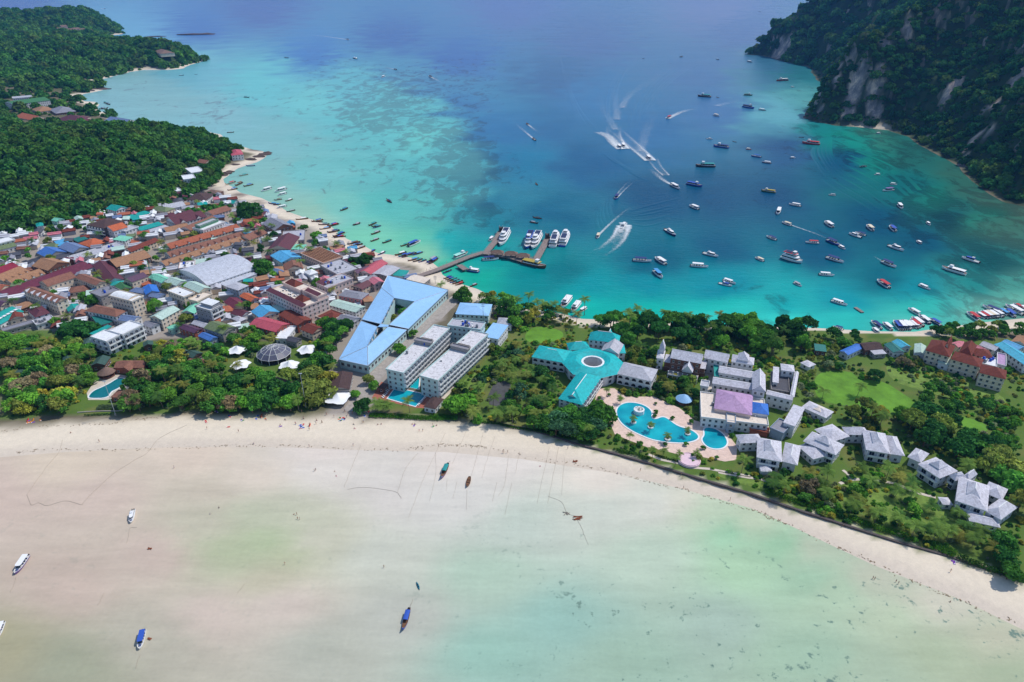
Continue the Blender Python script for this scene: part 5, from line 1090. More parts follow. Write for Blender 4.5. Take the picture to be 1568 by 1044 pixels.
def hut(v, p, R, h, label, rc='thatch'):
    c = GV(v, p, LZ+h); root = link('round_hut', None, None, (c[0], c[1], LZ)); tag(root, label, 'hut')
    k = MB(); k.lathe([(R+.5, h),(R*.5, h+R*.42),(.15, h+R*.72)], RM(rc), 16); k.build('roof', root)
    k = MB(); k.lathe([(R-.6,-.3),(R-.6,1.2)], WM('brown'), 16); k.build('wall', root)
    for i in range(8): k = MB(); a = i*math.pi/4; k.tube([(R*.9*math.cos(a),R*.9*math.sin(a),-.3),(R*.9*math.cos(a),R*.9*math.sin(a),h)], .12, WM('brown'), 5); k.build('post', root)
    OCC.append((c[0], c[1], 1, 0, R, R))
hut('T4',(1000,425),4.6,3,'round thatched bar hut above the grove pool'); hut('R4',(905,310),4.2,2.6,'round pavilion under a patched blue and white tarpaulin','ltblue')
# ================================================================== VEGETATION
M_BARK = mat('bark', (104,86,70), .95, .25, 1.5); M_LEAF = leaf_mat('leaf'); M_PBARK = mat('palm_bark', (132,118,102), .95, .2, 2)
M_FOREST = leaf_mat('forest_leaf', [(0,(56,106,50)),(.25,(76,128,52)),(.5,(98,136,60)),(.72,(64,116,58)),(.9,(98,122,60)),(1,(84,132,50))])
M_KARSTF = leaf_mat('karst_leaf', [(0,(40,88,54)),(.35,(54,104,56)),(.65,(72,116,60)),(.88,(84,118,58)),(1,(110,124,66))])
def leaf_cloud(rng, clumps, per, size, thick=.35):
    """leaf quads over a set of clumps (cx,cy,cz,r)"""
    V_, A_ = [], []
    for (cx, cy, cz, r) in clumps:
        n_ = per; d = rng.normal(size=(n_, 3)); d /= np.linalg.norm(d, axis=1)[:, None]
        d[:, 2] = np.where(d[:, 2] < -.45, -d[:, 2], d[:, 2])
        rr = r*(1-thick*rng.random(n_)**1.5); P = np.array((cx, cy, cz))+d*rr[:, None]*np.array((1, 1, .82))
        nrm = d+rng.normal(size=(n_, 3))*.55; nrm /= np.linalg.norm(nrm, axis=1)[:, None]
        t = np.cross(nrm, rng.normal(size=(n_, 3))); t /= np.linalg.norm(t, axis=1)[:, None]; bt = np.cross(nrm, t)
        s = size*(.6+.8*rng.random(n_))[:, None]
        q = np.stack([P-t*s-bt*s*.6, P+t*s-bt*s*.45, P+t*s*.8+bt*s*.6, P-t*s*.7+bt*s*.55], 1)
        V_.append(q.reshape(-1, 3)); tone = np.clip(rng.normal(.5, .2)+rng.normal(0, .18, n_), 0, 1); A_.append(np.repeat(tone, 4))
    V_ = np.concatenate(V_); A_ = np.concatenate(A_); Q = np.arange(len(V_)).reshape(-1, 4)
    return V_, Q, A_
def leaf_mesh(name, V_, Q, A_, m):
    me = mesh_quads(name, V_, Q, [m]); a = me.attributes.new('leaf', 'FLOAT', 'POINT'); a.data.foreach_set('value', A_.astype(np.float32)); return me
def crown(seed, R=1.0, flat=.75, nc=18, per=80, size=.1, cr=(.3, .44), mat_=None, spread=.75, base=.25):
    rng = np.random.default_rng(seed); cl = []
    for i in range(nc):
        a = rng.random()*6.283; rr = spread*math.sqrt((i+.4)/nc)*(.9+.2*rng.random()); z = base+flat*(1-(rr/ spread)**2)*.75+rng.normal()*.1
        cl.append((rr*math.cos(a+i*2.4), rr*math.sin(a+i*2.4), max(z, .05), rng.uniform(*cr)))
    V_, Q, A_ = leaf_cloud(rng, cl, per, size)
    return leaf_mesh('crown', V_*R, Q, A_, mat_ or M_LEAF)
# unit crowns: radius about 1, base at z=0
CROWNS = dict(round=[crown(s) for s in (1, 2, 3)], spread=[crown(s, flat=.38, nc=22, cr=(.22, .36), spread=.85, base=.15) for s in (11, 12)],
  airy=[crown(s, nc=15, per=46, size=.085, cr=(.2, .36), spread=.8) for s in (21, 22)], tall=[crown(s, flat=1.25, nc=20, cr=(.26, .4), spread=.6, base=.2) for s in (31, 32)], bush=[crown(s, flat=.55, nc=10, per=60, size=.13, cr=(.35, .5), spread=.6, base=.1) for s in (41, 42)])
def trunk_mesh(seed, limbs=5):
    rng = random.Random(seed); k = MB(); k.tube([(0,0,-1.5),(.02,.01,.25),(.05,-.03,.7),(.02,.02,1.1)], [.075,.06,.05,.035], M_BARK, 6)
    for i in range(limbs):
        a = i*6.283/limbs+rng.uniform(-.4,.4); r = rng.uniform(.45,.7); z = rng.uniform(.55,.85)
        k.tube([(.03,0,z),(.5*r*math.cos(a),.5*r*math.sin(a),z+.3),(r*math.cos(a),r*math.sin(a),z+.5)], [.035,.025,.01], M_BARK, 5)
    return k.mesh('trunk')
TRUNKS = [trunk_mesh(s) for s in (1, 2)]
RT_ = random.Random(99); TREES = []
SPECS = []
def tree(x, y, R, H, kind, col, label, group, name='tree', z=None, now=True):
    if not now: SPECS.append((x, y, R, H, kind, col, label, group, name)); TREES.append((x, y, R)); return
    return tree_now(x, y, R, H, kind, col, label, group, name, z)
def tree_now(x, y, R, H, kind, col, label, group, name='tree', z=None):
    """R crown radius, H total height"""
    z = Hf(x, y) if z is None else z
    root = link(name, None, None, (x, y, z), RT_.uniform(0, 6.28)); tag(root, label, 'tree' if name != 'shrub' else 'shrub', group)
    th = max(H-R*{'round':1.25,'spread':.85,'airy':1.25,'tall':1.75,'bush':1.0}[kind], .1)
    if kind != 'bush': link('trunk', RT_.choice(TRUNKS), root, (0, 0, 0), 0, (R, R, max(th+R*.3, .8)))
    j = lambda: RT_.uniform(.9, 1.12)
    c = link('crown', RT_.choice(CROWNS[kind]), root, (0, 0, th), 0, (R*j(), R*j(), R*j()))
    f = 1.5*RT_.uniform(.76, 1.22); c.color = tuple(min(1, q*f*RT_.uniform(.93, 1.07)) for q in lin(col))+(1,)
    TREES.append((x, y, R)); return root
GREENS = dict(deep=(50,92,42), mid=(72,116,46), leaf=(90,136,48), olive=(112,124,56), yellow=(152,148,58), brown=(124,110,82), blue=(66,102,70), grass=(100,146,52), grey=(116,126,90))
# palms ------------------------------------------------------------
def frond_mesh(seed):
    rng = np.random.default_rng(seed); V_, Q = [], []; n_ = 11; L = 3.7
    pts = [(L*t*(1-.12*t), 0, .75*t-1.75*t*t) for t in np.linspace(0, 1, n_)]
    for i in range(n_-1):
        t = (i+.5)/n_; ln = .85*math.sin(math.pi*min(.97, t*.9+.12))+.08; p, q = pts[i], pts[i+1]
        for s in (-1, 1):
            a = np.array(p); b2 = np.array(p)*.35+np.array(q)*.65; tip = np.array(q)+np.array((.35, s*ln, -.38*ln)); k0 = len(V_)
            V_ += [a, b2, tip+np.array((.05, 0, 0)), tip-np.array((.12, 0, 0))]; Q.append((k0, k0+1, k0+2, k0+3))
    for i in range(n_-1):
        k0 = len(V_); p, q = np.array(pts[i]), np.array(pts[i+1]); w_ = .05
        V_ += [p+(0,w_,.02), q+(0,w_,.02), q-(0,w_,-.02), p-(0,w_,-.02)]; Q.append((k0, k0+1, k0+2, k0+3))
    V_ = np.array(V_); return leaf_mesh('frond', V_, np.array(Q), np.clip(rng.normal(.5, .15, len(V_)), 0, 1), M_LEAF)
FRONDS = [frond_mesh(s) for s in (1, 2)]
def palm_trunk(seed):
    r = random.Random(seed); k = MB(); bx, by = r.uniform(-.12,.12), r.uniform(-.12,.12)
    k.tube([(0,0,-.12),(bx*.2,by*.2,.2),(bx*.6,by*.6,.55),(bx,by,1)], [.032,.024,.02,.017], M_PBARK, 6); me = k.mesh('trunk'); return me, bx, by
PTR = [palm_trunk(s) for s in (1, 2, 3, 4)]
def palm(x, y, H, label, group, col=(112,142,66), s=1.0, z=None, n_=16):
    z = Hf(x, y) if z is None else z; root = link('palm_tree', None, None, (x, y, z), RT_.uniform(0, 6.28)); tag(root, label, 'palm', group)
    me, bx, by = RT_.choice(PTR); link('trunk', me, root, (0, 0, 0), 0, (H*.8, H*.8, H))
    f = RT_.uniform(.85, 1.2)
    for i in range(n_):
        a = i*2.3999+RT_.uniform(-.2, .2); el = RT_.choice((.55, .25, -.05, -.3, .1))+RT_.uniform(-.12, .12)
        o = link('frond', RT_.choice(FRONDS), root, (bx*H*.8, by*H*.8, H)); o.rotation_euler = (0, -el, a); q = s*RT_.uniform(.95, 1.3); o.scale = (q, q, q)
        g = f*RT_.uniform(.85, 1.15); o.color = tuple(min(1, c_*g) for c_ in lin(col))+(1,)
    TREES.append((x, y, 2.2)); return root
def sample(poly, z=LZ+5, spacing=6.0, v='S', margin=1.5, seed=1, jitter=.42, avoid=None):
    """spread points over a pixel polygon (crown positions) on the ground"""
    P = [GV(v, p, z)[:2] for p in poly]; xs = [p[0] for p in P]; ys = [p[1] for p in P]; r = random.Random(seed); out = []
    y = min(ys); row = 0
    while y < max(ys):
        x = min(xs)+(spacing/2 if row % 2 else 0)
        while x < max(xs):
            px_, py_ = x+r.uniform(-jitter, jitter)*spacing, y+r.uniform(-jitter, jitter)*spacing
            if bool(inside(np.array([px_]), np.array([py_]), P)[0]) and clear_of(px_, py_, margin): out.append((px_, py_))
            x += spacing
        y += spacing*.87; row += 1
    return out
NOTREE = []   # world polygons kept open
def no_tree(v, pts): NOTREE.append([GV(v, p, LZ)[:2] for p in pts])
def open_ok(x, y): return not any(bool(inside(np.array([x]), np.array([y]), P)[0]) for P in NOTREE)
no_tree('T4',[(740,850),(760,720),(815,625),(905,470),(1000,430),(1260,450),(1240,540),(1180,700),(1190,830)])
no_tree('R6',[(190,370),(440,365),(470,420),(640,430),(760,510),(880,590),(1000,620),(1310,700),(1300,770),(1150,730),(980,660),(760,640),(640,650),(420,590),(200,560)])
no_tree('R4',[(90,210),(250,212),(360,290),(620,290),(860,395),(1010,515),(1290,585),(1345,680),(1405,760),(1395,885),(1290,900),(1040,850),(860,835),(700,795),(560,765),(400,705),(255,645),(200,520),(225,400),(150,340),(70,320)])
no_tree('R2',[(530,540),(585,420),(680,380),(750,420),(745,560),(680,640),(550,610)])
no_tree('R1',[(1000,560),(1100,480),(1350,520),(1380,600),(1200,650),(1020,640)])
no_tree('T5',[(740,300),(900,300),(980,380),(1340,380),(1420,300),(1535,320),(1535,400),(1430,560),(1230,580),(1000,560),(720,540),(700,430)])
PALN = {'deep':'dark green','mid':'green','leaf':'fresh green','olive':'olive green','yellow':'yellow-green','brown':'brownish half-bare','blue':'blue-green','grass':'bright green','grey':'grey-green'}
def grove(poly, pal, kinds, spacing, Rr, Hr, place_, group, seed, v='S', palms=0, margin=1.5, zz=LZ+5):
    r = random.Random(seed)
    for (x, y) in sample(poly, zz, spacing, v, margin, seed):
        if not open_ok(x, y) or sdf(x, y) < 6: continue
        if r.random() < palms: palm(x, y, r.uniform(Hr[0], Hr[1])*.95, 'coconut palm with drooping fronds '+place_, 'palms '+place_, r.choice([(96,126,58),(118,134,64),(134,136,66),(80,116,56)])); continue
        c = r.choices(list(pal), list(pal.values()))[0]; kd = r.choice(kinds)
        kdw = {'round':'round-crowned','spread':'spreading','airy':'loose-leaved','tall':'tall','bush':'bushy'}[kd]
        tree(x, y, r.uniform(*Rr), r.uniform(*Hr), kd, GREENS[c], f'{PALN[c]} {kdw} {"shrub" if kd == "bush" else "tree"} {place_}', f'{"shrubs" if kd == "bush" else "trees"} {place_}', 'shrub' if kd == 'bush' else 'tree', now=False)
# beach grove on the left
grove([(0,520),(60,512),(130,530),(150,555),(235,548),(262,530),(330,560),(370,565),(420,580),(455,560),(505,520),(512,560),(500,606),(480,612),(330,622),(200,626),(120,618),(0,636)], dict(mid=3,leaf=3,olive=2,yellow=1.4,brown=1.2,deep=2,grass=1), ['round','spread','airy','round'], 8.6, (5.0,7.2), (7.5,11), 'in the beach grove', 'grove', 3, palms=.14)
grove([(494,485),(530,470),(540,500),(522,545),(505,565),(490,545)], dict(mid=3,deep=2,leaf=1), ['round','spread'], 7.5, (4.5,6), (9,12), 'beside the great blue roof', 'g', 5)
grove([(350,508),(410,500),(425,520),(390,530),(350,530)], dict(leaf=2,yellow=1,mid=2), ['round','airy'], 7, (3.5,5), (7,9), 'between the town and the white tents', 'g', 6, palms=.1)
grove([(232,515),(300,520),(350,528),(368,545),(440,540),(500,520),(500,560),(440,590),(372,572),(330,575),(240,556)], dict(mid=3,leaf=2,olive=2,yellow=1,brown=.6,deep=1), ['round','airy','bush'], 7.5, (3,4.6), (4.5,6.5), 'around the white tents and bungalows', 'g', 7, palms=.08, margin=2.4, zz=LZ+3)
# garden between hotels
grove([(745,505),(790,520),(810,545),(850,590),(860,625),(850,655),(800,640),(730,640),(690,630),(700,600),(740,560)], dict(mid=3,leaf=2,olive=1.5,deep=2,blue=1), ['round','airy','bush','tall'], 8.5, (3.0,5.4), (5,9), 'in the garden between the hotels', 'g', 8, palms=.5)
grove([(800,640),(880,628),(935,640),(905,672),(840,662)], dict(deep=2,blue=2,mid=2), ['round','spread'], 7, (4.2,5.6), (8,10), 'by the seawall of the teal hotel', 'g', 9)
grove([(735,455),(760,440),(800,452),(850,466),(900,478),(900,492),(830,490),(780,480),(745,475)], dict(deep=2,mid=3,olive=1,yellow=.6,leaf=1), ['round','spread','airy'], 8, (3.2,5), (7,10), 'along the northern shore by the lawn', 'g', 10, palms=.25)
grove([(905,485),(960,482),(1000,490),(1100,486),(1180,492),(1235,495),(1250,520),(1210,545),(1150,530),(1060,515),(990,512),(950,520),(930,500)], dict(deep=4,mid=3,leaf=1.5,grass=.6), ['round','spread','tall','round'], 9.2, (5.4,8), (9,14), 'in the tall belt behind the northern beach', 'g', 11, palms=.22)
grove([(955,535),(1005,525),(1005,560),(960,560)], dict(mid=2,olive=1,deep=1), ['round','airy'], 7, (3,4.4), (6,8), 'between the teal hotel and the old resort', 'g', 12, palms=.2)
grove([(1000,575),(1060,575),(1078,610),(1065,640),(1010,615)], dict(mid=2,olive=1.5,deep=1.5,yellow=.6), ['round','airy','bush'], 6.5, (2.6,4.2), (5,8), 'beside the tarpaulin pavilion', 'g', 13, palms=.15)
grove([(1222,540),(1300,520),(1300,545),(1255,580),(1240,610),(1222,600)], dict(olive=2,grey=2,mid=1), ['airy','round'], 8, (2.6,4), (5,8), 'between the resort and the lawn', 'g', 14)
grove([(1300,590),(1340,570),(1362,610),(1350,640),(1300,630)], dict(olive=2,mid=2,yellow=1), ['round','spread'], 7.5, (4,5.4), (8,10), 'on the edge of the open lawn', 'g', 15, palms=.15)
grove([(1380,600),(1440,580),(1500,605),(1568,620),(1568,650),(1500,650),(1440,625)], dict(deep=1,mid=3,leaf=2), ['round','spread','bush'], 9.5, (3.2,4.8), (5,7.5), 'in the row across the lawn', 'g', 16)
grove([(1375,640),(1410,618),(1480,660),(1568,690),(1568,800),(1545,770),(1520,720),(1460,690),(1400,670)], dict(deep=3,mid=3,olive=2,leaf=1), ['round','spread','airy'], 9.6, (5.4,7.8), (8,12), 'in the dense wood behind the villas', 'g', 17)
grove([(1160,715),(1240,715),(1290,700),(1390,720),(1480,790),(1545,810),(1568,840),(1568,870),(1450,830),(1300,785),(1180,748)], dict(mid=3,leaf=2,olive=1.5,deep=1.5), ['round','bush','airy'], 10, (2.2,3.8), (3.6,6.5), 'in the garden below the villas', 'g', 18, palms=.55, zz=LZ+3)
grove([(1530,830),(1568,820),(1568,885),(1535,868)], dict(deep=2,mid=2), ['round'], 7, (4.2,5.6), (8,9), 'overhanging the seawall', 'g', 19)
grove([(1420,498),(1470,488),(1568,490),(1568,506),(1450,510)], dict(mid=2,olive=2,deep=1.5), ['round','spread'], 8, (3.6,5), (6,9), 'on the eastern beach behind the speedboats', 'g', 20, margin=-1)
grove([(1265,505),(1320,502),(1335,515),(1300,525),(1260,520)], dict(deep=2,mid=2), ['round','spread'], 8, (4,5.4), (7,10), 'beside the beach bars', 'g', 21, margin=0)
# town trees and hedges
EXPL = [('L2',(690,470),12.5,17,'round','deep','great dark rounded tree towering over the beach restaurants'),('T2',(1245,150),9.5,14,'round','mid','big round tree at the east end of the silver market hall'),
  ('T1',(720,600),13,11,'spread','deep','huge flat-crowned spreading tree in the western town'),('L2',(1230,680),6,8,'spread','leaf','bright leafy tree on the town beach'),('L2',(1120,610),5,7,'round','mid','green tree behind the town longtails'),
  ('L3',(300,600),7,9,'round','deep','dark tree beside the coral red roof on the beach'),('L3',(1090,870),8,10,'round','mid','broad green tree east of the pier'),('L3',(1270,890),6.5,9,'airy','olive','olive tree east of the pier'),
  ('R1',(840,250),9.5,17,'tall','mid','tall pale-trunked tree on the shore by the light blue hall'),('R1',(1090,380),7,10,'airy','yellow','yellow-green tree at the shore lawn'),('R1',(900,430),6.5,10,'round','leaf','leafy tree beside the white peaked roof'),
  ('T6',(580,850),5.4,8,'round','deep','dark round tree at the end of the beach lane'),('T6',(700,670),3.8,6,'round','leaf','small bright tree by the pool hut'),('T6',(510,745),3.4,5,'round','leaf','small bright tree by the canvas beach canopy'),
  ('T6',(630,610),3.6,6,'round','olive','olive tree in the hotel lane'),('T6',(1060,175),3.4,6,'round','leaf','bright round tree in the upper hotel lane'),('T6',(930,320),4.6,7,'round','leaf','fresh green tree in the middle of the hotel lane'),
  ('T6',(150,700),10,13,'round','olive','large olive tree beside the lamp post on the beach'),('T6',(90,560),8,12,'round','olive','olive tree behind the beach lamp post'),('T3',(1340,590),5,8,'round','mid','courtyard tree inside the light blue market hall'),('T3',(1290,530),4,7,'round','deep','dark courtyard tree inside the light blue market hall'),('T3',(1250,640),3,5,'bush','olive','courtyard shrub inside the light blue market hall'),
  ('R4',(110,430),9,11,'round','mid','dense round tree between the teal hotel and the pool'),('R7',(860,870),6,7,'airy','brown','purple-brown bare tree below the villas'),('R6',(780,300),5.5,8,'airy','brown','reddish-brown tree in the meadow'),('R6',(590,390),5,7,'spread','deep','dark spreading tree beside the meadow path'),('R6',(370,330),3.6,5,'bush','blue','blue-green clipped tree on the lawn'),('R6',(290,290),4.4,8,'airy','deep','dark palm-like tree behind the lawn'),
  ('R2',(840,470),7,12,'airy','blue','feathery blue-green tree beside the asphalt yard'),('R2',(280,590),8,10,'spread','leaf','broad leafy tree at the beach end of the balcony block'),('R2',(1220,760),7.5,10,'airy','blue','feathery blue-grey tree above the seawall'),('T1',(860,350),6,8,'round','mid','round tree behind the brown hip roof'),('T1',(700,380),3.5,6,'round','mid','tree in the courtyard hotel lane'),
  ('T2',(230,520),6,8,'round','leaf','leafy tree between the tall cream hotel and the pale green one'),('T2',(510,640),4.6,7,'round','olive','olive tree beside the mint-teal roof'),('T2',(540,510),4,7,'tall','leaf','bright tree climbing the cream apartment house'),('L2',(640,790),4.4,6,'round','olive','olive tree behind the silver market hall'),('L2',(775,770),4,8,'tall','deep','dark tree behind the silver market hall')]
for (v, p, R, H, kd, c, l) in EXPL:
    q = GV(v, p, LZ+H*.6); tree(q[0], q[1], R, H, kd, GREENS[c], l, None)
grove([(268,360),(300,348),(360,340),(335,352),(285,368)], dict(mid=2,olive=2), ['bush'], 4, (2.2,3.2), (3,4.5), 'in the hedge between the rust-orange rows', 'g', 31, margin=-2)
grove([(285,318),(350,310),(352,322),(300,330)], dict(deep=2,mid=2), ['round'], 6, (3,4.5), (5,8), 'behind the guest houses of the resort rows', 'g', 32, margin=-1)
grove([(316,290),(336,296),(318,300)], dict(deep=2), ['round'], 6, (3,4.5), (5,8), 'above the small beach huts', 'g', 33, margin=-1)
grove([(300,262),(330,246),(338,268),(318,286),(290,290)], dict(deep=2,mid=2), ['round'], 8, (4,6), (7,10), 'on the slope behind the headland villas', 'g', 34, margin=-1)
grove([(260,205),(330,205),(372,225),(345,240),(300,235)], dict(deep=3,mid=1), ['round','spread'], 9, (4.5,7), (8,12), 'on the rocky point', 'g', 35, margin=-1, zz=LZ+7)
for i, (v, p, H) in enumerate([('L2',(770,620),11),('L2',(860,590),9),('L2',(545,520),11),('L2',(1080,760),13),('L2',(1100,880),11),('L2',(1165,780),8),('L1',(1300,800),11),('L2',(665,635),8),('L3',(85,480),8),('L3',(150,540),7),('L3',(910,810),7),('T2',(880,735),9),('T2',(1050,525),8),('T1',(330,400),8),('T1',(900,130),7),
  ('R1',(1040,180),11),('R1',(1125,240),9),('R1',(1190,250),9),('R1',(1290,260),10),('T2',(560,850),8),('T2',(620,880),8),('T6',(1020,820),8),('T6',(700,840),6),('T6',(770,850),5),('T6',(830,850),5),('T5',(380,690),8),('T5',(930,650),8),('T5',(1110,720),8),('T5',(1380,740),8),('R2',(620,670),8),('R2',(765,660),9),('R2',(1470,820),8),('R2',(670,200),10),('R2',(450,430),6),('R2',(300,400),6),
  ('L4',(765,920),12),('L4',(1165,980),14),('L4',(1110,1010),12),('L4',(1255,1010),11),('L4',(1405,1020),12),('L5',(100,1010),11),('L5',(290,1035),11),('R3',(1000,10),16),('R5',(760,265),7),('R4',(180,225),5),('R4',(310,300),4),('R4',(590,540),5),('R4',(750,655),4.5),('R4',(430,490),4),('R4',(940,600),4.5),('R4',(620,780),6),('R4',(830,860),6),('R4',(400,640),4),('R4',(715,790),4),('R4',(870,815),4),('R4',(1030,820),4),
  ('R7',(240,640),8),('R7',(640,850),8),('R8',(500,480),9),('R8',(440,70),8),('R8',(400,850),7),('R8',(690,680),7),('R8',(580,890),6),('R8',(980,990),6),('R8',(200,780),7),('R8',(340,600),8),('R8',(870,1000),6),('R8',(1230,990),6),('R8',(1540,760),7),('R8',(700,970),7),('R6',(640,650),8),('R6',(490,460),7),('R6',(260,490),6),('R7',(1030,930),7),('R6',(1180,960),5)]):
    q = GV(v, p, LZ+H); lab = 'tall slender coconut palm standing above the town roofs' if v in ('L1','L2','T1','T2','L3') else 'coconut palm on the northern shore, crown against the water' if v in ('R1','L4','L5','R3') else 'small palm on the pool deck or island' if v == 'R4' else 'coconut palm near the hotels and beach grove' if v in ('T5','T6','R2') else 'coconut palm in the villa gardens'
    palm(q[0], q[1], H, lab, {'R4':'pool deck palms'}.get(v, lab.split(',')[0].replace('palm','palms')), s=.6 if v == 'R4' else 1.0, z=max(Hf(q[0], q[1]), .4))
grove([(0,360),(150,335),(300,300),(440,345),(540,390),(560,440),(500,470),(300,500),(0,495)], dict(mid=2,leaf=2,olive=1,deep=1), ['round','airy'], 21, (3,4.8), (6,8.5), 'between the town roofs', 'g', 36, palms=.3, margin=.3)
# the groves: the trees that show largest are objects, the rest one wood
SPECS.sort(key=lambda t: -t[2]/math.hypot(t[0], t[1])); cnt = {'tree': len(EXPL), 'shrub': 0}; REST = []
for t in SPECS:
    cnt[t[8]] += 1
    if cnt[t[8]] <= 292: tree_now(*t)
    else: REST.append(t)
for v, p, R_ in (('R4',(795,490),1.5),('R4',(970,525),1.7),('R4',(1085,770),1.6),('R4',(640,435),1.7),('R4',(630,470),1.3),('R4',(925,735),1.6),('R4',(725,735),1.3),('R4',(200,270),1.4),('R4',(105,300),1.3),('R4',(640,350),1.2),('R4',(310,310),1.2),('R4',(1215,860),1.4)):
    q = GV(v, p, LZ+1); tree_now(q[0], q[1], R_, R_*1.5, 'bush', GREENS['mid'], 'round clipped shrub on the pink pool deck', 'clipped shrubs of the pool deck', 'shrub')
# hedges ------------------------------------------------------------
def hedge(v, pts, w_, h, label, col, seed=0):
    P = [np.array(GV(v, p, LZ)[:2]) for p in pts]; cl = []; rng = np.random.default_rng(seed); c = np.mean(P, axis=0)
    for a, d in zip(P[:-1], P[1:]):
        L = np.hypot(*(d-a)); t = (d-a)/L; nn = np.array((-t[1], t[0]))
        for i in range(int(L/1.1)+1):
            for s in np.arange(-w_/2+.6, w_/2-.3, 1.0):
                q = a+t*i*1.1+nn*(s+rng.normal()*.15)-c; cl.append((q[0], q[1], h*.55, h*.62*rng.uniform(.85, 1.15)))
    V_, Q, A_ = leaf_cloud(rng, cl, 26, .24, .5); o = link('hedge', leaf_mesh('hedge', V_, Q, A_, M_LEAF), None, (c[0], c[1], LZ)); o.color = (*lin(col), 1); tag(o, label, 'hedge'); return o
hedge('T6',[(660,960),(850,965),(1100,985),(1300,990),(1480,985)],4.5,1.1,'bright green creeping hedge between the rectangular pool and the sand',(70,120,36),1)
hedge('B4',[(20,130),(200,190),(370,235),(520,290),(640,335),(760,370),(890,410)],3.0,1.4,'long bright green hedge on the seawall below the villas',(74,120,34),2)
hedge('B4',[(990,440),(1060,470),(1130,505)],5,1.6,'short thick hedge on the seawall near the magenta beach mat',(66,112,34),3)
hedge('R2',[(0,715),(240,735)],3,1.0,'low hedge at the garden edge beside the pool bar',(72,112,38),4)
hedge('R2',[(380,770),(600,790),(780,830),(900,850),(1090,880),(1330,940)],2.0,.9,'low dark hedge along the seawall of the hotel garden',(60,96,36),5)
hedge('R4',[(20,720),(60,740)],2.4,1,'round clipped bush at the seawall steps',(60,100,36),6)
hedge('R4',[(250,790),(400,820),(580,880)],2.6,1.2,'thick green hedge below the large pool',(62,104,36),7)
hedge('T4',[(810,835),(1060,825)],1.6,1.0,'low clipped hedge in front of the grove pool',(60,98,40),8)
hedge('T4',[(930,770),(1170,760)],4,1.4,'grey-green shrub bed beside the grove pool',(84,104,76),9)
hedge('B4',[(1160,520),(1280,570),(1400,610),(1540,660)],3.5,1.8,'dark hedge under the trees overhanging the seawall',(48,86,32),10)
hedge('R4',[(640,840),(760,880),(860,905)],1.6,.9,'dark low hedge beside the round pink terrace',(56,92,38),11)
# forest ------------------------------------------------------------
FCR = [crown(s, nc=11, per=30, size=.17, cr=(.34, .5), spread=.62, flat=.7, base=.1, mat_=M_FOREST) for s in (51, 52, 53)]
KCR = [crown(s, nc=9, per=26, size=.2, cr=(.34, .5), spread=.6, flat=.6, base=.05, mat_=M_KARSTF) for s in (61, 62, 63)]
hillP = []; rr = np.random.default_rng(5)
def scatter(x0, x1, y0, y1, sp, cond, zoff):
    out = []; xs = np.arange(x0, x1, sp); ys = np.arange(y0, y1, sp); X, Y = np.meshgrid(xs, ys); X = X+rr.uniform(-.45, .45, X.shape)*sp; Y = Y+rr.uniform(-.45, .45, Y.shape)*sp
    for x, y in zip(X.ravel(), Y.ravel()):
        h = Hf(x, y); s_ = sdf(x, y)
        if s_ < 7 or not cond(x, y, h, s_): continue
        out.append((x, y, h+zoff))
    return out
def slope(x, y, e=8): return math.hypot(Hf(x+e, y)-Hf(x-e, y), Hf(x, y+e)-Hf(x, y-e))/(2*e)
def in_view(x, y, h, m=60):
    a, b2 = to_px(x, y, h+8); return -m < a < 1568+m and b2 > -40
near_h = scatter(-1500, -330, 640, 1230, 8.6, lambda x, y, h, s_: h > 4.0 and in_view(x, y, h) and clear_of(x, y, 3) and not (y > 1050 and h < 6), -1)
near_h += [(x, y, Hf(x, y)-.8) for (x, y) in sample([(0,352),(60,350),(110,345),(150,332),(195,322),(225,318),(262,308),(300,288),(330,262),(345,235),(330,215),(0,215)], LZ+6, 7.4, 'S', 3.0, 44) if Hf(x, y) <= 4.0]
valley = scatter(-1900, -560, 1150, 1500, 13, lambda x, y, h, s_: in_view(x, y, h) and clear_of(x, y, 5) and (h > 3 or rr.random() < .62), -.5)
far_l = scatter(-3200, -700, 1440, 3200, 15, lambda x, y, h, s_: in_view(x, y, h) and clear_of(x, y, 6), -1)
ROCKS = []
for v, pts, r_ in [('C4',[(90,290),(150,280),(110,320)],26),('C4',[(540,500),(570,470),(520,600),(500,670),(545,560)],17),('C4',[(640,560),(690,480),(640,640),(670,680)],15),('C4',[(1110,540),(1150,510),(1080,590)],13),('C4',[(1500,480),(1430,560),(1360,620),(1530,440)],14),('C4',[(1190,940),(1210,880),(1240,830),(1180,980)],10),('C4',[(960,820),(1010,820)],12),('C4',[(490,230),(485,290)],12),('C4',[(400,280),(390,320)],12),('C4',[(850,190),(730,260)],14),('C4',[(1290,790),(1350,780)],9),('C4',[(340,650)],10),('C4',[(450,400),(440,470)],10)]:
    for p in pts: q = hit(*PX(v, p)); ROCKS.append((q[0], q[1], r_*.58))
def not_rock(x, y): return all((x-a)**2+(y-b2)**2 > (r_*rr.uniform(.55, 1.05))**2 for a, b2, r_ in ROCKS)
gme = bpy.data.objects['ground'].data; cl_ = np.zeros(len(LV), np.float32); nn_ = fbm(LV[:,0]/14, LV[:,1]/14, 95, 3)
for a_, b2, r_ in ROCKS: cl_ = np.maximum(cl_, 1-sstep(.75, 1.15, np.hypot(LV[:,0]-a_, LV[:,1]-b2)/r_+(nn_-.45)*.9))
at_ = gme.attributes.new('cliff', 'FLOAT', 'POINT'); at_.data.foreach_set('value', cl_.astype(np.float32))
kar_n = scatter(380, 1500, 600, 1500, 7.0, lambda x, y, h, s_: h > 1 and in_view(x, y, h) and not_rock(x, y) and slope(x, y) < 3.4, -1)
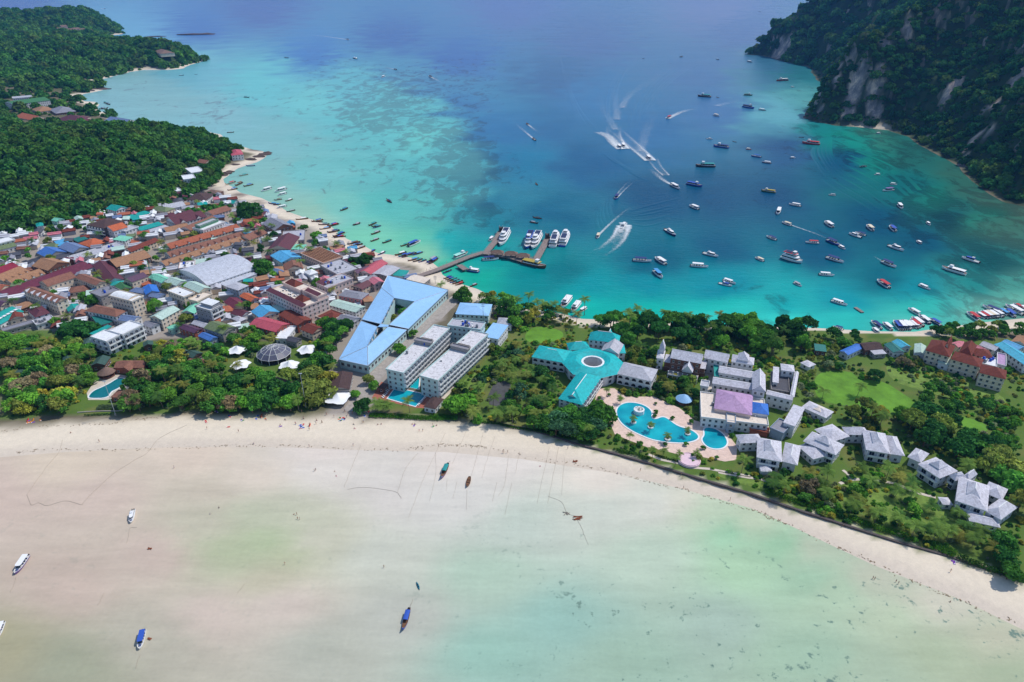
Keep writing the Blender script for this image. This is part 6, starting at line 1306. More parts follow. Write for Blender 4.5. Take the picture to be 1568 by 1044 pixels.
kar_f = scatter(560, 2300, 1500, 2700, 15, lambda x, y, h, s_: h > 1 and in_view(x, y, h) and not_rock(x, y) and slope(x, y) < 3.6, -1)
def forest(name, pts, sz, crowns_, label, sizes=None, tints=None):
    pts = np.array(pts); me = bpy.data.meshes.new(name); me.vertices.add(len(pts)); me.vertices.foreach_set('co', pts.astype(np.float32).ravel())
    a = me.attributes.new('scl', 'FLOAT', 'POINT'); a.data.foreach_set('value', (sz*(.48+1.7*rr.random(len(pts))**2.4) if sizes is None else np.array(sizes)).astype(np.float32))
    if tints is not None: a = me.attributes.new('tree_tint', 'FLOAT_COLOR', 'POINT'); a.data.foreach_set('color', np.array([(*t, 1) for t in tints], np.float32).ravel())
    a = me.attributes.new('pick', 'INT', 'POINT'); a.data.foreach_set('value', rr.integers(0, len(crowns_), len(pts)).astype(np.int32))
    a = me.attributes.new('turn', 'FLOAT', 'POINT'); a.data.foreach_set('value', rr.uniform(0, 6.28, len(pts)).astype(np.float32))
    o = link(name, me); tag(o, label, 'forest', kind='stuff')
    ng = bpy.data.node_groups.new(name, 'GeometryNodeTree'); ng.interface.new_socket('Geometry', in_out='INPUT', socket_type='NodeSocketGeometry'); ng.interface.new_socket('Geometry', in_out='OUTPUT', socket_type='NodeSocketGeometry')
    gi = ng.nodes.new('NodeGroupInput'); go = ng.nodes.new('NodeGroupOutput'); jn = ng.nodes.new('GeometryNodeJoinGeometry')
    def na(nm, t):
        x = ng.nodes.new('GeometryNodeInputNamedAttribute'); x.data_type = t; x.inputs[0].default_value = nm; return x.outputs[0]
    tu = ng.nodes.new('ShaderNodeCombineXYZ'); ng.links.new(na('turn', 'FLOAT'), tu.inputs[2]); sc_ = na('scl', 'FLOAT')
    for i, co in enumerate(crowns_):
        oi = ng.nodes.new('GeometryNodeObjectInfo'); oi.inputs['Object'].default_value = co; oi.inputs['As Instance'].default_value = True
        ip = ng.nodes.new('GeometryNodeInstanceOnPoints'); cm = ng.nodes.new('FunctionNodeCompare'); cm.data_type = 'INT'; cm.operation = 'EQUAL'
        ng.links.new(na('pick', 'INT'), cm.inputs[2]); cm.inputs[3].default_value = i; ng.links.new(cm.outputs[0], ip.inputs['Selection'])
        ng.links.new(gi.outputs[0], ip.inputs['Points']); ng.links.new(oi.outputs['Geometry'], ip.inputs['Instance']); ng.links.new(tu.outputs[0], ip.inputs['Rotation']); ng.links.new(sc_, ip.inputs['Scale'])
        ng.links.new(ip.outputs[0], jn.inputs[0])
    ng.links.new(jn.outputs[0], go.inputs[0]); md = o.modifiers.new('scatter', 'NODES'); md.node_group = ng; return o
# the hillside trees that show largest are trees of their own, the rest is the wood behind them
def hill_trees(pts, n_, crowns_, R, label, group):
    pts = sorted(pts, key=lambda p: p[0]**2+p[1]**2); own = []
    for (x, y, z) in pts[:n_]:
        root = link('tree', None, None, (x, y, z+.5), RT_.uniform(0, 6.28)); tag(root, label, 'tree', group); r_ = R*RT_.uniform(.75, 1.3)
        link('trunk', RT_.choice(TRUNKS), root, (0, 0, 0), 0, (r_, r_, r_*.7)); own.append(link('crown', RT_.choice(crowns_), root, (0, 0, .3), 0, (r_, r_, r_*RT_.uniform(.9, 1.25))))
    return own, pts[n_:]
# grove remainder and garden undergrowth, tinted tree by tree
M_GROVE = leaf_mat('grove_leaf'); n = M_GROVE.node_tree; ga = N(n, 'ShaderNodeAttribute', attribute_name='tree_tint'); ga.attribute_type = 'INSTANCER'
mxn = [q for q in n.nodes if q.type == 'MIX'][0]; gm_ = N(n, 'ShaderNodeMix', data_type='RGBA'); n.links.new(ga.outputs['Alpha'], gm_.inputs[0]); n.links.new([q for q in n.nodes if q.type == 'OBJECT_INFO'][0].outputs['Color'], gm_.inputs[6]); n.links.new(ga.outputs['Color'], gm_.inputs[7]); n.links.new(gm_.outputs[2], mxn.inputs[6])
GCR = [crown(s_, nc=13, per=44, size=.13, cr=(.3, .46), spread=.66, mat_=M_GROVE) for s_ in (71, 72, 73)]
def tint_of(c): f = 1.5*RT_.uniform(.76, 1.22); return [min(1, q*f*RT_.uniform(.93, 1.07)) for q in lin(c)]
gp, gs, gt = [], [], []
for (x, y, R, H, kd, col, *_r) in REST: gp.append((x, y, Hf(x, y)+max(H-R*1.3, .2))); gs.append(R); gt.append(tint_of(col))
under = [([(700,520),(760,480),(900,480),(1240,500),(1300,520),(1568,560),(1568,885),(1450,848),(1300,803),(1150,752),(1000,708),(880,676),(790,650),(690,636)], 3.7), ([(0,525),(140,520),(340,545),(500,520),(512,600),(480,622),(330,630),(120,624),(0,640)], 4.2)]
for poly, sp_ in under:
    for (x, y) in sample(poly, LZ, sp_, 'S', .9, 8):
        if sdf(x, y) < 15 and y < 345 and not (x > 60): continue
        if not open_ok(x, y) or sdf(x, y) < 9: continue
        dn = float(fbm(np.array(x/16), np.array(y/16), 91, 3))
        if RT_.random() > (dn-.2)*3.1: continue
        R = RT_.uniform(.7, 1.5)+max(0, dn-.4)*RT_.uniform(2, 7); gp.append((x, y, Hf(x, y)-.1)); gs.append(R); gt.append(tint_of(RT_.choice([GREENS[q] for q in ('mid','leaf','olive','deep','grass','yellow','grey')])))
    
own1, near_h = hill_trees(near_h, 12, FCR, 5.0, 'broad crowned forest tree on the lower slope of the wooded hill', 'forest edge trees on the wooded hill')
own2, kar_n = hill_trees(kar_n, 12, KCR, 5.2, 'dark forest tree at the foot of the limestone massif', 'forest edge trees under the massif')
def pick3(own, meshes): return [next(o for o in own if o.data == m_) for m_ in meshes]
F3, K3 = pick3(own1, FCR), pick3(own2, KCR)
forest('hill_forest', near_h, 6.2, F3, 'dense green wood covering the hill behind the town')
forest('valley_forest', valley, 6.5, F3, 'scattered trees of the valley behind the hill')
forest('far_forest', far_l, 10.5, F3, 'dark green wood on the far hills and headland')
forest('massif_forest', kar_n, 5.4, K3, 'dark wood clinging to the near limestone massif')
forest('far_massif_forest', kar_f, 10.5, K3, 'dark wood on the far limestone massif')
G3 = []
for i_, m_ in enumerate(GCR):
    q = gp[i_]; rt = link('tree', None, None, (q[0], q[1], Hf(q[0], q[1])), .5*i_); tag(rt, 'leafy tree at the margin of the shore groves', 'tree', 'margin trees of the groves'); link('trunk', TRUNKS[0], rt, (0,0,0), 0, (gs[i_], gs[i_], max(q[2]-Hf(q[0],q[1]), 1)))
    G3.append(link('crown', m_, rt, (0, 0, q[2]-Hf(q[0], q[1])), 0, gs[i_])); G3[-1].color = (*gt[i_], 1)
forest('garden_undergrowth', gp[3:], 1, G3, 'mixed undergrowth and small trees filling the gardens and groves', gs[3:], gt[3:])
# ================================================================== FILLER SHACKS OF THE TOWN
def shack_mesh(rc, k_):
    k = MB(); k.box(-.5,.5,-.5,.5,-.6,.72,WM(('concrete','cream','white','brown','grey')[k_ % 5])); return k.mesh('wall')
SH_R = {}
for i, c_ in enumerate(('brown','tan','grey','maroon2','redbrown','teal','ltgrey','rust','steel','dkgrey','white','olive','pink','palemint','skyb')):
    SH_R[c_] = (roof_mesh(1.12, 1.12, ('gable','shed')[i % 2], .2, 'u', RM(c_), WM('concrete')), shack_mesh(c_, i))
CN = dict(brown='brown', tan='tan', grey='grey', maroon2='plum', redbrown='red-brown', teal='teal', ltgrey='pale grey', rust='rust', steel='slate blue', dkgrey='charcoal', white='whitish', olive='olive', pink='pink', palemint='pale green', skyb='sky blue')
r = random.Random(12)
fill = sample([(0,352),(60,352),(150,328),(270,296),(330,296),(400,318),(440,338),(520,372),(600,402),(640,425),(585,425),(560,470),(530,480),(500,478),(470,500),(420,500),(330,515),(300,505),(235,500),(215,480),(130,500),(0,500)], LZ+3, 9.4, 'S', 1.0, 77, .4)
r.shuffle(fill); nsh = 0
for (x, y) in fill:
    if nsh >= 296 or sdf(x, y) < 14 or any((x-a)**2+(y-b2)**2 < (R*.6)**2 for a, b2, R in TREES): continue
    c_ = r.choices(list(SH_R), [1.6,2.2,3,1.6,1.6,1.3,7,1.5,1.3,1.2,9,.8,1.5,2,1])[0]; nsh += 1; L, W, H = r.uniform(5.5, 10.5), r.uniform(4.4, 7), r.uniform(2.8, 5.2)
    rz = math.radians(r.choice((24, 24, 114))+r.uniform(-8, 8)); root = link('shack', None, None, (x, y, Hf(x, y)), rz)
    tag(root, f'small {CN[c_]} roofed shack squeezed between larger town houses', 'shack', f'{CN[c_]} roofed shacks of the town')
    link('wall', SH_R[c_][1], root, (0, 0, 0), 0, (L, W, H*1.38)); link('roof', SH_R[c_][0], root, (0, 0, H), 0, (L, W, 4.5))
    OCC.append((x, y, math.cos(rz), math.sin(rz), L/2, W/2))
# ================================================================== BOATS
def paint(name, rough=.4):
    m, n, b = new_mat(name); oi = N(n, 'ShaderNodeObjectInfo'); n.links.new(oi.outputs['Color'], b.inputs['Base Color']); b.inputs['Roughness'].default_value = rough; return m
M_PAINT = paint('boat_paint'); M_CLOTH = paint('boat_canvas', .8)
M_WHITE = mat('gelcoat', (232,232,232), .35, .05); M_BLACK = mat('engine_black', (30,30,34), .4, .1); M_WOOD = mat('boat_wood', (118,84,60), .8, .25, 2, stain=.2); M_SEAT = mat('boat_seat', (70,84,120), .8, .1); M_PALEDK = mat('boat_deck', (206,204,198), .7, .1)
def hull_mesh(L, B, prof, m_side, m_deck, m_rub=None):
    """prof: list of (x/L, half width/B, keel z, gunwale z); open top with a deck below the gunwale"""
    k = MB(); n_ = len(prof); rows = []
    for (t, w_, kz, gz) in prof:
        x = t*L; h = w_*B/2; rows.append([(x,-h,gz),(x,-h*.9,(gz+kz)*.45),(x,0,kz),(x,h*.9,(gz+kz)*.45),(x,h,gz)])
    v = [p for r_ in rows for p in r_]; f = []
    for i in range(n_-1):
        for j in range(4): f.append((i*5+j, i*5+j+1, (i+1)*5+j+1, (i+1)*5+j))
    f.append((0,1,2,3,4)); k.add(v, f, m_side)
    dv = []; 
    for (t, w_, kz, gz) in prof: dv += [(t*L, -w_*B/2*.86, gz-.28), (t*L, w_*B/2*.86, gz-.28)]
    k.add(dv, [(2*i, 2*i+1, 2*i+3, 2*i+2)[::-1] for i in range(n_-1)], m_deck)
    gv_ = []
    for (t, w_, kz, gz) in prof: gv_ += [(t*L,-w_*B/2,gz),(t*L,-w_*B/2*.86,gz+.02),(t*L,-w_*B/2*.86,gz-.28),(t*L,w_*B/2,gz),(t*L,w_*B/2*.86,gz+.02),(t*L,w_*B/2*.86,gz-.28)]
    for i in range(n_-1):
        a, c2 = i*6, (i+1)*6
        for o_ in (0, 3): f_ = [(a+o_, a+o_+1, c2+o_+1, c2+o_), (a+o_+1, a+o_+2, c2+o_+2, c2+o_+1)]; k.add([gv_[q] for q in range(len(gv_))], f_, m_rub or m_side)
    return k
SPEED = [(-.5,.86,-.25,1.0),(-.3,.96,-.35,1.0),(0,1,-.4,1.05),(.2,.94,-.38,1.15),(.35,.74,-.3,1.28),(.45,.42,-.1,1.4),(.5,.05,.5,1.5)]
LONG = [(-.5,.5,-.1,.75),(-.35,.8,-.2,.7),(-.1,1,-.25,.68),(.15,.95,-.25,.75),(.3,.72,-.2,.95),(.42,.4,.1,1.4),(.5,.06,1.1,2.1)]
SHIP = [(-.5,.9,-.6,2.0),(-.25,1,-.7,2.0),(.1,1,-.7,2.1),(.28,.86,-.6,2.4),(.4,.55,-.4,2.8),(.47,.25,.2,3.1),(.5,.04,1.6,3.3)]
ENG = MB(); ENG.box(-.3,.15,-.2,.2,.3,1.1,M_BLACK); ENG.box(-.15,.05,-.08,.08,-.5,.3,M_BLACK); ENG = ENG.mesh('outboard_engine')
PROTO = {}
def begin(name): return bpy.data.objects.new(name, None)
class Kit(list): pass
def kit(*parts): return parts
def mk(name, k): return (name, k.mesh(name))
def p_speed(canopy=True, cabin=False):
    L, B = 11.0, 2.9; out = []
    out.append(('hull', hull_mesh(L, B, SPEED, M_PAINT, M_PALEDK, M_WHITE).mesh('hull'), 'h'))
    if canopy:
        k = MB(); pts = [(-4.6,-1.25),(1.6,-1.3),(2.5,-.9),(2.5,.9),(1.6,1.3),(-4.6,1.25)]
        k.prism(pts, 2.45, 2.6, M_CLOTH); out.append(('canopy', k.mesh('canopy'), 'c'))
        for x, y in ((-4.3,-1.15),(-4.3,1.15),(-1.5,-1.2),(-1.5,1.2),(1.6,-1.15),(1.6,1.15)):
            k = MB(); k.tube([(x,y,.8),(x,y,2.46)], .05, M_STEEL, 5); out.append(('post', k.mesh('post'), ''))
        for i in range(3): k = MB(); k.box(-3.6+i*1.6,-3.1+i*1.6,-.95,.95,.75,1.3,M_SEAT); out.append(('seat', k.mesh('seat'), ''))
    if cabin:
        k = MB(); P0 = [(-2.4,-1.15),(2.4,-1.05),(3.4,-.45),(3.4,.45),(2.4,1.05),(-2.4,1.15)]; k.prism(P0, .8, 1.5, M_WHITE); k.prism([(x*.94-.1,y*.9) for x,y in P0], 1.5, 2.2, M_GLASS); k.prism([(x*.9-.2,y*.92) for x,y in P0], 2.2, 2.4, M_CLOTH); out.append(('cabin', k.mesh('cabin'), 'c'))
        k = MB(); k.box(-2.0,-.6,-.7,.7,2.4,2.9,M_WHITE); k.tube([(-1.8,-.8,2.3),(-1.8,-.8,3.4),(-1.8,.8,3.4),(-1.8,.8,2.3)],.05,M_STEEL,5); out.append(('flybridge', k.mesh('flybridge'), ''))
    k = MB(); k.add([(2.3,-1.0,1.1),(2.3,1.0,1.1),(1.7,.95,1.9),(1.7,-.95,1.9)], [(0,1,2,3)], M_GLASS); k.add([(2.31,-1.0,1.1),(2.31,1.0,1.1),(1.71,.95,1.9),(1.71,-.95,1.9)], [(3,2,1,0)], M_GLASS)
    if not cabin: out.append(('windscreen', k.mesh('windscreen'), ''))
    k = MB(); k.box(2.7,4.3,-.55,.55,1.0,1.2,M_SEAT); out.append(('bow_cushion', k.mesh('bow_cushion'), ''))
    for y in (-.5, .5): out.append(('outboard_engine', ENG, (-5.65, y, .2)))
    return out, L
def p_long():
    L, B = 11.0, 2.1; out = [('hull', hull_mesh(L, B, LONG, M_PAINT, M_WOOD, M_WOOD).mesh('hull'), 'h')]
    k = MB(); vv = []
    for x in (-3.4, 1.2):
        for i in range(7): a = math.pi*i/6; vv.append((x, -1.0*math.cos(a), 1.75+.35*math.sin(a)))
    k.add(vv, [(i, i+1, 8+i, 7+i) for i in range(6)]+[tuple(range(6,-1,-1)), tuple(range(7,14))], M_CLOTH); out.append(('canopy', k.mesh('canopy'), 'c'))
    for x, y in ((-3.2,-.9),(-3.2,.9),(1.0,-.9),(1.0,.9)): k = MB(); k.tube([(x,y,.5),(x,y,1.8)], .05, M_WOOD, 5); out.append(('post', k.mesh('post'), ''))
    for i in range(3): k = MB(); k.box(-2.6+i*1.3,-2.3+i*1.3,-.8,.8,.5,.62,M_WOOD); out.append(('bench', k.mesh('bench'), ''))
    k = MB(); k.box(-5.0,-4.3,-.3,.3,.7,1.3,M_BLACK); k.tube([(-4.8,0,1.1),(-8.2,.3,-.1)], .05, M_STEEL, 5); out.append(('engine', k.mesh('engine'), ''))
    k = MB(); k.lathe([(.22,0),(.24,.3),(.15,.5)], M_CLOTH, 7); out.append(('bow_garland', k.mesh('bow_garland'), (5.25, 0, 1.55)))
    return out, L
def p_ferry():
    L, B = 28.0, 8.0; out = [('hull', hull_mesh(L, B, SHIP, M_PAINT, M_PALEDK, M_WHITE).mesh('hull'), 'h')]
    def deckhouse(x0, x1, w_, z, h, taper=1.5):
        P0 = [(x0,-w_),(x1-taper,-w_),(x1,-w_*.5),(x1,w_*.5),(x1-taper,w_),(x0,w_)]; k = MB(); k.prism(P0, z, z+h*.35, M_WHITE); k.prism([(x-.08 if x > 0 else x+.05, y*.985) for x, y in P0], z+h*.35, z+h*.75, M_GLASS); k.prism(P0, z+h*.75, z+h, M_WHITE); return k
    out.append(('main_cabin', deckhouse(-12.2, 8.5, 3.5, 1.75, 2.7, 3).mesh('main_cabin'), '')); out.append(('upper_cabin', deckhouse(-8, 6, 3.0, 4.45, 2.4, 2.5).mesh('upper_cabin'), ''))
    k = MB(); k.prism([(-11.5,-3.1),(4.5,-3.1),(5.2,0),(4.5,3.1),(-11.5,3.1)], 6.85, 7.05, M_CLOTH); out.append(('sun_deck', k.mesh('sun_deck'), 'c'))
    out.append(('wheelhouse', deckhouse(0, 4.2, 1.9, 7.05, 2.0, 1.2).mesh('wheelhouse'), ''))
    k = MB(); k.tube([(-1,0,7),(-1.4,0,11)], .12, M_STEEL, 6); k.tube([(-1.2,-1.2,9.6),(-1.2,1.2,9.6)], .06, M_STEEL, 5); out.append(('mast', k.mesh('mast'), ''))
    for s_ in (-1, 1): k = MB(); k.tube([(8,3.3*s_,2.9),(11,2.3*s_,3.5),(13.2,.6*s_,4.1)], .06, M_STEEL, 5); out.append(('railing', k.mesh('railing'), ''))
    k = MB(); [k.box(-10+i*1.5,-9.4+i*1.5,-2.4,2.4,7.05,7.6,M_SEAT) for i in range(6)]; out.append(('deck_seats', k.mesh('deck_seats'), ''))
    return out, L
def p_tour():
    L, B = 18.0, 4.6; pr = [(t,w_,kz*.8,gz*.8) for t,w_,kz,gz in SHIP]; out = [('hull', hull_mesh(L, B, pr, M_PAINT, M_WOOD, M_WHITE).mesh('hull'), 'h')]
    k = MB(); k.box(-7.5,3.8,-1.9,1.9,1.35,2.0,M_WHITE); k.box(-7.4,3.7,-1.85,1.85,2.0,3.2,M_DARKIN); out.append(('cabin', k.mesh('cabin'), ''))
    k = MB(); k.box(-8.0,4.6,-2.2,2.2,3.2,3.38,M_CLOTH); out.append(('roof', k.mesh('roof'), 'c'))
    k = MB(); k.box(1.2,3.6,-1.3,1.3,3.38,5.0,M_WHITE); k.box(3.55,3.64,-1.1,1.1,4.1,4.8,M_GLASS); out.append(('wheelhouse', k.mesh('wheelhouse'), ''))
    for i in range(5):
        for s_ in (-1, 1): k = MB(); k.tube([(-7+i*2.6,1.95*s_,1.4),(-7+i*2.6,1.95*s_,3.22)], .07, M_WHITE, 4); out.append(('post', k.mesh('post'), ''))
    k = MB(); k.tube([(-1,0,3.3),(-1,0,6.5)], .07, M_STEEL, 5); out.append(('mast', k.mesh('mast'), ''))
    return out, L
def p_row():
    L, B = 6.0, 1.6; out = [('hull', hull_mesh(L, B, [(t,w_,kz,gz*.55) for t,w_,kz,gz in LONG], M_PAINT, M_WOOD, M_WOOD).mesh('hull'), 'h')]
    for i in range(3): k = MB(); k.box(-1.6+i*1.4,-1.2+i*1.4,-.6,.6,.28,.36,M_WOOD); out.append(('bench', k.mesh('bench'), ''))
    return out, L
PROTO = dict(speedboat=p_speed(), cruiser=p_speed(False, True), longtail_boat=p_long(), ferry=p_ferry(), tour_boat=p_tour(), rowing_boat=p_row())
BCOL = dict(white=(232,232,232), blue=(44,84,176), dkblue=(30,48,110), skyblue=(70,150,206), red=(186,50,56), wood=(120,84,58), dark=(54,52,60), green=(70,112,66), teal=(30,140,140), purple=(120,92,150), cream=(220,206,180), mint=(160,220,206), yellow=(170,150,60), grey=(160,164,172))
CATN = dict(speedboat='speedboat', cruiser='cabin cruiser', longtail_boat='longtail boat', ferry='ferry', tour_boat='tour boat', rowing_boat='rowing boat')
COLN = dict(dkblue='dark blue', skyblue='sky blue', wood='wood brown')
def boat(kind, v, stern, bow, hc, cc, where, zone, z=0.0, label=None, wmul=1.0, lmax=None):
    a, b2 = GV(v, stern), GV(v, bow); d = (b2-a)[:2]; Ln = float(np.hypot(*d)); parts, L0 = PROTO[kind]
    lim = dict(speedboat=(7,19), cruiser=(8,20), longtail_boat=(8,15), ferry=(18,36), tour_boat=(11,30), rowing_boat=(3,8))[kind]; Ls = min(max(Ln, lim[0]), lim[1]); s_ = Ls/L0
    c = (a+b2)/2; sw_ = max(.8, min(s_, 1.35)) if kind != 'ferry' else .95; root = link(kind, None, None, (c[0], c[1], z), math.atan2(d[1], d[0]), (s_, sw_*wmul, sw_))
    n1, n2 = COLN.get(hc, hc), COLN.get(cc, cc)
    lb = label or (f'{n1} {CATN[kind]} {where}' if cc == hc or kind == 'rowing_boat' else f'{n1} {CATN[kind]} with {n2} canopy {where}')
    tag(root, lb, CATN[kind], zone)
    can = None
    for nm, me, key in parts:
        o = link(nm, me, can if nm == 'post' and can else root, key if isinstance(key, tuple) else (0, 0, 0))
        if key == 'c': can = o
        if key == 'h': o.color = (*lin(BCOL[hc]), 1)
        else: o.color = (*lin(BCOL[cc]), 1)
    return root
rb = random.Random(5)
# moored in the bay
BAY = [('cruiser','L5',(95,375),(180,430),'dkblue','white'),('speedboat','L5',(365,215),(290,185),'white','white'),('cruiser','L5',(400,565),(520,595),'white','white'),('speedboat','L5',(300,665),(440,678),'white','white'),('cruiser','L5',(525,805),(630,830),'white','blue'),('speedboat','L5',(560,780),(660,812),'white','white'),
 ('speedboat','L5',(885,630),(815,600),'white','cream'),('ferry','L5',(1030,595),(1190,645),'white','red'),('speedboat','L5',(985,460),(905,430),'white','dkblue'),('speedboat','L5',(1125,800),(1187,833),'white','grey'),('speedboat','L5',(1325,735),(1447,745),'white','white'),('speedboat','L5',(1425,945),(1550,985),'white','white'),
 ('speedboat','L5',(1325,485),(1215,478),'white','red'),('speedboat','L5',(1390,460),(1490,505),'blue','dkblue'),('speedboat','L5',(1485,508),(1535,535),'white','white'),('speedboat','L5',(1385,600),(1522,642),'white','dkblue'),('speedboat','L5',(1435,360),(1370,315),'white','white'),('speedboat','L5',(1105,345),(1030,318),'white','cream'),
 ('speedboat','L5',(1012,210),(990,262),'white','white'),('speedboat','L5',(1180,190),(1085,172),'white','white'),('tour_boat','L5',(980,80),(862,65),'green','yellow'),('speedboat','L5',(1455,102),(1405,98),'white','grey'),('tour_boat','L5',(270,8),(392,34),'blue','blue'),
 ('speedboat','L6',(520,58),(435,67),'white','purple'),('speedboat','L6',(500,10),(547,16),'white','white'),('speedboat','L6',(562,178),(590,212),'white','white'),('speedboat','L6',(357,387),(308,345),'white','cream'),('speedboat','L6',(535,392),(490,350),'white','blue'),('cruiser','L6',(265,442),(165,408),'white','white'),('speedboat','L6',(300,425),(215,398),'white','dkblue'),
 ('cruiser','L6',(480,505),(602,548),'white','white'),('speedboat','L6',(430,632),(542,682),'white','dkblue'),('speedboat','L6',(788,320),(814,342),'white','white'),('speedboat','L6',(742,490),(705,468),'white','white'),('speedboat','L6',(487,847),(390,782),'white','red'),('speedboat','L6',(725,820),(815,858),'white','white'),('tour_boat','L6',(1100,738),(905,682),'white','white'),('cruiser','L6',(1207,643),(1065,600),'white','blue'),
 ('speedboat','L4',(1145,622),(1292,632),'white','dkblue'),('speedboat','L4',(1405,657),(1320,603),'white','white'),('speedboat','L4',(1315,708),(1377,768),'white','skyblue'),
 ('tour_boat','C3',(1117,576),(1037,570),'dark','teal'),('rowing_boat','C3',(1165,579),(1147,576),'dark','dark'),('tour_boat','C3',(1310,563),(1362,566),'green','green'),('tour_boat','C3',(1305,632),(1371,645),'blue','dkblue'),('speedboat','C3',(1400,650),(1442,656),'grey','white'),('speedboat','C3',(1133,683),(1167,692),'white','cream'),('cruiser','C3',(1090,822),(1126,826),'white','white'),
 ('tour_boat','C3',(1222,878),(1130,866),'blue','dkblue'),('rowing_boat','C3',(1268,842),(1243,838),'dark','dark'),('speedboat','C3',(1412,933),(1354,924),'blue','blue'),('speedboat','C3',(1471,968),(1418,962),'dkblue','white'),('tour_boat','C3',(1141,988),(1024,986),'dark','teal'),('speedboat','C3',(1330,884),(1350,886),'red','cream'),
 ('rowing_boat','C3',(709,346),(722,348),'grey','white'),('speedboat','C3',(932,338),(950,336),'dark','dark'),('speedboat','C3',(1148,352),(1165,354),'dark','grey'),('speedboat','C3',(1330,364),(1362,370),'grey','white'),('speedboat','C3',(1398,70),(1412,70),'dark','dark'),
 ('tour_boat','C4',(148,476),(80,480),'red','white'),('tour_boat','C4',(338,858),(232,848),'red','red'),('speedboat','C4',(162,938),(192,936),'white','white'),('rowing_boat','C4',(212,813),(245,815),'dark','dark'),('speedboat','C4',(672,792),(698,790),'white','white'),('speedboat','C4',(612,988),(572,990),'dark','dark'),('speedboat','C4',(690,1035),(662,1036),'white','white'),('speedboat','C4',(165,515),(188,518),'white','white'),
 ('longtail_boat','L4',(415,288),(342,278),'dark','dark'),('longtail_boat','L4',(320,313),(388,327),'dark','grey'),('rowing_boat','L4',(382,20),(366,4),'dark','dark'),('longtail_boat','C2',(138,342),(163,344),'dark','dark'),('speedboat','C2',(545,345),(570,349),'dark','white'),('speedboat','C2',(735,452),(708,462),'white','white'),('rowing_boat','C1',(1170,440),(1152,441),'dark','dark'),('longtail_boat','C1',(1060,448),(1090,446),'dark','grey'),('longtail_boat','C1',(1445,576),(1478,578),'dark','dark'),('longtail_boat','C1',(1345,786),(1388,784),'wood','grey')]
for b in BAY: boat(*b, 'moored in the open bay', 'boats moored in the bay')
# running with wakes
RUN = [('speedboat','L5',(140,15),(217,56),'white','white'),('speedboat','L4',(872,415),(858,448),'white','cream'),('cruiser','L4',(1050,372),(1085,325),'white','white'),('speedboat','L4',(1022,105),(1003,135),'blue','dkblue'),('speedboat','C3',(885,690),(846,708),'white','red'),('speedboat','C3',(565,862),(585,886),'white','white'),('speedboat','C3',(590,850),(606,884),'white','white'),('speedboat','C3',(735,925),(762,955),'white','white'),('longtail_boat','C3',(40,742),(22,733),'wood','dark'),('longtail_boat','C3',(60,822),(82,834),'wood','dark'),
 ('speedboat','C2',(500,232),(526,237),'white','dark'),('longtail_boat','C2',(785,410),(806,415),'dark','dark'),('speedboat','C2',(1012,458),(992,452),'white','dark'),('speedboat','C1',(640,53),(598,50),'white','white')]
for b in RUN: boat(*b, 'running across the bay with a foaming wake', 'boats under way in the bay')
# longtails along the town beach
LT = [('L2',(735,125),(662,128)),('L2',(680,195),(605,208)),('L2',(585,255),(495,283)),('L2',(640,258),(570,292)),('L2',(720,275),(640,293)),('L2',(595,308),(515,328)),('L2',(950,393),(885,402)),('L2',(1035,393),(975,412)),('L2',(1475,463),(1415,487)),('L2',(920,433),(840,428)),('L2',(940,432),(880,442)),('L2',(1055,480),(985,497)),('L2',(1160,548),(1060,563)),('L2',(1280,558),(1185,578)),('L2',(1275,575),(1200,570)),('L2',(1330,592),(1240,602)),('L2',(1400,588),(1310,612)),('L2',(1340,622),(1250,642)),('L2',(1410,642),(1320,668)),('L2',(1450,660),(1350,707)),('L2',(1460,690),(1380,700)),('L2',(1560,735),(1470,758)),('L2',(1560,755),(1490,775)),('L2',(1566,590),(1520,602)),
 ('L3',(170,205),(110,227)),('L3',(520,160),(480,137)),('L3',(270,320),(215,338)),('L3',(400,320),(335,347)),('L3',(420,345),(360,350)),('L3',(435,345),(370,365)),('L3',(430,390),(355,418)),('L3',(420,448),(350,473)),('L3',(520,460),(445,487)),('L3',(270,475),(170,500)),('L3',(290,490),(200,515)),('L3',(310,510),(235,540)),('L3',(660,488),(590,512)),('L3',(390,538),(345,562)),('L3',(470,553),(410,583)),('L3',(640,556),(545,585)),('L3',(650,570),(575,597)),('L3',(690,568),(600,602)),('L3',(720,562),(640,590)),('L3',(770,556),(690,580)),('L3',(740,606),(650,632)),('L3',(770,612),(690,640)),('L3',(800,618),(735,642)),('L3',(880,598),(800,645)),('L3',(890,608),(815,655)),
 ('L3',(1000,698),(930,727)),('L3',(1000,748),(935,772)),('L3',(1020,758),(950,783)),('L3',(1045,765),(965,795)),('L3',(1065,775),(985,805)),('L3',(1090,785),(1005,815)),('L3',(1100,798),(1030,825)),('L3',(1200,812),(1150,832)),('C1',(600,600),(650,622)),('C1',(612,610),(675,626)),('C1',(580,648),(650,640)),('C1',(590,640),(640,650)),('L3',(105,383),(5,403)),('L3',(155,400),(45,442)),('L3',(100,330),(20,352)),('L3',(135,425),(60,447))]
for i, (v, a, c2) in enumerate(LT):
    hc, cc = rb.choice(('wood','wood','wood','dark','blue','cream')), rb.choice(('blue','blue','dkblue','skyblue','grey','teal','white','wood','red'))
    boat('longtail_boat', v, a, c2, hc, cc, 'drawn up along the town beach', 'longtails of the town beach', z=max(Hf(*GV(v, [(a[0]+c2[0])/2, (a[1]+c2[1])/2])[:2])*.6, 0))
for a, c2 in (((865,308),(785,333)),((985,313),(895,338)),((985,347),(915,367)),((985,450),(908,468))): boat('speedboat','L2',a,c2,'white','white','in the shallows off the town beach','speedboats off the town beach')
boat('speedboat','L3',(655,512),(752,470),'white','blue','in the shallows beside the pier','s',label='long white speedboat with a blue canopy, west of the pier')
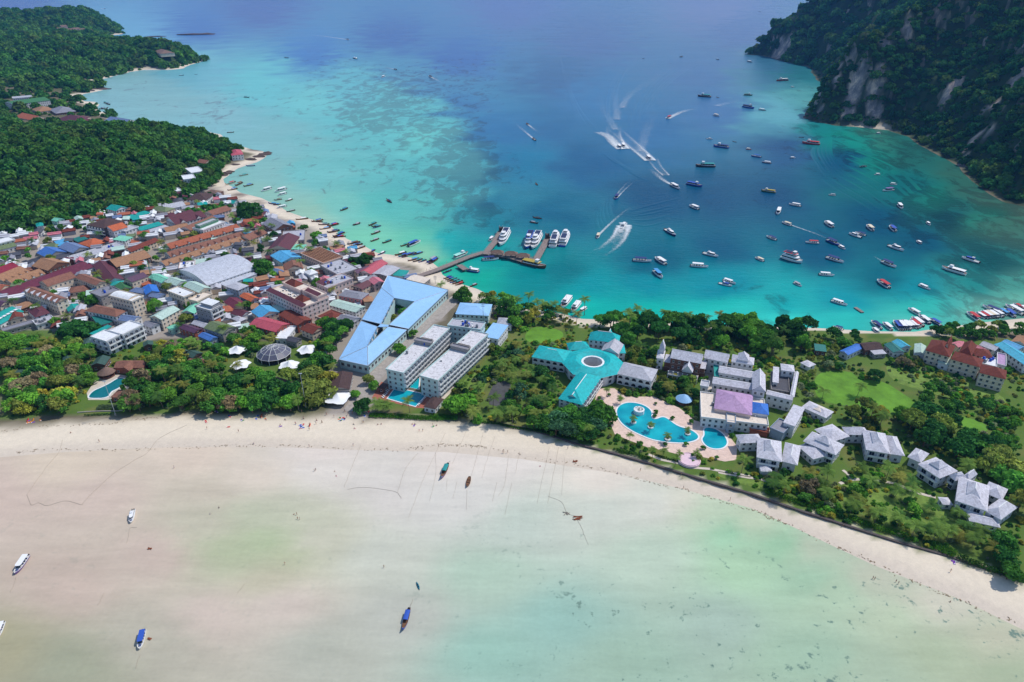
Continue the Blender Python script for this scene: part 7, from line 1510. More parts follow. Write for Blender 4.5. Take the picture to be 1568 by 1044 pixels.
# at the pier
boat('ferry','L3',(1450,395),(1385,515),'white','white','','f',label='large white three-deck ferry alongside the first jetty arm',wmul=1.0)
boat('ferry','L4',(335,420),(292,535),'blue','blue','','f',label='dark blue hulled ferry squeezed beside the slim white yacht')
boat('ferry','L4',(400,415),(335,545),'white','white','','f',label='slim white ferry yacht on the inner side of the second jetty arm')
boat('ferry','L4',(495,535),(545,395),'white','white','','f',label='white ferry with pale sun deck on the outer side of the second jetty arm')
boat('ferry','L4',(560,550),(638,368),'blue','white','','f',label='largest blue and white ferry, outermost at the pier')
boat('tour_boat','L4',(260,640),(450,685),'wood','yellow','','f',label='long wooden barge moored at the end of the pier')
boat('speedboat','L3',(1245,620),(1378,612),'white','dkblue','','f',label='white speedboat with dark blue canopy under the pier elbow')
boat('tour_boat','L3',(1020,608),(1130,565),'mint','mint','','f',label='mint green covered boat alongside the pier approach')
boat('tour_boat','L3',(1220,715),(1115,700),'blue','white','','f',label='blue and white fishing boat behind the pier approach')
boat('longtail_boat','L3',(1110,705),(1060,680),'cream','white','','f',label='cream boat next to the blue fishing boat'); boat('speedboat','L3',(1330,440),(1300,470),'white','white','','f',label='small white boat on the landward side of the first jetty arm')
boat('tour_boat','L4',(640,925),(575,1010),'white','white','','f',label='white covered pontoon boat beached by the northern trees'); boat('tour_boat','L4',(715,965),(655,1040),'white','white','','f',label='white cabin boat next to the beached pontoon'); boat('speedboat','L4',(770,1005),(710,1042),'white','white','','f',label='smaller white boat beside the beached cabin boat')
# speedboats on the eastern beach
EB = [((300,622),(165,545),'white','white'),((80,792),(0,690),'white','blue'),((105,792),(25,690),'white','dkblue'),((132,790),(50,688),'white','white'),((160,788),(80,688),'white','dkblue'),((185,788),(100,685),'white','white'),((225,772),(160,690),'white','white'),((278,775),(180,685),'white','white'),((335,752),(205,650),'red','white'),((300,765),(190,670),'white','red'),((410,722),(285,628),'dkblue','white'),((540,742),(400,660),'dkblue','blue'),
 ((975,690),(832,590),'white','red'),((1050,662),(930,590),'white','white'),((1090,662),(965,585),'white','red'),((1125,658),(990,575),'white','white'),((1160,655),(1020,570),'white','cream'),((1195,652),(1060,568),'white','white'),((1250,645),(1100,558),'white','white'),((1215,600),(1010,515),'white','dkblue'),((1305,625),(1185,548),'white','skyblue'),((1380,645),(1265,555),'white','blue'),((1480,622),(1270,508),'white','white'),((1490,565),(1360,492),'white','red'),((1560,600),(1420,515),'white','white')]
for a, c2, h_, c_ in EB: boat('speedboat','Q',a,c2,h_,c_,'beached stern-first in the row on the eastern beach','speedboats of the eastern beach')
for v, a, c2, c_ in (('R6',(622,105),(558,52),'dkblue'),('R6',(605,128),(565,95),'white'),('R6',(690,110),(632,62),'white'),('R6',(375,105),(318,88),'dkblue')): boat('speedboat',v,a,c2,'white',c_,'beached stern-first in the row on the eastern beach','speedboats of the eastern beach')
# in the near lagoon
boat('cruiser','F1',(808,8),(793,86),'white','white','','l',label='small white cabin boat aground on the wet sand'); boat('speedboat','F1',(170,285),(93,397),'purple','white','','l',label='purple hulled boat with white roof aground on the wet sand')
boat('speedboat','F1',(872,738),(845,852),'white','blue','','l',label='white boat with a blue cloth top in the lagoon'); boat('speedboat','F1',(20,690),(-20,790),'white','white','','l',label='white boat cut by the western edge of the lagoon view')
boat('longtail_boat','F2',(937,600),(897,742),'blue','blue','','l',label='vivid blue longtail boat in the shallow lagoon'); boat('longtail_boat','B2',(1107,350),(1066,444),'purple','teal','','l',label='longtail boat with teal canopy near the beach'); boat('rowing_boat','B2',(1236,422),(1217,497),'wood','wood','','l',label='brown open wooden boat near the beach')
# kayak
def kayak(v, a, c2, col, label):
    A, B2 = GV(v, a), GV(v, c2); d = B2-A; c = (A+B2)/2; m_ = mat('kayak_'+'%02x%02x%02x' % col, col, .4, .05); L = max(3.4, min(np.hypot(d[0], d[1]), 5)); k = MB(); v_ = []; n_ = 9
    for i in range(n_):
        t = -1+2*i/(n_-1); w_ = .42*(1-abs(t)**2.4)+.02; v_ += [(t*L/2,-w_,.18+.12*t*t),(t*L/2,-w_*.6,-.08),(t*L/2,w_*.6,-.08),(t*L/2,w_,.18+.12*t*t),(t*L/2,0,.27+.1*t*t)]
    k.add(v_, [(i*5+j, i*5+(j+1)%5, (i+1)*5+(j+1)%5, (i+1)*5+j) for i in range(n_-1) for j in range(5)], m_)
    z = max(Hf(c[0], c[1]), 0)+.05; root = link('kayak', None, None, (c[0], c[1], z), math.atan2(d[1], d[0])); tag(root, label, 'kayak'); k.build('hull', root, smooth=True)
    for x in (-.5, .6): k = MB(); k.box(x-.25,x+.25,-.22,.22,.2,.36,M_BLACK); k.build('seat', root)
    return root
kayak('F2',(980,440),(998,488),(20,110,130),'teal kayak paddled beside the vivid blue longtail')
# ================================================================== PIER
M_PIER = mat('pier_planks', (142,128,122), .9, .2, .8, stain=.3); M_PILE = mat('pier_pile', (78,70,68), .95, .2)
pier = link('pier', None, None, (0, 0, 0)); tag(pier, 'long grey elbowed pier with two jetty arms', 'pier'); PZ = 2.2
def run(pts, w_, v='L3'):
    P = [np.array(GV(v, p, PZ)[:2]) for p in pts]
    for a, d in zip(P[:-1], P[1:]):
        L = np.hypot(*(d-a)); t = (d-a)/L; rz = math.atan2(t[1], t[0]); k = MB(); k.box(-.3, L+.3, -w_/2, w_/2, -.45, 0, M_PIER)
        k.build('deck', pier, (a[0], a[1], PZ+rb.uniform(-.02, .02)), rz)
        for s in (-1, 1):
            k = MB(); k.box(0, L, s*w_/2-.05, s*w_/2+.05, .85, .95, M_CONC); [k.box(x-.06, x+.06, s*w_/2-.06, s*w_/2+.06, 0, .9, M_CONC) for x in np.arange(1, L, 3)]; k.build('railing', pier, (a[0], a[1], PZ), rz)
        for x in np.arange(3, L, 7):
            for s in (-1, 1):
                q = a+t*x+np.array((-t[1], t[0]))*s*(w_/2-.6); k = MB(); k.tube([(q[0],q[1],-3),(q[0],q[1],PZ-.4)], .35, M_PILE, 6); k.build('pile', pier)
run([(735,742),(880,692),(1010,640),(1130,590),(1255,552)], 5.5); run([(1270,560),(1345,470),(1395,385)], 5.5); run([(1250,555),(1420,575),(1566,618)], 6.5); run([(0,565),(110,580),(220,592),(385,615)], 6.5, 'L4'); run([(375,605),(425,515),(475,425)], 5.5, 'L4'); run([(1060,655),(1110,690)], 5)
for i, p in enumerate([(60,552),(170,562),(268,578)]):
    q = GV('L4', p, PZ+3); root = link('pavilion', None, None, (q[0], q[1], PZ), -.12); tag(root, ['dusky hip roofed shelter on the pier next to the big white ferry','dusky hip roofed shelter in the middle of the pier','dusky hip roofed shelter on the pier beside the dark blue ferry'][i], 'shelter')
    link('roof', roof_mesh(11, 6, 'hip', 2.2, 'u', RM('thatch'), WM('brown')), root, (0, 0, 2.8))
    for x in (-4.5, 0, 4.5):
        for y in (-2.4, 2.4): k = MB(); k.box(x-.14,x+.14,y-.14,y+.14,0,2.85,M_PILE); k.build('post', root)
for i, p in enumerate([(1395,375),(460,430)]):
    q = GV(('L3','L4')[i], p, PZ+1); k = MB(); k.box(-2,2,-2,2,-4,3.5,M_PILE); [k.box(x-.15,x+.15,-2.1,2.1,0,5,M_STEEL) for x in (-1.6,1.6)]
    tag(k.build('mooring_dolphin', None, (q[0], q[1], PZ)), ('dark steel mooring tower at the tip of the first jetty arm','dark steel mooring tower at the tip of the second jetty arm')[i], 'mooring')
q0, q1 = GV('L6',(215,1000)), GV('L6',(275,1040)); d = q1-q0; k = MB(); k.box(0, float(np.hypot(d[0],d[1])), -1.2, 1.2, .2, .8, M_PIER); tag(k.build('floating_pontoon', None, (q0[0], q0[1], 0), math.atan2(d[1], d[0])), 'dark floating pontoon off the eastern beach', 'pontoon')
# ================================================================== WAKES
M_FOAM, n, b = new_mat('foam'); n.nodes.remove(b)
a1 = N(n,'ShaderNodeAttribute',attribute_name='foam'); ge = N(n,'ShaderNodeNewGeometry'); no = N(n,'ShaderNodeTexNoise'); no.inputs['Scale'].default_value=.5; no.inputs['Detail'].default_value=8; no.inputs['Roughness'].default_value=.8; n.links.new(ge.outputs['Position'], no.inputs['Vector'])
mt_ = N(n,'ShaderNodeMath',operation='ADD'); n.links.new(a1.outputs['Fac'], mt_.inputs[0]); n.links.new(no.outputs['Fac'], mt_.inputs[1])
mr = N(n,'ShaderNodeMapRange'); mr.inputs[1].default_value=.74; mr.inputs[2].default_value=1.42; n.links.new(mt_.outputs[0], mr.inputs[0])
tr = N(n,'ShaderNodeBsdfTransparent'); df = N(n,'ShaderNodeBsdfDiffuse'); df.inputs[0].default_value=(.82,.86,.88,1); ms_ = N(n,'ShaderNodeMixShader'); n.links.new(mr.outputs[0], ms_.inputs[0]); n.links.new(tr.outputs[0], ms_.inputs[1]); n.links.new(df.outputs[0], ms_.inputs[2]); n.links.new(ms_.outputs[0], n.nodes['Material Output'].inputs[0])
def catmull(P, n_=8):
    out = []
    for i in range(len(P)-1):
        p0, p1, p2, p3 = P[max(i-1,0)], P[i], P[i+1], P[min(i+2,len(P)-1)]
        for t in np.linspace(0, 1, n_, endpoint=False): out.append(.5*((2*p1)+(-p0+p2)*t+(2*p0-5*p1+4*p2-p3)*t*t+(-p0+3*p1-3*p2+p3)*t**3))
    return out+[P[-1]]
WZ = [0]
def wake(v, pts, w0, w1, s0=.85, s1=.25, twin=False, label='white foaming wake trailing a boat in the bay'):
    WZ[0] += .03; P = catmull([np.array(GV(v, p)[:2]) for p in pts], 10); n_ = len(P); V_, F_, A_ = [], [], []
    cols = [-1,-.6,-.25,.25,.6,1]
    for i, p in enumerate(P):
        t = i/(n_-1); d = P[min(i+1,n_-1)]-P[max(i-1,0)]; d = d/np.hypot(*d); nn = np.array((-d[1], d[0])); w_ = (w0+(w1-w0)*t)*1.3
        for c_ in cols:
            q = p+nn*c_*w_/2; V_.append((q[0], q[1], .3+WZ[0]+.25*(1-t)*(1-abs(c_)))); e = 1-abs(c_)**2 if not twin else (1 if abs(c_) in (.6,) else .55 if abs(c_) == .25 else .0)
            A_.append((s0+(s1-s0)*t**.6)*e)
    m_ = len(cols)
    for i in range(n_-1):
        for j in range(m_-1): F_.append((i*m_+j, (i+1)*m_+j, (i+1)*m_+j+1, i*m_+j+1))
    me = mesh_np('boat_wake', V_, F_, [M_FOAM]); a = me.attributes.new('foam','FLOAT','POINT'); a.data.foreach_set('value', np.array(A_, np.float32)); o = link('boat_wake', me); tag(o, label, 'wake', kind='stuff')
wake('L5',[(140,12),(70,-30),(-20,-110)],4,12); wake('L4',[(868,420),(960,330),(1040,260),(1130,190)],2.5,5,.8,.2); wake('L4',[(1062,365),(1030,440),(960,510),(880,560),(780,590)],13,20,.95,.1,True); wake('L4',[(1020,108),(1050,70),(1110,10),(1170,-40)],4,9,.8,.15,True)
wake('C3',[(860,702),(905,680),(970,655),(1060,640),(1150,630)],10,18,.95,.05); wake('C3',[(585,884),(545,850),(510,810),(450,783)],14,20,.95,.45); wake('C3',[(602,882),(560,830),(540,780),(560,710),(590,640)],15,34,.95,.0,True); wake('C3',[(758,952),(700,900),(620,830),(550,770)],15,26,.9,.25,True); wake('C3',[(850,1040),(800,990),(770,940)],10,16,.6,.3,True)
wake('C3',[(30,737),(80,775),(160,830)],4,8,.8,.05); wake('C3',[(76,832),(20,785),(-50,720),(-90,650)],4,9,.8,.05); wake('C2',[(520,236),(440,225),(340,212),(180,205),(20,196)],7,14,.75,.2); wake('C2',[(800,413),(730,400),(640,380)],6,9,.75,.05); wake('C2',[(1000,455),(1050,480),(1105,512)],6,9,.75,.1); wake('C1',[(600,50),(650,54)],8,12,.8,.2)
wake('L5',[(1100,342),(1180,370),(1280,405),(1400,452)],2,3.5,.75,.3); wake('L6',[(500,345),(520,310)],2,5,.5,.1); wake('L6',[(430,632),(400,615),(370,595)],2,2,.6,.3)
for pts in ([(590,640),(640,560),(760,480),(900,380),(1050,300)],[(560,710),(555,600),(540,480),(480,380)],[(550,770),(500,680),(440,560),(330,460)],[(1150,630),(1260,600),(1380,560)],[(700,900),(740,760),(800,640),(900,540)]): wake('C3',pts,16,46,.42,.12,label='long faint wake trail fading across the bay')
for p in ((1066,325),(1040,350),(1100,345)): wake('L4',[p,(p[0]+5,p[1]+30),(p[0]+2,p[1]+55)],9,5,.9,.5)
# low bow waves spreading over the bay, same water as the sea
def wave_lines(lines_, hgt=.3, wd=5):
    V_, F_ = [], []
    for v, pts in lines_:
        jx, jy = rb.uniform(-9, 9), rb.uniform(-9, 9); P = catmull([np.array(GV(v, (p[0]+jx, p[1]+jy))[:2]) for p in pts], 8); k0 = len(V_); n_ = len(P)
        for i, p in enumerate(P):
            d = P[min(i+1,n_-1)]-P[max(i-1,0)]; d = d/np.hypot(*d); nn = np.array((-d[1], d[0])); f = math.sin(math.pi*min(1, max(0, (i+.3)/n_)))
            for c_, h_ in ((-1,0),(-.4,.7),(0,1),(.4,.7),(1,0)): q = p+nn*c_*wd/2; V_.append((q[0], q[1], .012+hgt*h_*f))
        for i in range(n_-1):
            for j in range(4): F_.append((k0+i*5+j, k0+(i+1)*5+j, k0+(i+1)*5+j+1, k0+i*5+j+1))
    me = mesh_np('bow_waves', V_, F_, [ms], smooth=True); A_ = np.array(V_); px_, py_ = to_px(A_[:,0], A_[:,1])
    cc = np.ones((len(V_), 4), np.float32); cc[:, :3] = idw(CTl, px_, py_, ys=1.6); ca = me.color_attributes.new('tint','FLOAT_COLOR','POINT'); ca.data.foreach_set('color', cc.ravel())
    for nm, val in (('reef',0),('weed',0),('calm',.4)): a = me.attributes.new(nm,'FLOAT','POINT'); a.data.foreach_set('value', np.full(len(V_), val, np.float32))
    tag(link('bow_waves', me), kind='structure')
WL = []
for i in range(7): WL.append(('C3',[(450-i*22,790-i*16),(360-i*14,690-i*20),(300-i*10,590-i*24),(255-i*6,480-i*26)]))
for i in range(5): WL.append(('C3',[(520+i*10,740-i*20),(500+i*16,640-i*24),(520+i*26,520-i*26),(580+i*36,420-i*20)]))
for i in range(6): WL.append(('C3',[(640+i*20,790-i*22),(660+i*34,660-i*26),(740+i*48,520-i*22),(880+i*50,400-i*14)]))
for i in range(6): WL.append(('C3',[(480+i*26,900+i*20),(540+i*26,950+i*18),(640+i*20,1000+i*14)]))
for i in range(5): WL.append(('L4',[(880+i*22,400-i*34),(850+i*24,320-i*36),(860+i*26,220-i*30)]))
for i in range(5): WL.append(('L4',[(1120,320-i*24),(1250+i*10,335-i*40),(1400+i*30,300-i*46)]))
for i in range(8): WL.append(('L6',[(-60+i*40,-40-i*30),(60+i*52,40-i*30),(220+i*52,130-i*30),(380+i*50,230-i*24)]))
for i in range(6): WL.append(('C4',[(330+i*16,830-i*4),(290+i*24,900),(330+i*24,980),(380+i*30,1050)]))
for i in range(5): WL.append(('C3',[(900+i*60,560-i*26),(1010+i*60,540-i*24),(1150+i*60,560-i*22)]))
wave_lines(WL)
# ================================================================== SEAWALL, ROPES, POSTS
def wall_run(v, pts, h, th, label, m_, name='seawall', z=.2):
    P = [np.array(GV(v, p, 1.2)[:2]) for p in pts]; c = P[0]; k = MB()
    L_, R_ = [], []
    for i, p in enumerate(P):
        t = P[min(i+1,len(P)-1)]-P[max(i-1,0)]; t = t/np.hypot(*t); nn = np.array((-t[1], t[0]))*th/2; L_.append(p+nn-c); R_.append(p-nn-c)
    n_ = len(P); vv = [(q[0],q[1],z-1) for q in L_]+[(q[0],q[1],z-1) for q in R_]+[(q[0],q[1],h) for q in L_]+[(q[0],q[1],h) for q in R_]; f = []
    for i in range(n_-1): f += [(2*n_+i,3*n_+i,3*n_+i+1,2*n_+i+1),(i,2*n_+i,2*n_+i+1,i+1),(n_+i,n_+i+1,3*n_+i+1,3*n_+i)]
    f += [(0,n_,3*n_,2*n_),(n_-1,3*n_-1,4*n_-1,2*n_-1)]
    k.add(vv, f, m_); o = k.build(name, None, (c[0], c[1], 0)); tag(o, label, 'wall'); return o
M_WALLST = mat('dark_stone', (92,84,82), .95, .25, 1.2, stain=.3)
wall_run('S',[(760,649),(800,656),(840,667),(880,680),(940,695),(1000,712),(1075,735),(1150,757),(1225,783),(1300,807),(1375,831),(1450,852),(1568,892),(1700,938)],2.0,1.1,'long dark stone seawall between the gardens and the sand',M_WALLST)
wall_run('T4',[(730,815),(810,808),(950,802),(1110,800),(1160,792)],2.0,.5,'low pale terrace wall in front of the grove pool',M_CONC,'terrace_wall')
M_ROPE = mat('wet_rope', (160,150,136), .9, .2, 3)
def rope(v, pts, label, rad=.13, sag=True):
    P = catmull([np.array(GV(v, p, 0)[:2]) for p in pts], 5); c = P[0]; k = MB(); rr_ = random.Random(int(pts[0][0]))
    rad = rad*.4; k.tube([(p[0]-c[0]+rr_.uniform(-.15,.15), p[1]-c[1]+rr_.uniform(-.15,.15), max(Hf(p[0],p[1]), 0)+.06) for p in P], rad, M_ROPE, 4); o = k.build('rope', None, (c[0], c[1], 0)); tag(o, label, 'rope')
    return o
rope('B1',[(372,215),(345,285),(270,375),(160,530)],'thin rope running from the western sand to the swimming area'); rope('B1',[(160,530),(185,590),(230,580),(280,595),(390,568),(480,590),(495,575)],'looping end rope of the western swimming area',.18); rope('B1',[(495,575),(600,470),(690,395),(800,325),(870,285),(950,200),(1110,130)],'long knotted rope line slanting up the wet sand',.17)
rope('B2',[(590,240),(565,300),(540,360),(490,490)],'west side rope of the middle swimming area',.14); rope('B2',[(510,500),(570,490),(640,490),(720,500),(800,515),(830,555)],'beaded float rope of the middle swimming area',.18); rope('B2',[(930,285),(880,340),(840,410),(808,515)],'curved east side rope of the middle swimming area',.13)
for i, pts in enumerate([[(1090,175),(1025,300),(960,440),(915,555),(870,670)],[(1030,280),(1032,420),(995,570)],[(1215,165),(1130,350)],[(1100,445),(1095,510)],[(1160,450),(1135,555)],[(1315,175),(1240,425)],[(1217,500),(1216,620)],[(1385,195),(1345,300),(1305,430)],[(1465,300),(1440,470),(1405,540)],[(1485,460),(1442,650)],[(1530,280),(1505,400)],[(1395,455),(1368,570)]]):
    rope('B2', pts, ['long mooring rope nearest the swimming area','bowed rope beside the long mooring rope','mooring rope of the teal canopied longtail','short anchor rope of the teal canopied longtail','short loose rope between the two beached boats','mooring rope of the brown wooden boat','anchor rope of the brown wooden boat','mooring rope east of the brown wooden boat','slanting mooring rope with buoys','faint rope reaching into the lagoon','short rope at the waterline','faint rope off the brown wooden boat'][i], .1)
for i, pts in enumerate([[(160,100),(130,230),(85,430)],[(215,105),(190,220),(150,430)],[(250,160),(232,380)],[(150,385),(230,420),(260,480),(310,510),(345,560),(365,615)],[(365,615),(392,675)]]): rope('B3', pts, ['straight mooring rope west of the tangled nets','straight mooring rope beside the tangled nets','faint straight rope above the tangled nets','tangled dark rope leading to the nets','tail rope of the tangled nets'][i], (.1,.1,.08,.16,.12)[i])
for v, pts, l in (('F1',[(98,408),(85,455),(60,503)],'anchor rope of the purple hulled boat'),('F1',[(790,112),(830,108)],'snagged rope piece below the white cabin boat'),('F1',[(787,110),(768,205)],'faint anchor line of the white cabin boat'),('F1',[(848,878),(820,965)],'anchor rope of the boat with the blue cloth top'),('F1',[(630,505),(612,545),(590,580)],'loose rope on the bare wet sand'),('F1',[(1480,450),(1437,508)],'rope scrap at the edge of the green shallows'),('F2',[(958,545),(937,600)],'stern line of the vivid blue longtail')): rope(v, pts, l, .15)
M_NET = mat('orange_net', (150,88,60), .9, .3, 2); 
def tangle(v, p, r_, m_, label):
    q = GV(v, p); k = MB(); g = random.Random(int(p[0]))
    for i in range(9): a = g.uniform(0, 6.3); k.tube([(g.uniform(-r_,r_)*.5,g.uniform(-r_,r_)*.5,.1),(g.uniform(-r_,r_),g.uniform(-r_,r_)*.6,.3),(g.uniform(-r_,r_),g.uniform(-r_,r_)*.6,.1)], .16, m_, 4)
    tag(k.build('net_tangle', None, (q[0], q[1], max(Hf(q[0],q[1]),0))), label, 'net')
tangle('B3',(325,515),2.6,M_NET,'reddish tangle of netting in the shallows'); tangle('B3',(260,490),1.8,M_ROPE,'dark tangle of rope beside the reddish netting'); tangle('B3',(318,182),1.8,M_NET,'brown heap of netting at the waterline'); tangle('F1',(908,238),1.0,M_NET,'small orange heap on the wet sand'); tangle('F1',(905,785),.9,M_NET,'small orange heap beside the boat with the blue cloth top')
def lamp(v, base, H, label):
    q = GV(v, base, 1.2); root = link('lamp_post', None, None, (q[0], q[1], Hf(q[0], q[1]))); tag(root, label, 'lamp post')
    k = MB(); k.tube([(0,0,-.5),(0,0,H)], [.16,.09], mat('galvanised',(176,184,190),.5,.1), 7); k.build('pole', root)
    k = MB(); k.box(-.9,.9,-.25,.25,0,.35,mat('galvanised',(176,184,190))); k.build('lamp_head', root, (0,0,H)); k = MB(); k.box(-.4,.4,-.3,.3,-.5,1.2,M_CONC); k.build('base', root)
lamp('T4',(1090,838),22,'tall grey lamp post on the sand in front of the grove pool'); lamp('T5',(1466,822),22,'tall grey lamp post beside the large olive trees'); 
def mast(v, base, H, label, m_=None, arms=3):
    q = GV(v, base, LZ); root = link('utility_pole', None, None, (q[0], q[1], Hf(q[0], q[1]))); tag(root, label, 'pole'); k = MB(); k.tube([(0,0,-.5),(0,0,H)], [.2,.12], m_ or M_CONC, 6); k.build('pole', root)
    for i in range(arms): k = MB(); k.box(-1.3,1.3,-.1,.1,0,.2,M_STEEL); k.build('crossarm', root, (0,0,H-1-i*1.1))
mast('R1',(615,470),17,'tall concrete utility pole in front of the light blue hip roof'); mast('L3',(870,800),7,'slim pole on the sand at the pier foot'); mast('L3',(185,550),10,'leaning bare pole on the town beach'); mast('L1',(1500,135),8,'pole on the headland slope')
q = GV('T1',(1465,290),LZ); root = link('antenna_mast', None, None, (q[0], q[1], LZ)); tag(root, 'green lattice antenna mast above the vivid blue roof', 'mast'); mgn = mat('mast_green',(70,150,120),.6,.1)
for a in range(3): k = MB(); k.tube([(1.3*math.cos(a*2.1),1.3*math.sin(a*2.1),0),(.2*math.cos(a*2.1),.2*math.sin(a*2.1),26)], .12, mgn, 4); k.build('leg', root)
for i in range(12): k = MB(); z=i*2.1+1; s=1.3-1.1*z/26; k.tube([(s*math.cos(a*2.1),s*math.sin(a*2.1),z+(a%2)) for a in range(4)], .07, mgn, 4); k.build('brace', root)
# ================================================================== PEOPLE
def person_mesh(pose, seed):
    J = dict(pel=(0,0,.95,.13), wst=(0,0,1.12,.12), che=(0,.01,1.34,.15), nec=(0,0,1.5,.055), hea=(0,.03,1.62,.095), top=(0,.02,1.72,.075))
    sw = {'stand':(.0,.0,.0), 'walk':(.22,.12,.1), 'sit':(0,0,0)}[pose]
    for s, nm in ((-1,'l'),(1,'r')):
        f = sw[0]*s
        J['hip'+nm] = (.09*s,0,.9,.09); J['kne'+nm] = (.1*s, f*.6+.02,.5,.06); J['ank'+nm] = (.1*s, f*1.3-.02*abs(f),.09,.045); J['toe'+nm] = (.11*s, f*1.3+.15,.03,.04)
        J['sho'+nm] = (.19*s,0,1.42,.06); J['elb'+nm] = (.25*s,-f*.6,1.15,.042); J['wri'+nm] = (.25*s,-f*.9+.08,.92,.032); J['han'+nm] = (.25*s,-f*.95+.12,.83,.035)
    if pose == 'sit':
        for k_ in ('pel','wst','che','nec','hea','top'): x,y,z,r_ = J[k_]; J[k_] = (x,y-.1*(z-.95),z-.78,r_)
        for s, nm in ((-1,'l'),(1,'r')): J['hip'+nm]=(.1*s,.05,.14,.09); J['kne'+nm]=(.14*s,.42,.38,.06); J['ank'+nm]=(.14*s,.72,.09,.045); J['toe'+nm]=(.14*s,.86,.05,.04); J['sho'+nm]=(.19*s,-.05,.64,.06); J['elb'+nm]=(.25*s,-.15,.38,.042); J['wri'+nm]=(.24*s,-.25,.12,.032); J['han'+nm]=(.24*s,-.28,.05,.035)
    E = [('pel','wst'),('wst','che'),('che','nec'),('nec','hea'),('hea','top')]
    for nm in 'lr': E += [('pel','hip'+nm),('hip'+nm,'kne'+nm),('kne'+nm,'ank'+nm),('ank'+nm,'toe'+nm),('che','sho'+nm),('sho'+nm,'elb'+nm),('elb'+nm,'wri'+nm),('wri'+nm,'han'+nm)]
    ks = list(J); me = bpy.data.meshes.new('tmp'); me.from_pydata([J[k_][:3] for k_ in ks], [(ks.index(a), ks.index(c_)) for a, c_ in E], []); o = bpy.data.objects.new('tmp', me); COL.objects.link(o)
    md = o.modifiers.new('s','SKIN'); sk = me.skin_vertices[0].data
    for i, k_ in enumerate(ks): sk[i].radius = (J[k_][3], J[k_][3]*.85)
    sk[0].use_root = True; sb = o.modifiers.new('b','SUBSURF'); sb.levels = 1; sb.render_levels = 1
    dg = bpy.context.evaluated_depsgraph_get(); nm_ = bpy.data.meshes.new_from_object(o.evaluated_get(dg)); bpy.data.objects.remove(o); return nm_
M_SKIN = mat('skin', (196,146,116), .7, .08); M_HAIR = mat('hair', (50,38,30), .8, .2)
CLO = [mat('cloth_'+n_, c_, .9, .1) for n_, c_ in (('red',(190,52,52)),('navy',(38,46,90)),('white',(228,226,222)),('teal',(40,140,140)),('black',(36,36,40)),('pink',(214,110,150)),('yellow',(214,180,70)),('blue',(60,110,190)))]
CLN = ['red','navy','white','teal','black','pink','yellow','blue']
PM = {}
for ps in ('stand','walk','sit'):
    base = person_mesh(ps, 0)
    for ci in range(8):
        m_ = base.copy(); m_.name = 'body'; m_.materials.clear(); m_.materials.append(M_SKIN); m_.materials.append(CLO[ci]); m_.materials.append(CLO[(ci*3+1) % 8])
        for p in m_.polygons:
            z = p.center.z+(.78 if ps == 'sit' else 0)
            if abs(p.center.x) < .2 and (1.05 < z < 1.44): p.material_index = 1 if ci % 3 else 0
            elif .72 < z <= 1.05 and abs(p.center.x) < .21: p.material_index = 2
        m_.polygons.foreach_set('use_smooth', np.ones(len(m_.polygons), bool)); PM[ps, ci] = m_
k = MB(); k.lathe([(.1,-.02),(.115,.05),(.09,.12),(.03,.145)], M_HAIR, 8); HAIR = k.mesh('hair')
PEO = {'B1':[(590,222,'stand'),(1228,148,'walk'),(422,172,'sit'),(1300,620,'sit'),(1245,645,'sit'),(1415,165,'stand'),(1035,382,'stand'),(1503,232,'sit')],
 'B2':[(285,250,'walk'),(323,385,'walk'),(316,395,'stand'),(437,398,'sit'),(445,428,'sit'),(195,648,'sit'),(213,655,'stand'),(216,676,'stand'),(230,686,'stand'),(140,943,'walk'),(728,970,'walk'),(545,240,'walk'),(1430,290,'walk'),(1437,292,'stand'),(1459,287,'walk'),(1017,128,'stand'),(1040,128,'sit'),(936,163,'stand'),(957,161,'stand'),(895,127,'sit'),(910,126,'sit'),(690,125,'sit'),(712,122,'sit'),(600,113,'stand'),(552,143,'sit'),(547,118,'sit'),(388,66,'walk'),(433,83,'walk'),(328,103,'stand'),(326,116,'stand'),(360,108,'walk'),(290,130,'stand'),(286,155,'stand'),(252,83,'walk'),(205,112,'sit'),(145,97,'sit'),(5,80,'walk'),(28,86,'sit'),(540,65,'walk'),(497,45,'walk'),(505,72,'stand'),(603,50,'stand'),(622,45,'stand'),(590,60,'stand'),(115,130,'sit'),(300,30,'stand'),(240,40,'stand'),(120,38,'stand'),(180,40,'walk')],
 'B3':[(698,238,'stand'),(940,260,'stand'),(945,297,'walk'),(953,343,'walk'),(563,257,'sit'),(105,208,'sit'),(1100,318,'sit'),(1228,416,'stand'),(268,113,'stand')],
 'B4':[(472,333,'walk'),(387,292,'sit'),(396,291,'sit'),(1112,597,'walk'),(785,668,'stand'),(797,685,'stand'),(647,653,'stand'),(658,657,'stand'),(1105,790,'sit'),(645,358,'sit')],
 'T5':[(965,880,'stand'),(1085,930,'stand'),(1440,930,'sit'),(1505,990,'stand'),(1500,1010,'stand'),(1365,975,'walk'),(1270,955,'sit'),(1320,860,'stand')], 'T6':[(30,990,'walk'),(245,960,'walk'),(155,1020,'sit'),(205,1030,'sit'),(595,1030,'stand'),(415,930,'walk'),(450,965,'walk'),(490,935,'walk')],
 'L3':[(800,700,'walk'),(830,690,'walk'),(900,660,'walk'),(960,640,'walk'),(1060,600,'walk'),(1160,570,'walk')], 'L4':[(330,600,'stand'),(350,595,'walk'),(415,520,'walk'),(440,480,'walk'),(420,540,'stand')]}
rp = random.Random(31); POSN = dict(stand='standing', walk='walking', sit='sitting')
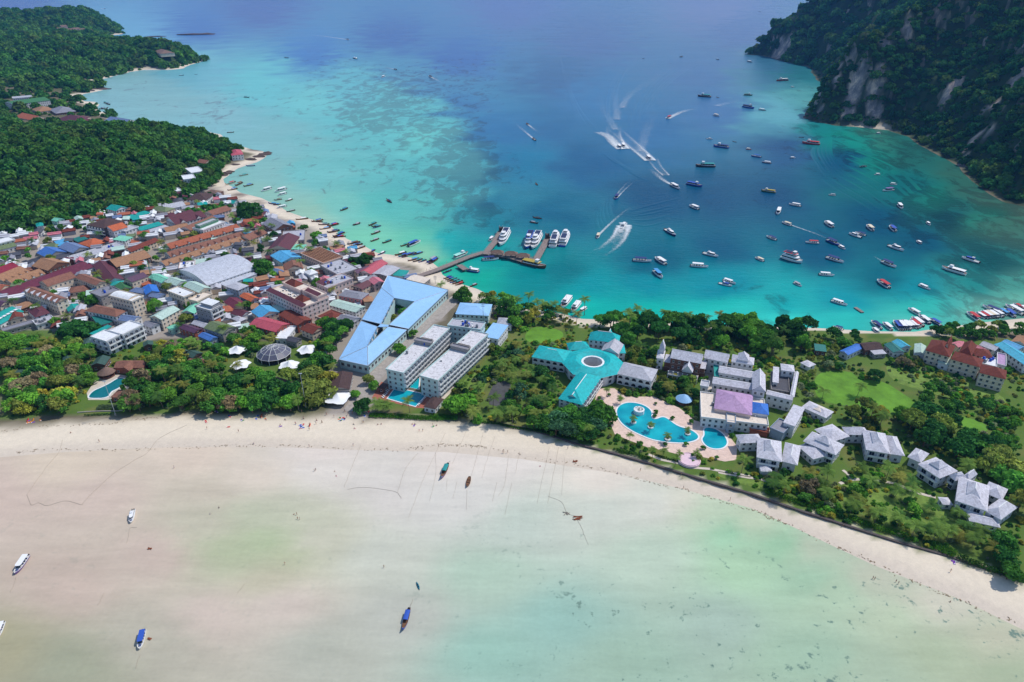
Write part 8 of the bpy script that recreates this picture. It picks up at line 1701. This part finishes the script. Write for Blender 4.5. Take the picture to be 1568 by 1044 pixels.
for v, L in PEO.items():
    for (x, y, ps) in L:
        onp = v in ('L3','L4'); q = GV(v, (x, y), PZ if onp else 1.0)
        if not onp: q = hit(*PX(v, (x, y)), lift=.4)
        z = PZ if onp else max(Hf(q[0], q[1]), -.25); ci = rp.randrange(8); root = link('person', None, None, (q[0], q[1], z+.01), rp.uniform(0, 6.28))
        pl = 'on the pier' if onp else 'in the shallow lagoon' if z < .05 else 'on the beach sand'
        tag(root, f'person in {CLN[ci] if ci % 3 else CLN[(ci*3+1) % 8]+" swimwear"}{" clothes" if ci % 3 else ""} {POSN[ps]} {pl}', 'person', 'people '+pl)
        link('body', PM[ps, ci], root); link('hair', HAIR, root, (0, .02 if ps != 'sit' else -.04, 1.66 if ps != 'sit' else .9))
# ================================================================== BEACH THINGS
TOW = [mat('towel_'+n_, c_, .95, .1) for n_, c_ in (('blue',(50,80,180)),('red',(200,60,60)),('green',(70,140,80)),('purple',(120,70,160)),('cyan',(70,170,200)),('orange',(224,130,60)))]; TN = ['blue','red','green','purple','cyan','orange']
k = MB(); TWM = []
for m_ in TOW: k = MB(); k.box(-.9,.9,-.45,.45,0,.05,m_); k.box(-.9,-.55,-.3,.3,.05,.16,M_TRIM); TWM.append(k.mesh('beach_mat'))
for v, pts in {'T5':[(520,955),(528,965),(745,905),(755,915),(735,1005),(860,945),(870,950),(1000,935),(1010,905),(1050,920),(1225,1000),(1410,990),(1425,1000),(1440,985),(1415,1010),(1435,1012),(620,860),(632,870),(1085,935)],'T6':[(365,1000),(380,990),(400,985),(415,1000),(375,1012),(580,930),(600,950),(640,930),(605,970)],'T4':[(270,890),(285,905),(315,905),(385,885),(260,910)],'B2':[(465,80),(480,88),(470,95),(495,85),(240,130),(232,138),(905,125),(1018,130)],'B4':[(1128,540),(1132,550)]}.items():
    for p in pts:
        q = GV(v, p, 1.1); i = 3 if v == 'B4' else rp.randrange(6); root = link('beach_mat', TWM[i], None, (q[0], q[1], Hf(q[0], q[1])+.03), rp.uniform(0, 3)); tag(root, f'{TN[i]} beach mat with a white pillow on the sand' if v != 'B4' else 'purple beach mat on the sand below the seawall', 'mat', 'beach mats on the sand')
kayak('T5',(1042,935),(1056,908),(220,90,50),'orange kayak on the sand by the grove'); kayak('T5',(1500,1020),(1508,992),(220,80,50),'orange-red kayak on the sand near the lamp post'); kayak('T4',(262,915),(278,885),(210,60,60),'red kayak under the grove trees'); kayak('T4',(310,915),(325,892),(230,150,50),'yellow kayak under the grove trees')
k = MB(); k.box(-.95,.35,-.33,.33,.28,.36,M_TRIM); k.add([(.35,-.33,.32),(.35,.33,.32),(.95,.33,.72),(.95,-.33,.72)],[(0,1,2,3),(3,2,1,0)],M_TRIM); SLB = k.mesh('bed'); k = MB(); k.box(-.03,.03,-.03,.03,0,.3,M_STEEL); SLL = k.mesh('leg')
def lounger(q, rz, label, group):
    root = link('sun_lounger', None, None, (q[0], q[1], LZ+.06), rz); tag(root, label, 'sun lounger', group); link('bed', SLB, root)
    for x in (-.8,.3):
        for y in (-.28,.28): link('leg', SLL, root, (x, y, 0))
for i in range(9):
    lounger(GV('T6',(775+i*10.5,790-i*13),LZ), 2.4, 'white sun lounger on the terracotta deck left of the rectangular pool', 'loungers of the rectangular pool, west row')
    lounger(GV('T6',(1110+i*10.5,865-i*12),LZ), -.7, 'white sun lounger along the pool bar side of the rectangular pool', 'loungers of the rectangular pool, east row')
for p in ((1205,490),(1218,505),(1212,520),(1190,540),(1180,555),(1170,560)): lounger(GV('T4',p,LZ), .3, 'white sun lounger beside the dark teal grove pool', 'loungers of the grove pool')
# tide wrack: broken lines of dry weed along the sand
rw = random.Random(3); k = MB(); M_WRACK = mat('dry_weed', (150,132,108), .95, .3, 2)
for v, pts in (('B1',[(20,165),(250,135),(470,128),(640,120),(780,100),(890,88),(1000,70),(1200,62)]),('B1',[(100,280),(300,260),(600,265),(900,255),(1250,240),(1540,235)]),('B2',[(0,240),(300,245),(600,262),(900,255),(1060,240),(1300,245),(1540,290)]),('B2',[(1060,235),(1200,240),(1330,250)]),('B3',[(20,160),(300,190),(520,235),(760,300),(980,350),(1200,420),(1400,480),(1540,540)]),('B4',[(0,260),(200,340),(400,430),(600,520),(800,610),(1000,700),(1200,780),(1500,900)])):
    P = catmull([np.array(GV(v, p, .4)[:2]) for p in pts], 40)
    for p in P:
        for _ in range(2):
            if rw.random() < .72: continue
            x, y = p[0]+rw.gauss(0, .9), p[1]+rw.gauss(0, .6); s_ = rw.uniform(.12, .42); z = max(Hf(x, y), 0)+.03; a = rw.uniform(0, 3)
            k.add([(x-s_*1.6*math.cos(a), y-s_*1.6*math.sin(a), z), (x+s_*math.sin(a), y-s_*math.cos(a), z), (x+s_*1.6*math.cos(a), y+s_*1.6*math.sin(a), z), (x-s_*.3*math.sin(a), y+s_*.3*math.cos(a), z+s_*.5)], [(0,1,3),(1,2,3),(2,0,3)], M_WRACK)
tag(k.build('tide_wrack'), 'broken lines of dry weed left by the tide', 'seaweed', kind='stuff')
# rocks off the far headland and on the points
M_ROCK = mat('shore_rock', (92,78,72), .95, .3, .3, stain=.4)
def rock(q, sx_, sy_, sz_, label, seed):
    rng = np.random.default_rng(seed); bm = bmesh.new(); bmesh.ops.create_icosphere(bm, subdivisions=2, radius=1)
    for vv in bm.verts: vv.co *= 1+rng.normal()*.16
    me = bpy.data.meshes.new('rock'); bm.to_mesh(me); bm.free(); me.materials.append(M_ROCK); o = link('rock', me, None, (q[0], q[1], -.1*sz_), rng.random()*.4, (sx_, sy_, sz_)); tag(o, label, 'rock', 'shore rocks'); return o
rock(GV('C1',(1150,205)), 62, 16, 5, 'long dark reef islet off the far headland', 1); rock(GV('C1',(1220,203)), 30, 12, 5, 'short dark reef islet beside the long one', 2); rock(GV('C1',(920,217)), 36, 8, 3, 'flat reef rock off the far beach', 3)
for i, (v, p, a) in enumerate([('C1',(1150,358),22),('C1',(1190,352),22),('C1',(1215,351),14),('C1',(560,528),16),('C1',(610,528),14),('C1',(510,540),16),('L2',(800,35),11),('L2',(760,55),10),('L2',(700,80),9),('L2',(835,22),7),('L2',(500,190),8),('L2',(470,205),7),('L2',(530,175),6),('L2',(580,120),6)]): rock(GV(v,p), a, a*.55, 2.2+.5*(i%3), 'brown shore rock on the wave-worn '+('point beyond the hill' if v == 'L2' else 'far headland shore'), 10+i)
# ================================================================== HAZE
HZ = bpy.data.materials.new('haze'); HZ.use_nodes = True; n = HZ.node_tree; n.nodes.clear(); out = n.nodes.new('ShaderNodeOutputMaterial'); pv = n.nodes.new('ShaderNodeVolumePrincipled')
pv.inputs['Color'].default_value = (.13,.42,.98,1); pv.inputs['Density'].default_value = .00006; pv.inputs['Anisotropy'].default_value = .2
n.links.new(pv.outputs[0], out.inputs['Volume'])
k = MB(); k.box(-41000,41000,-5000,41500,-4,max(260, float(HGT.max())+30),HZ); o = k.build('haze'); tag(o, kind='stuff')
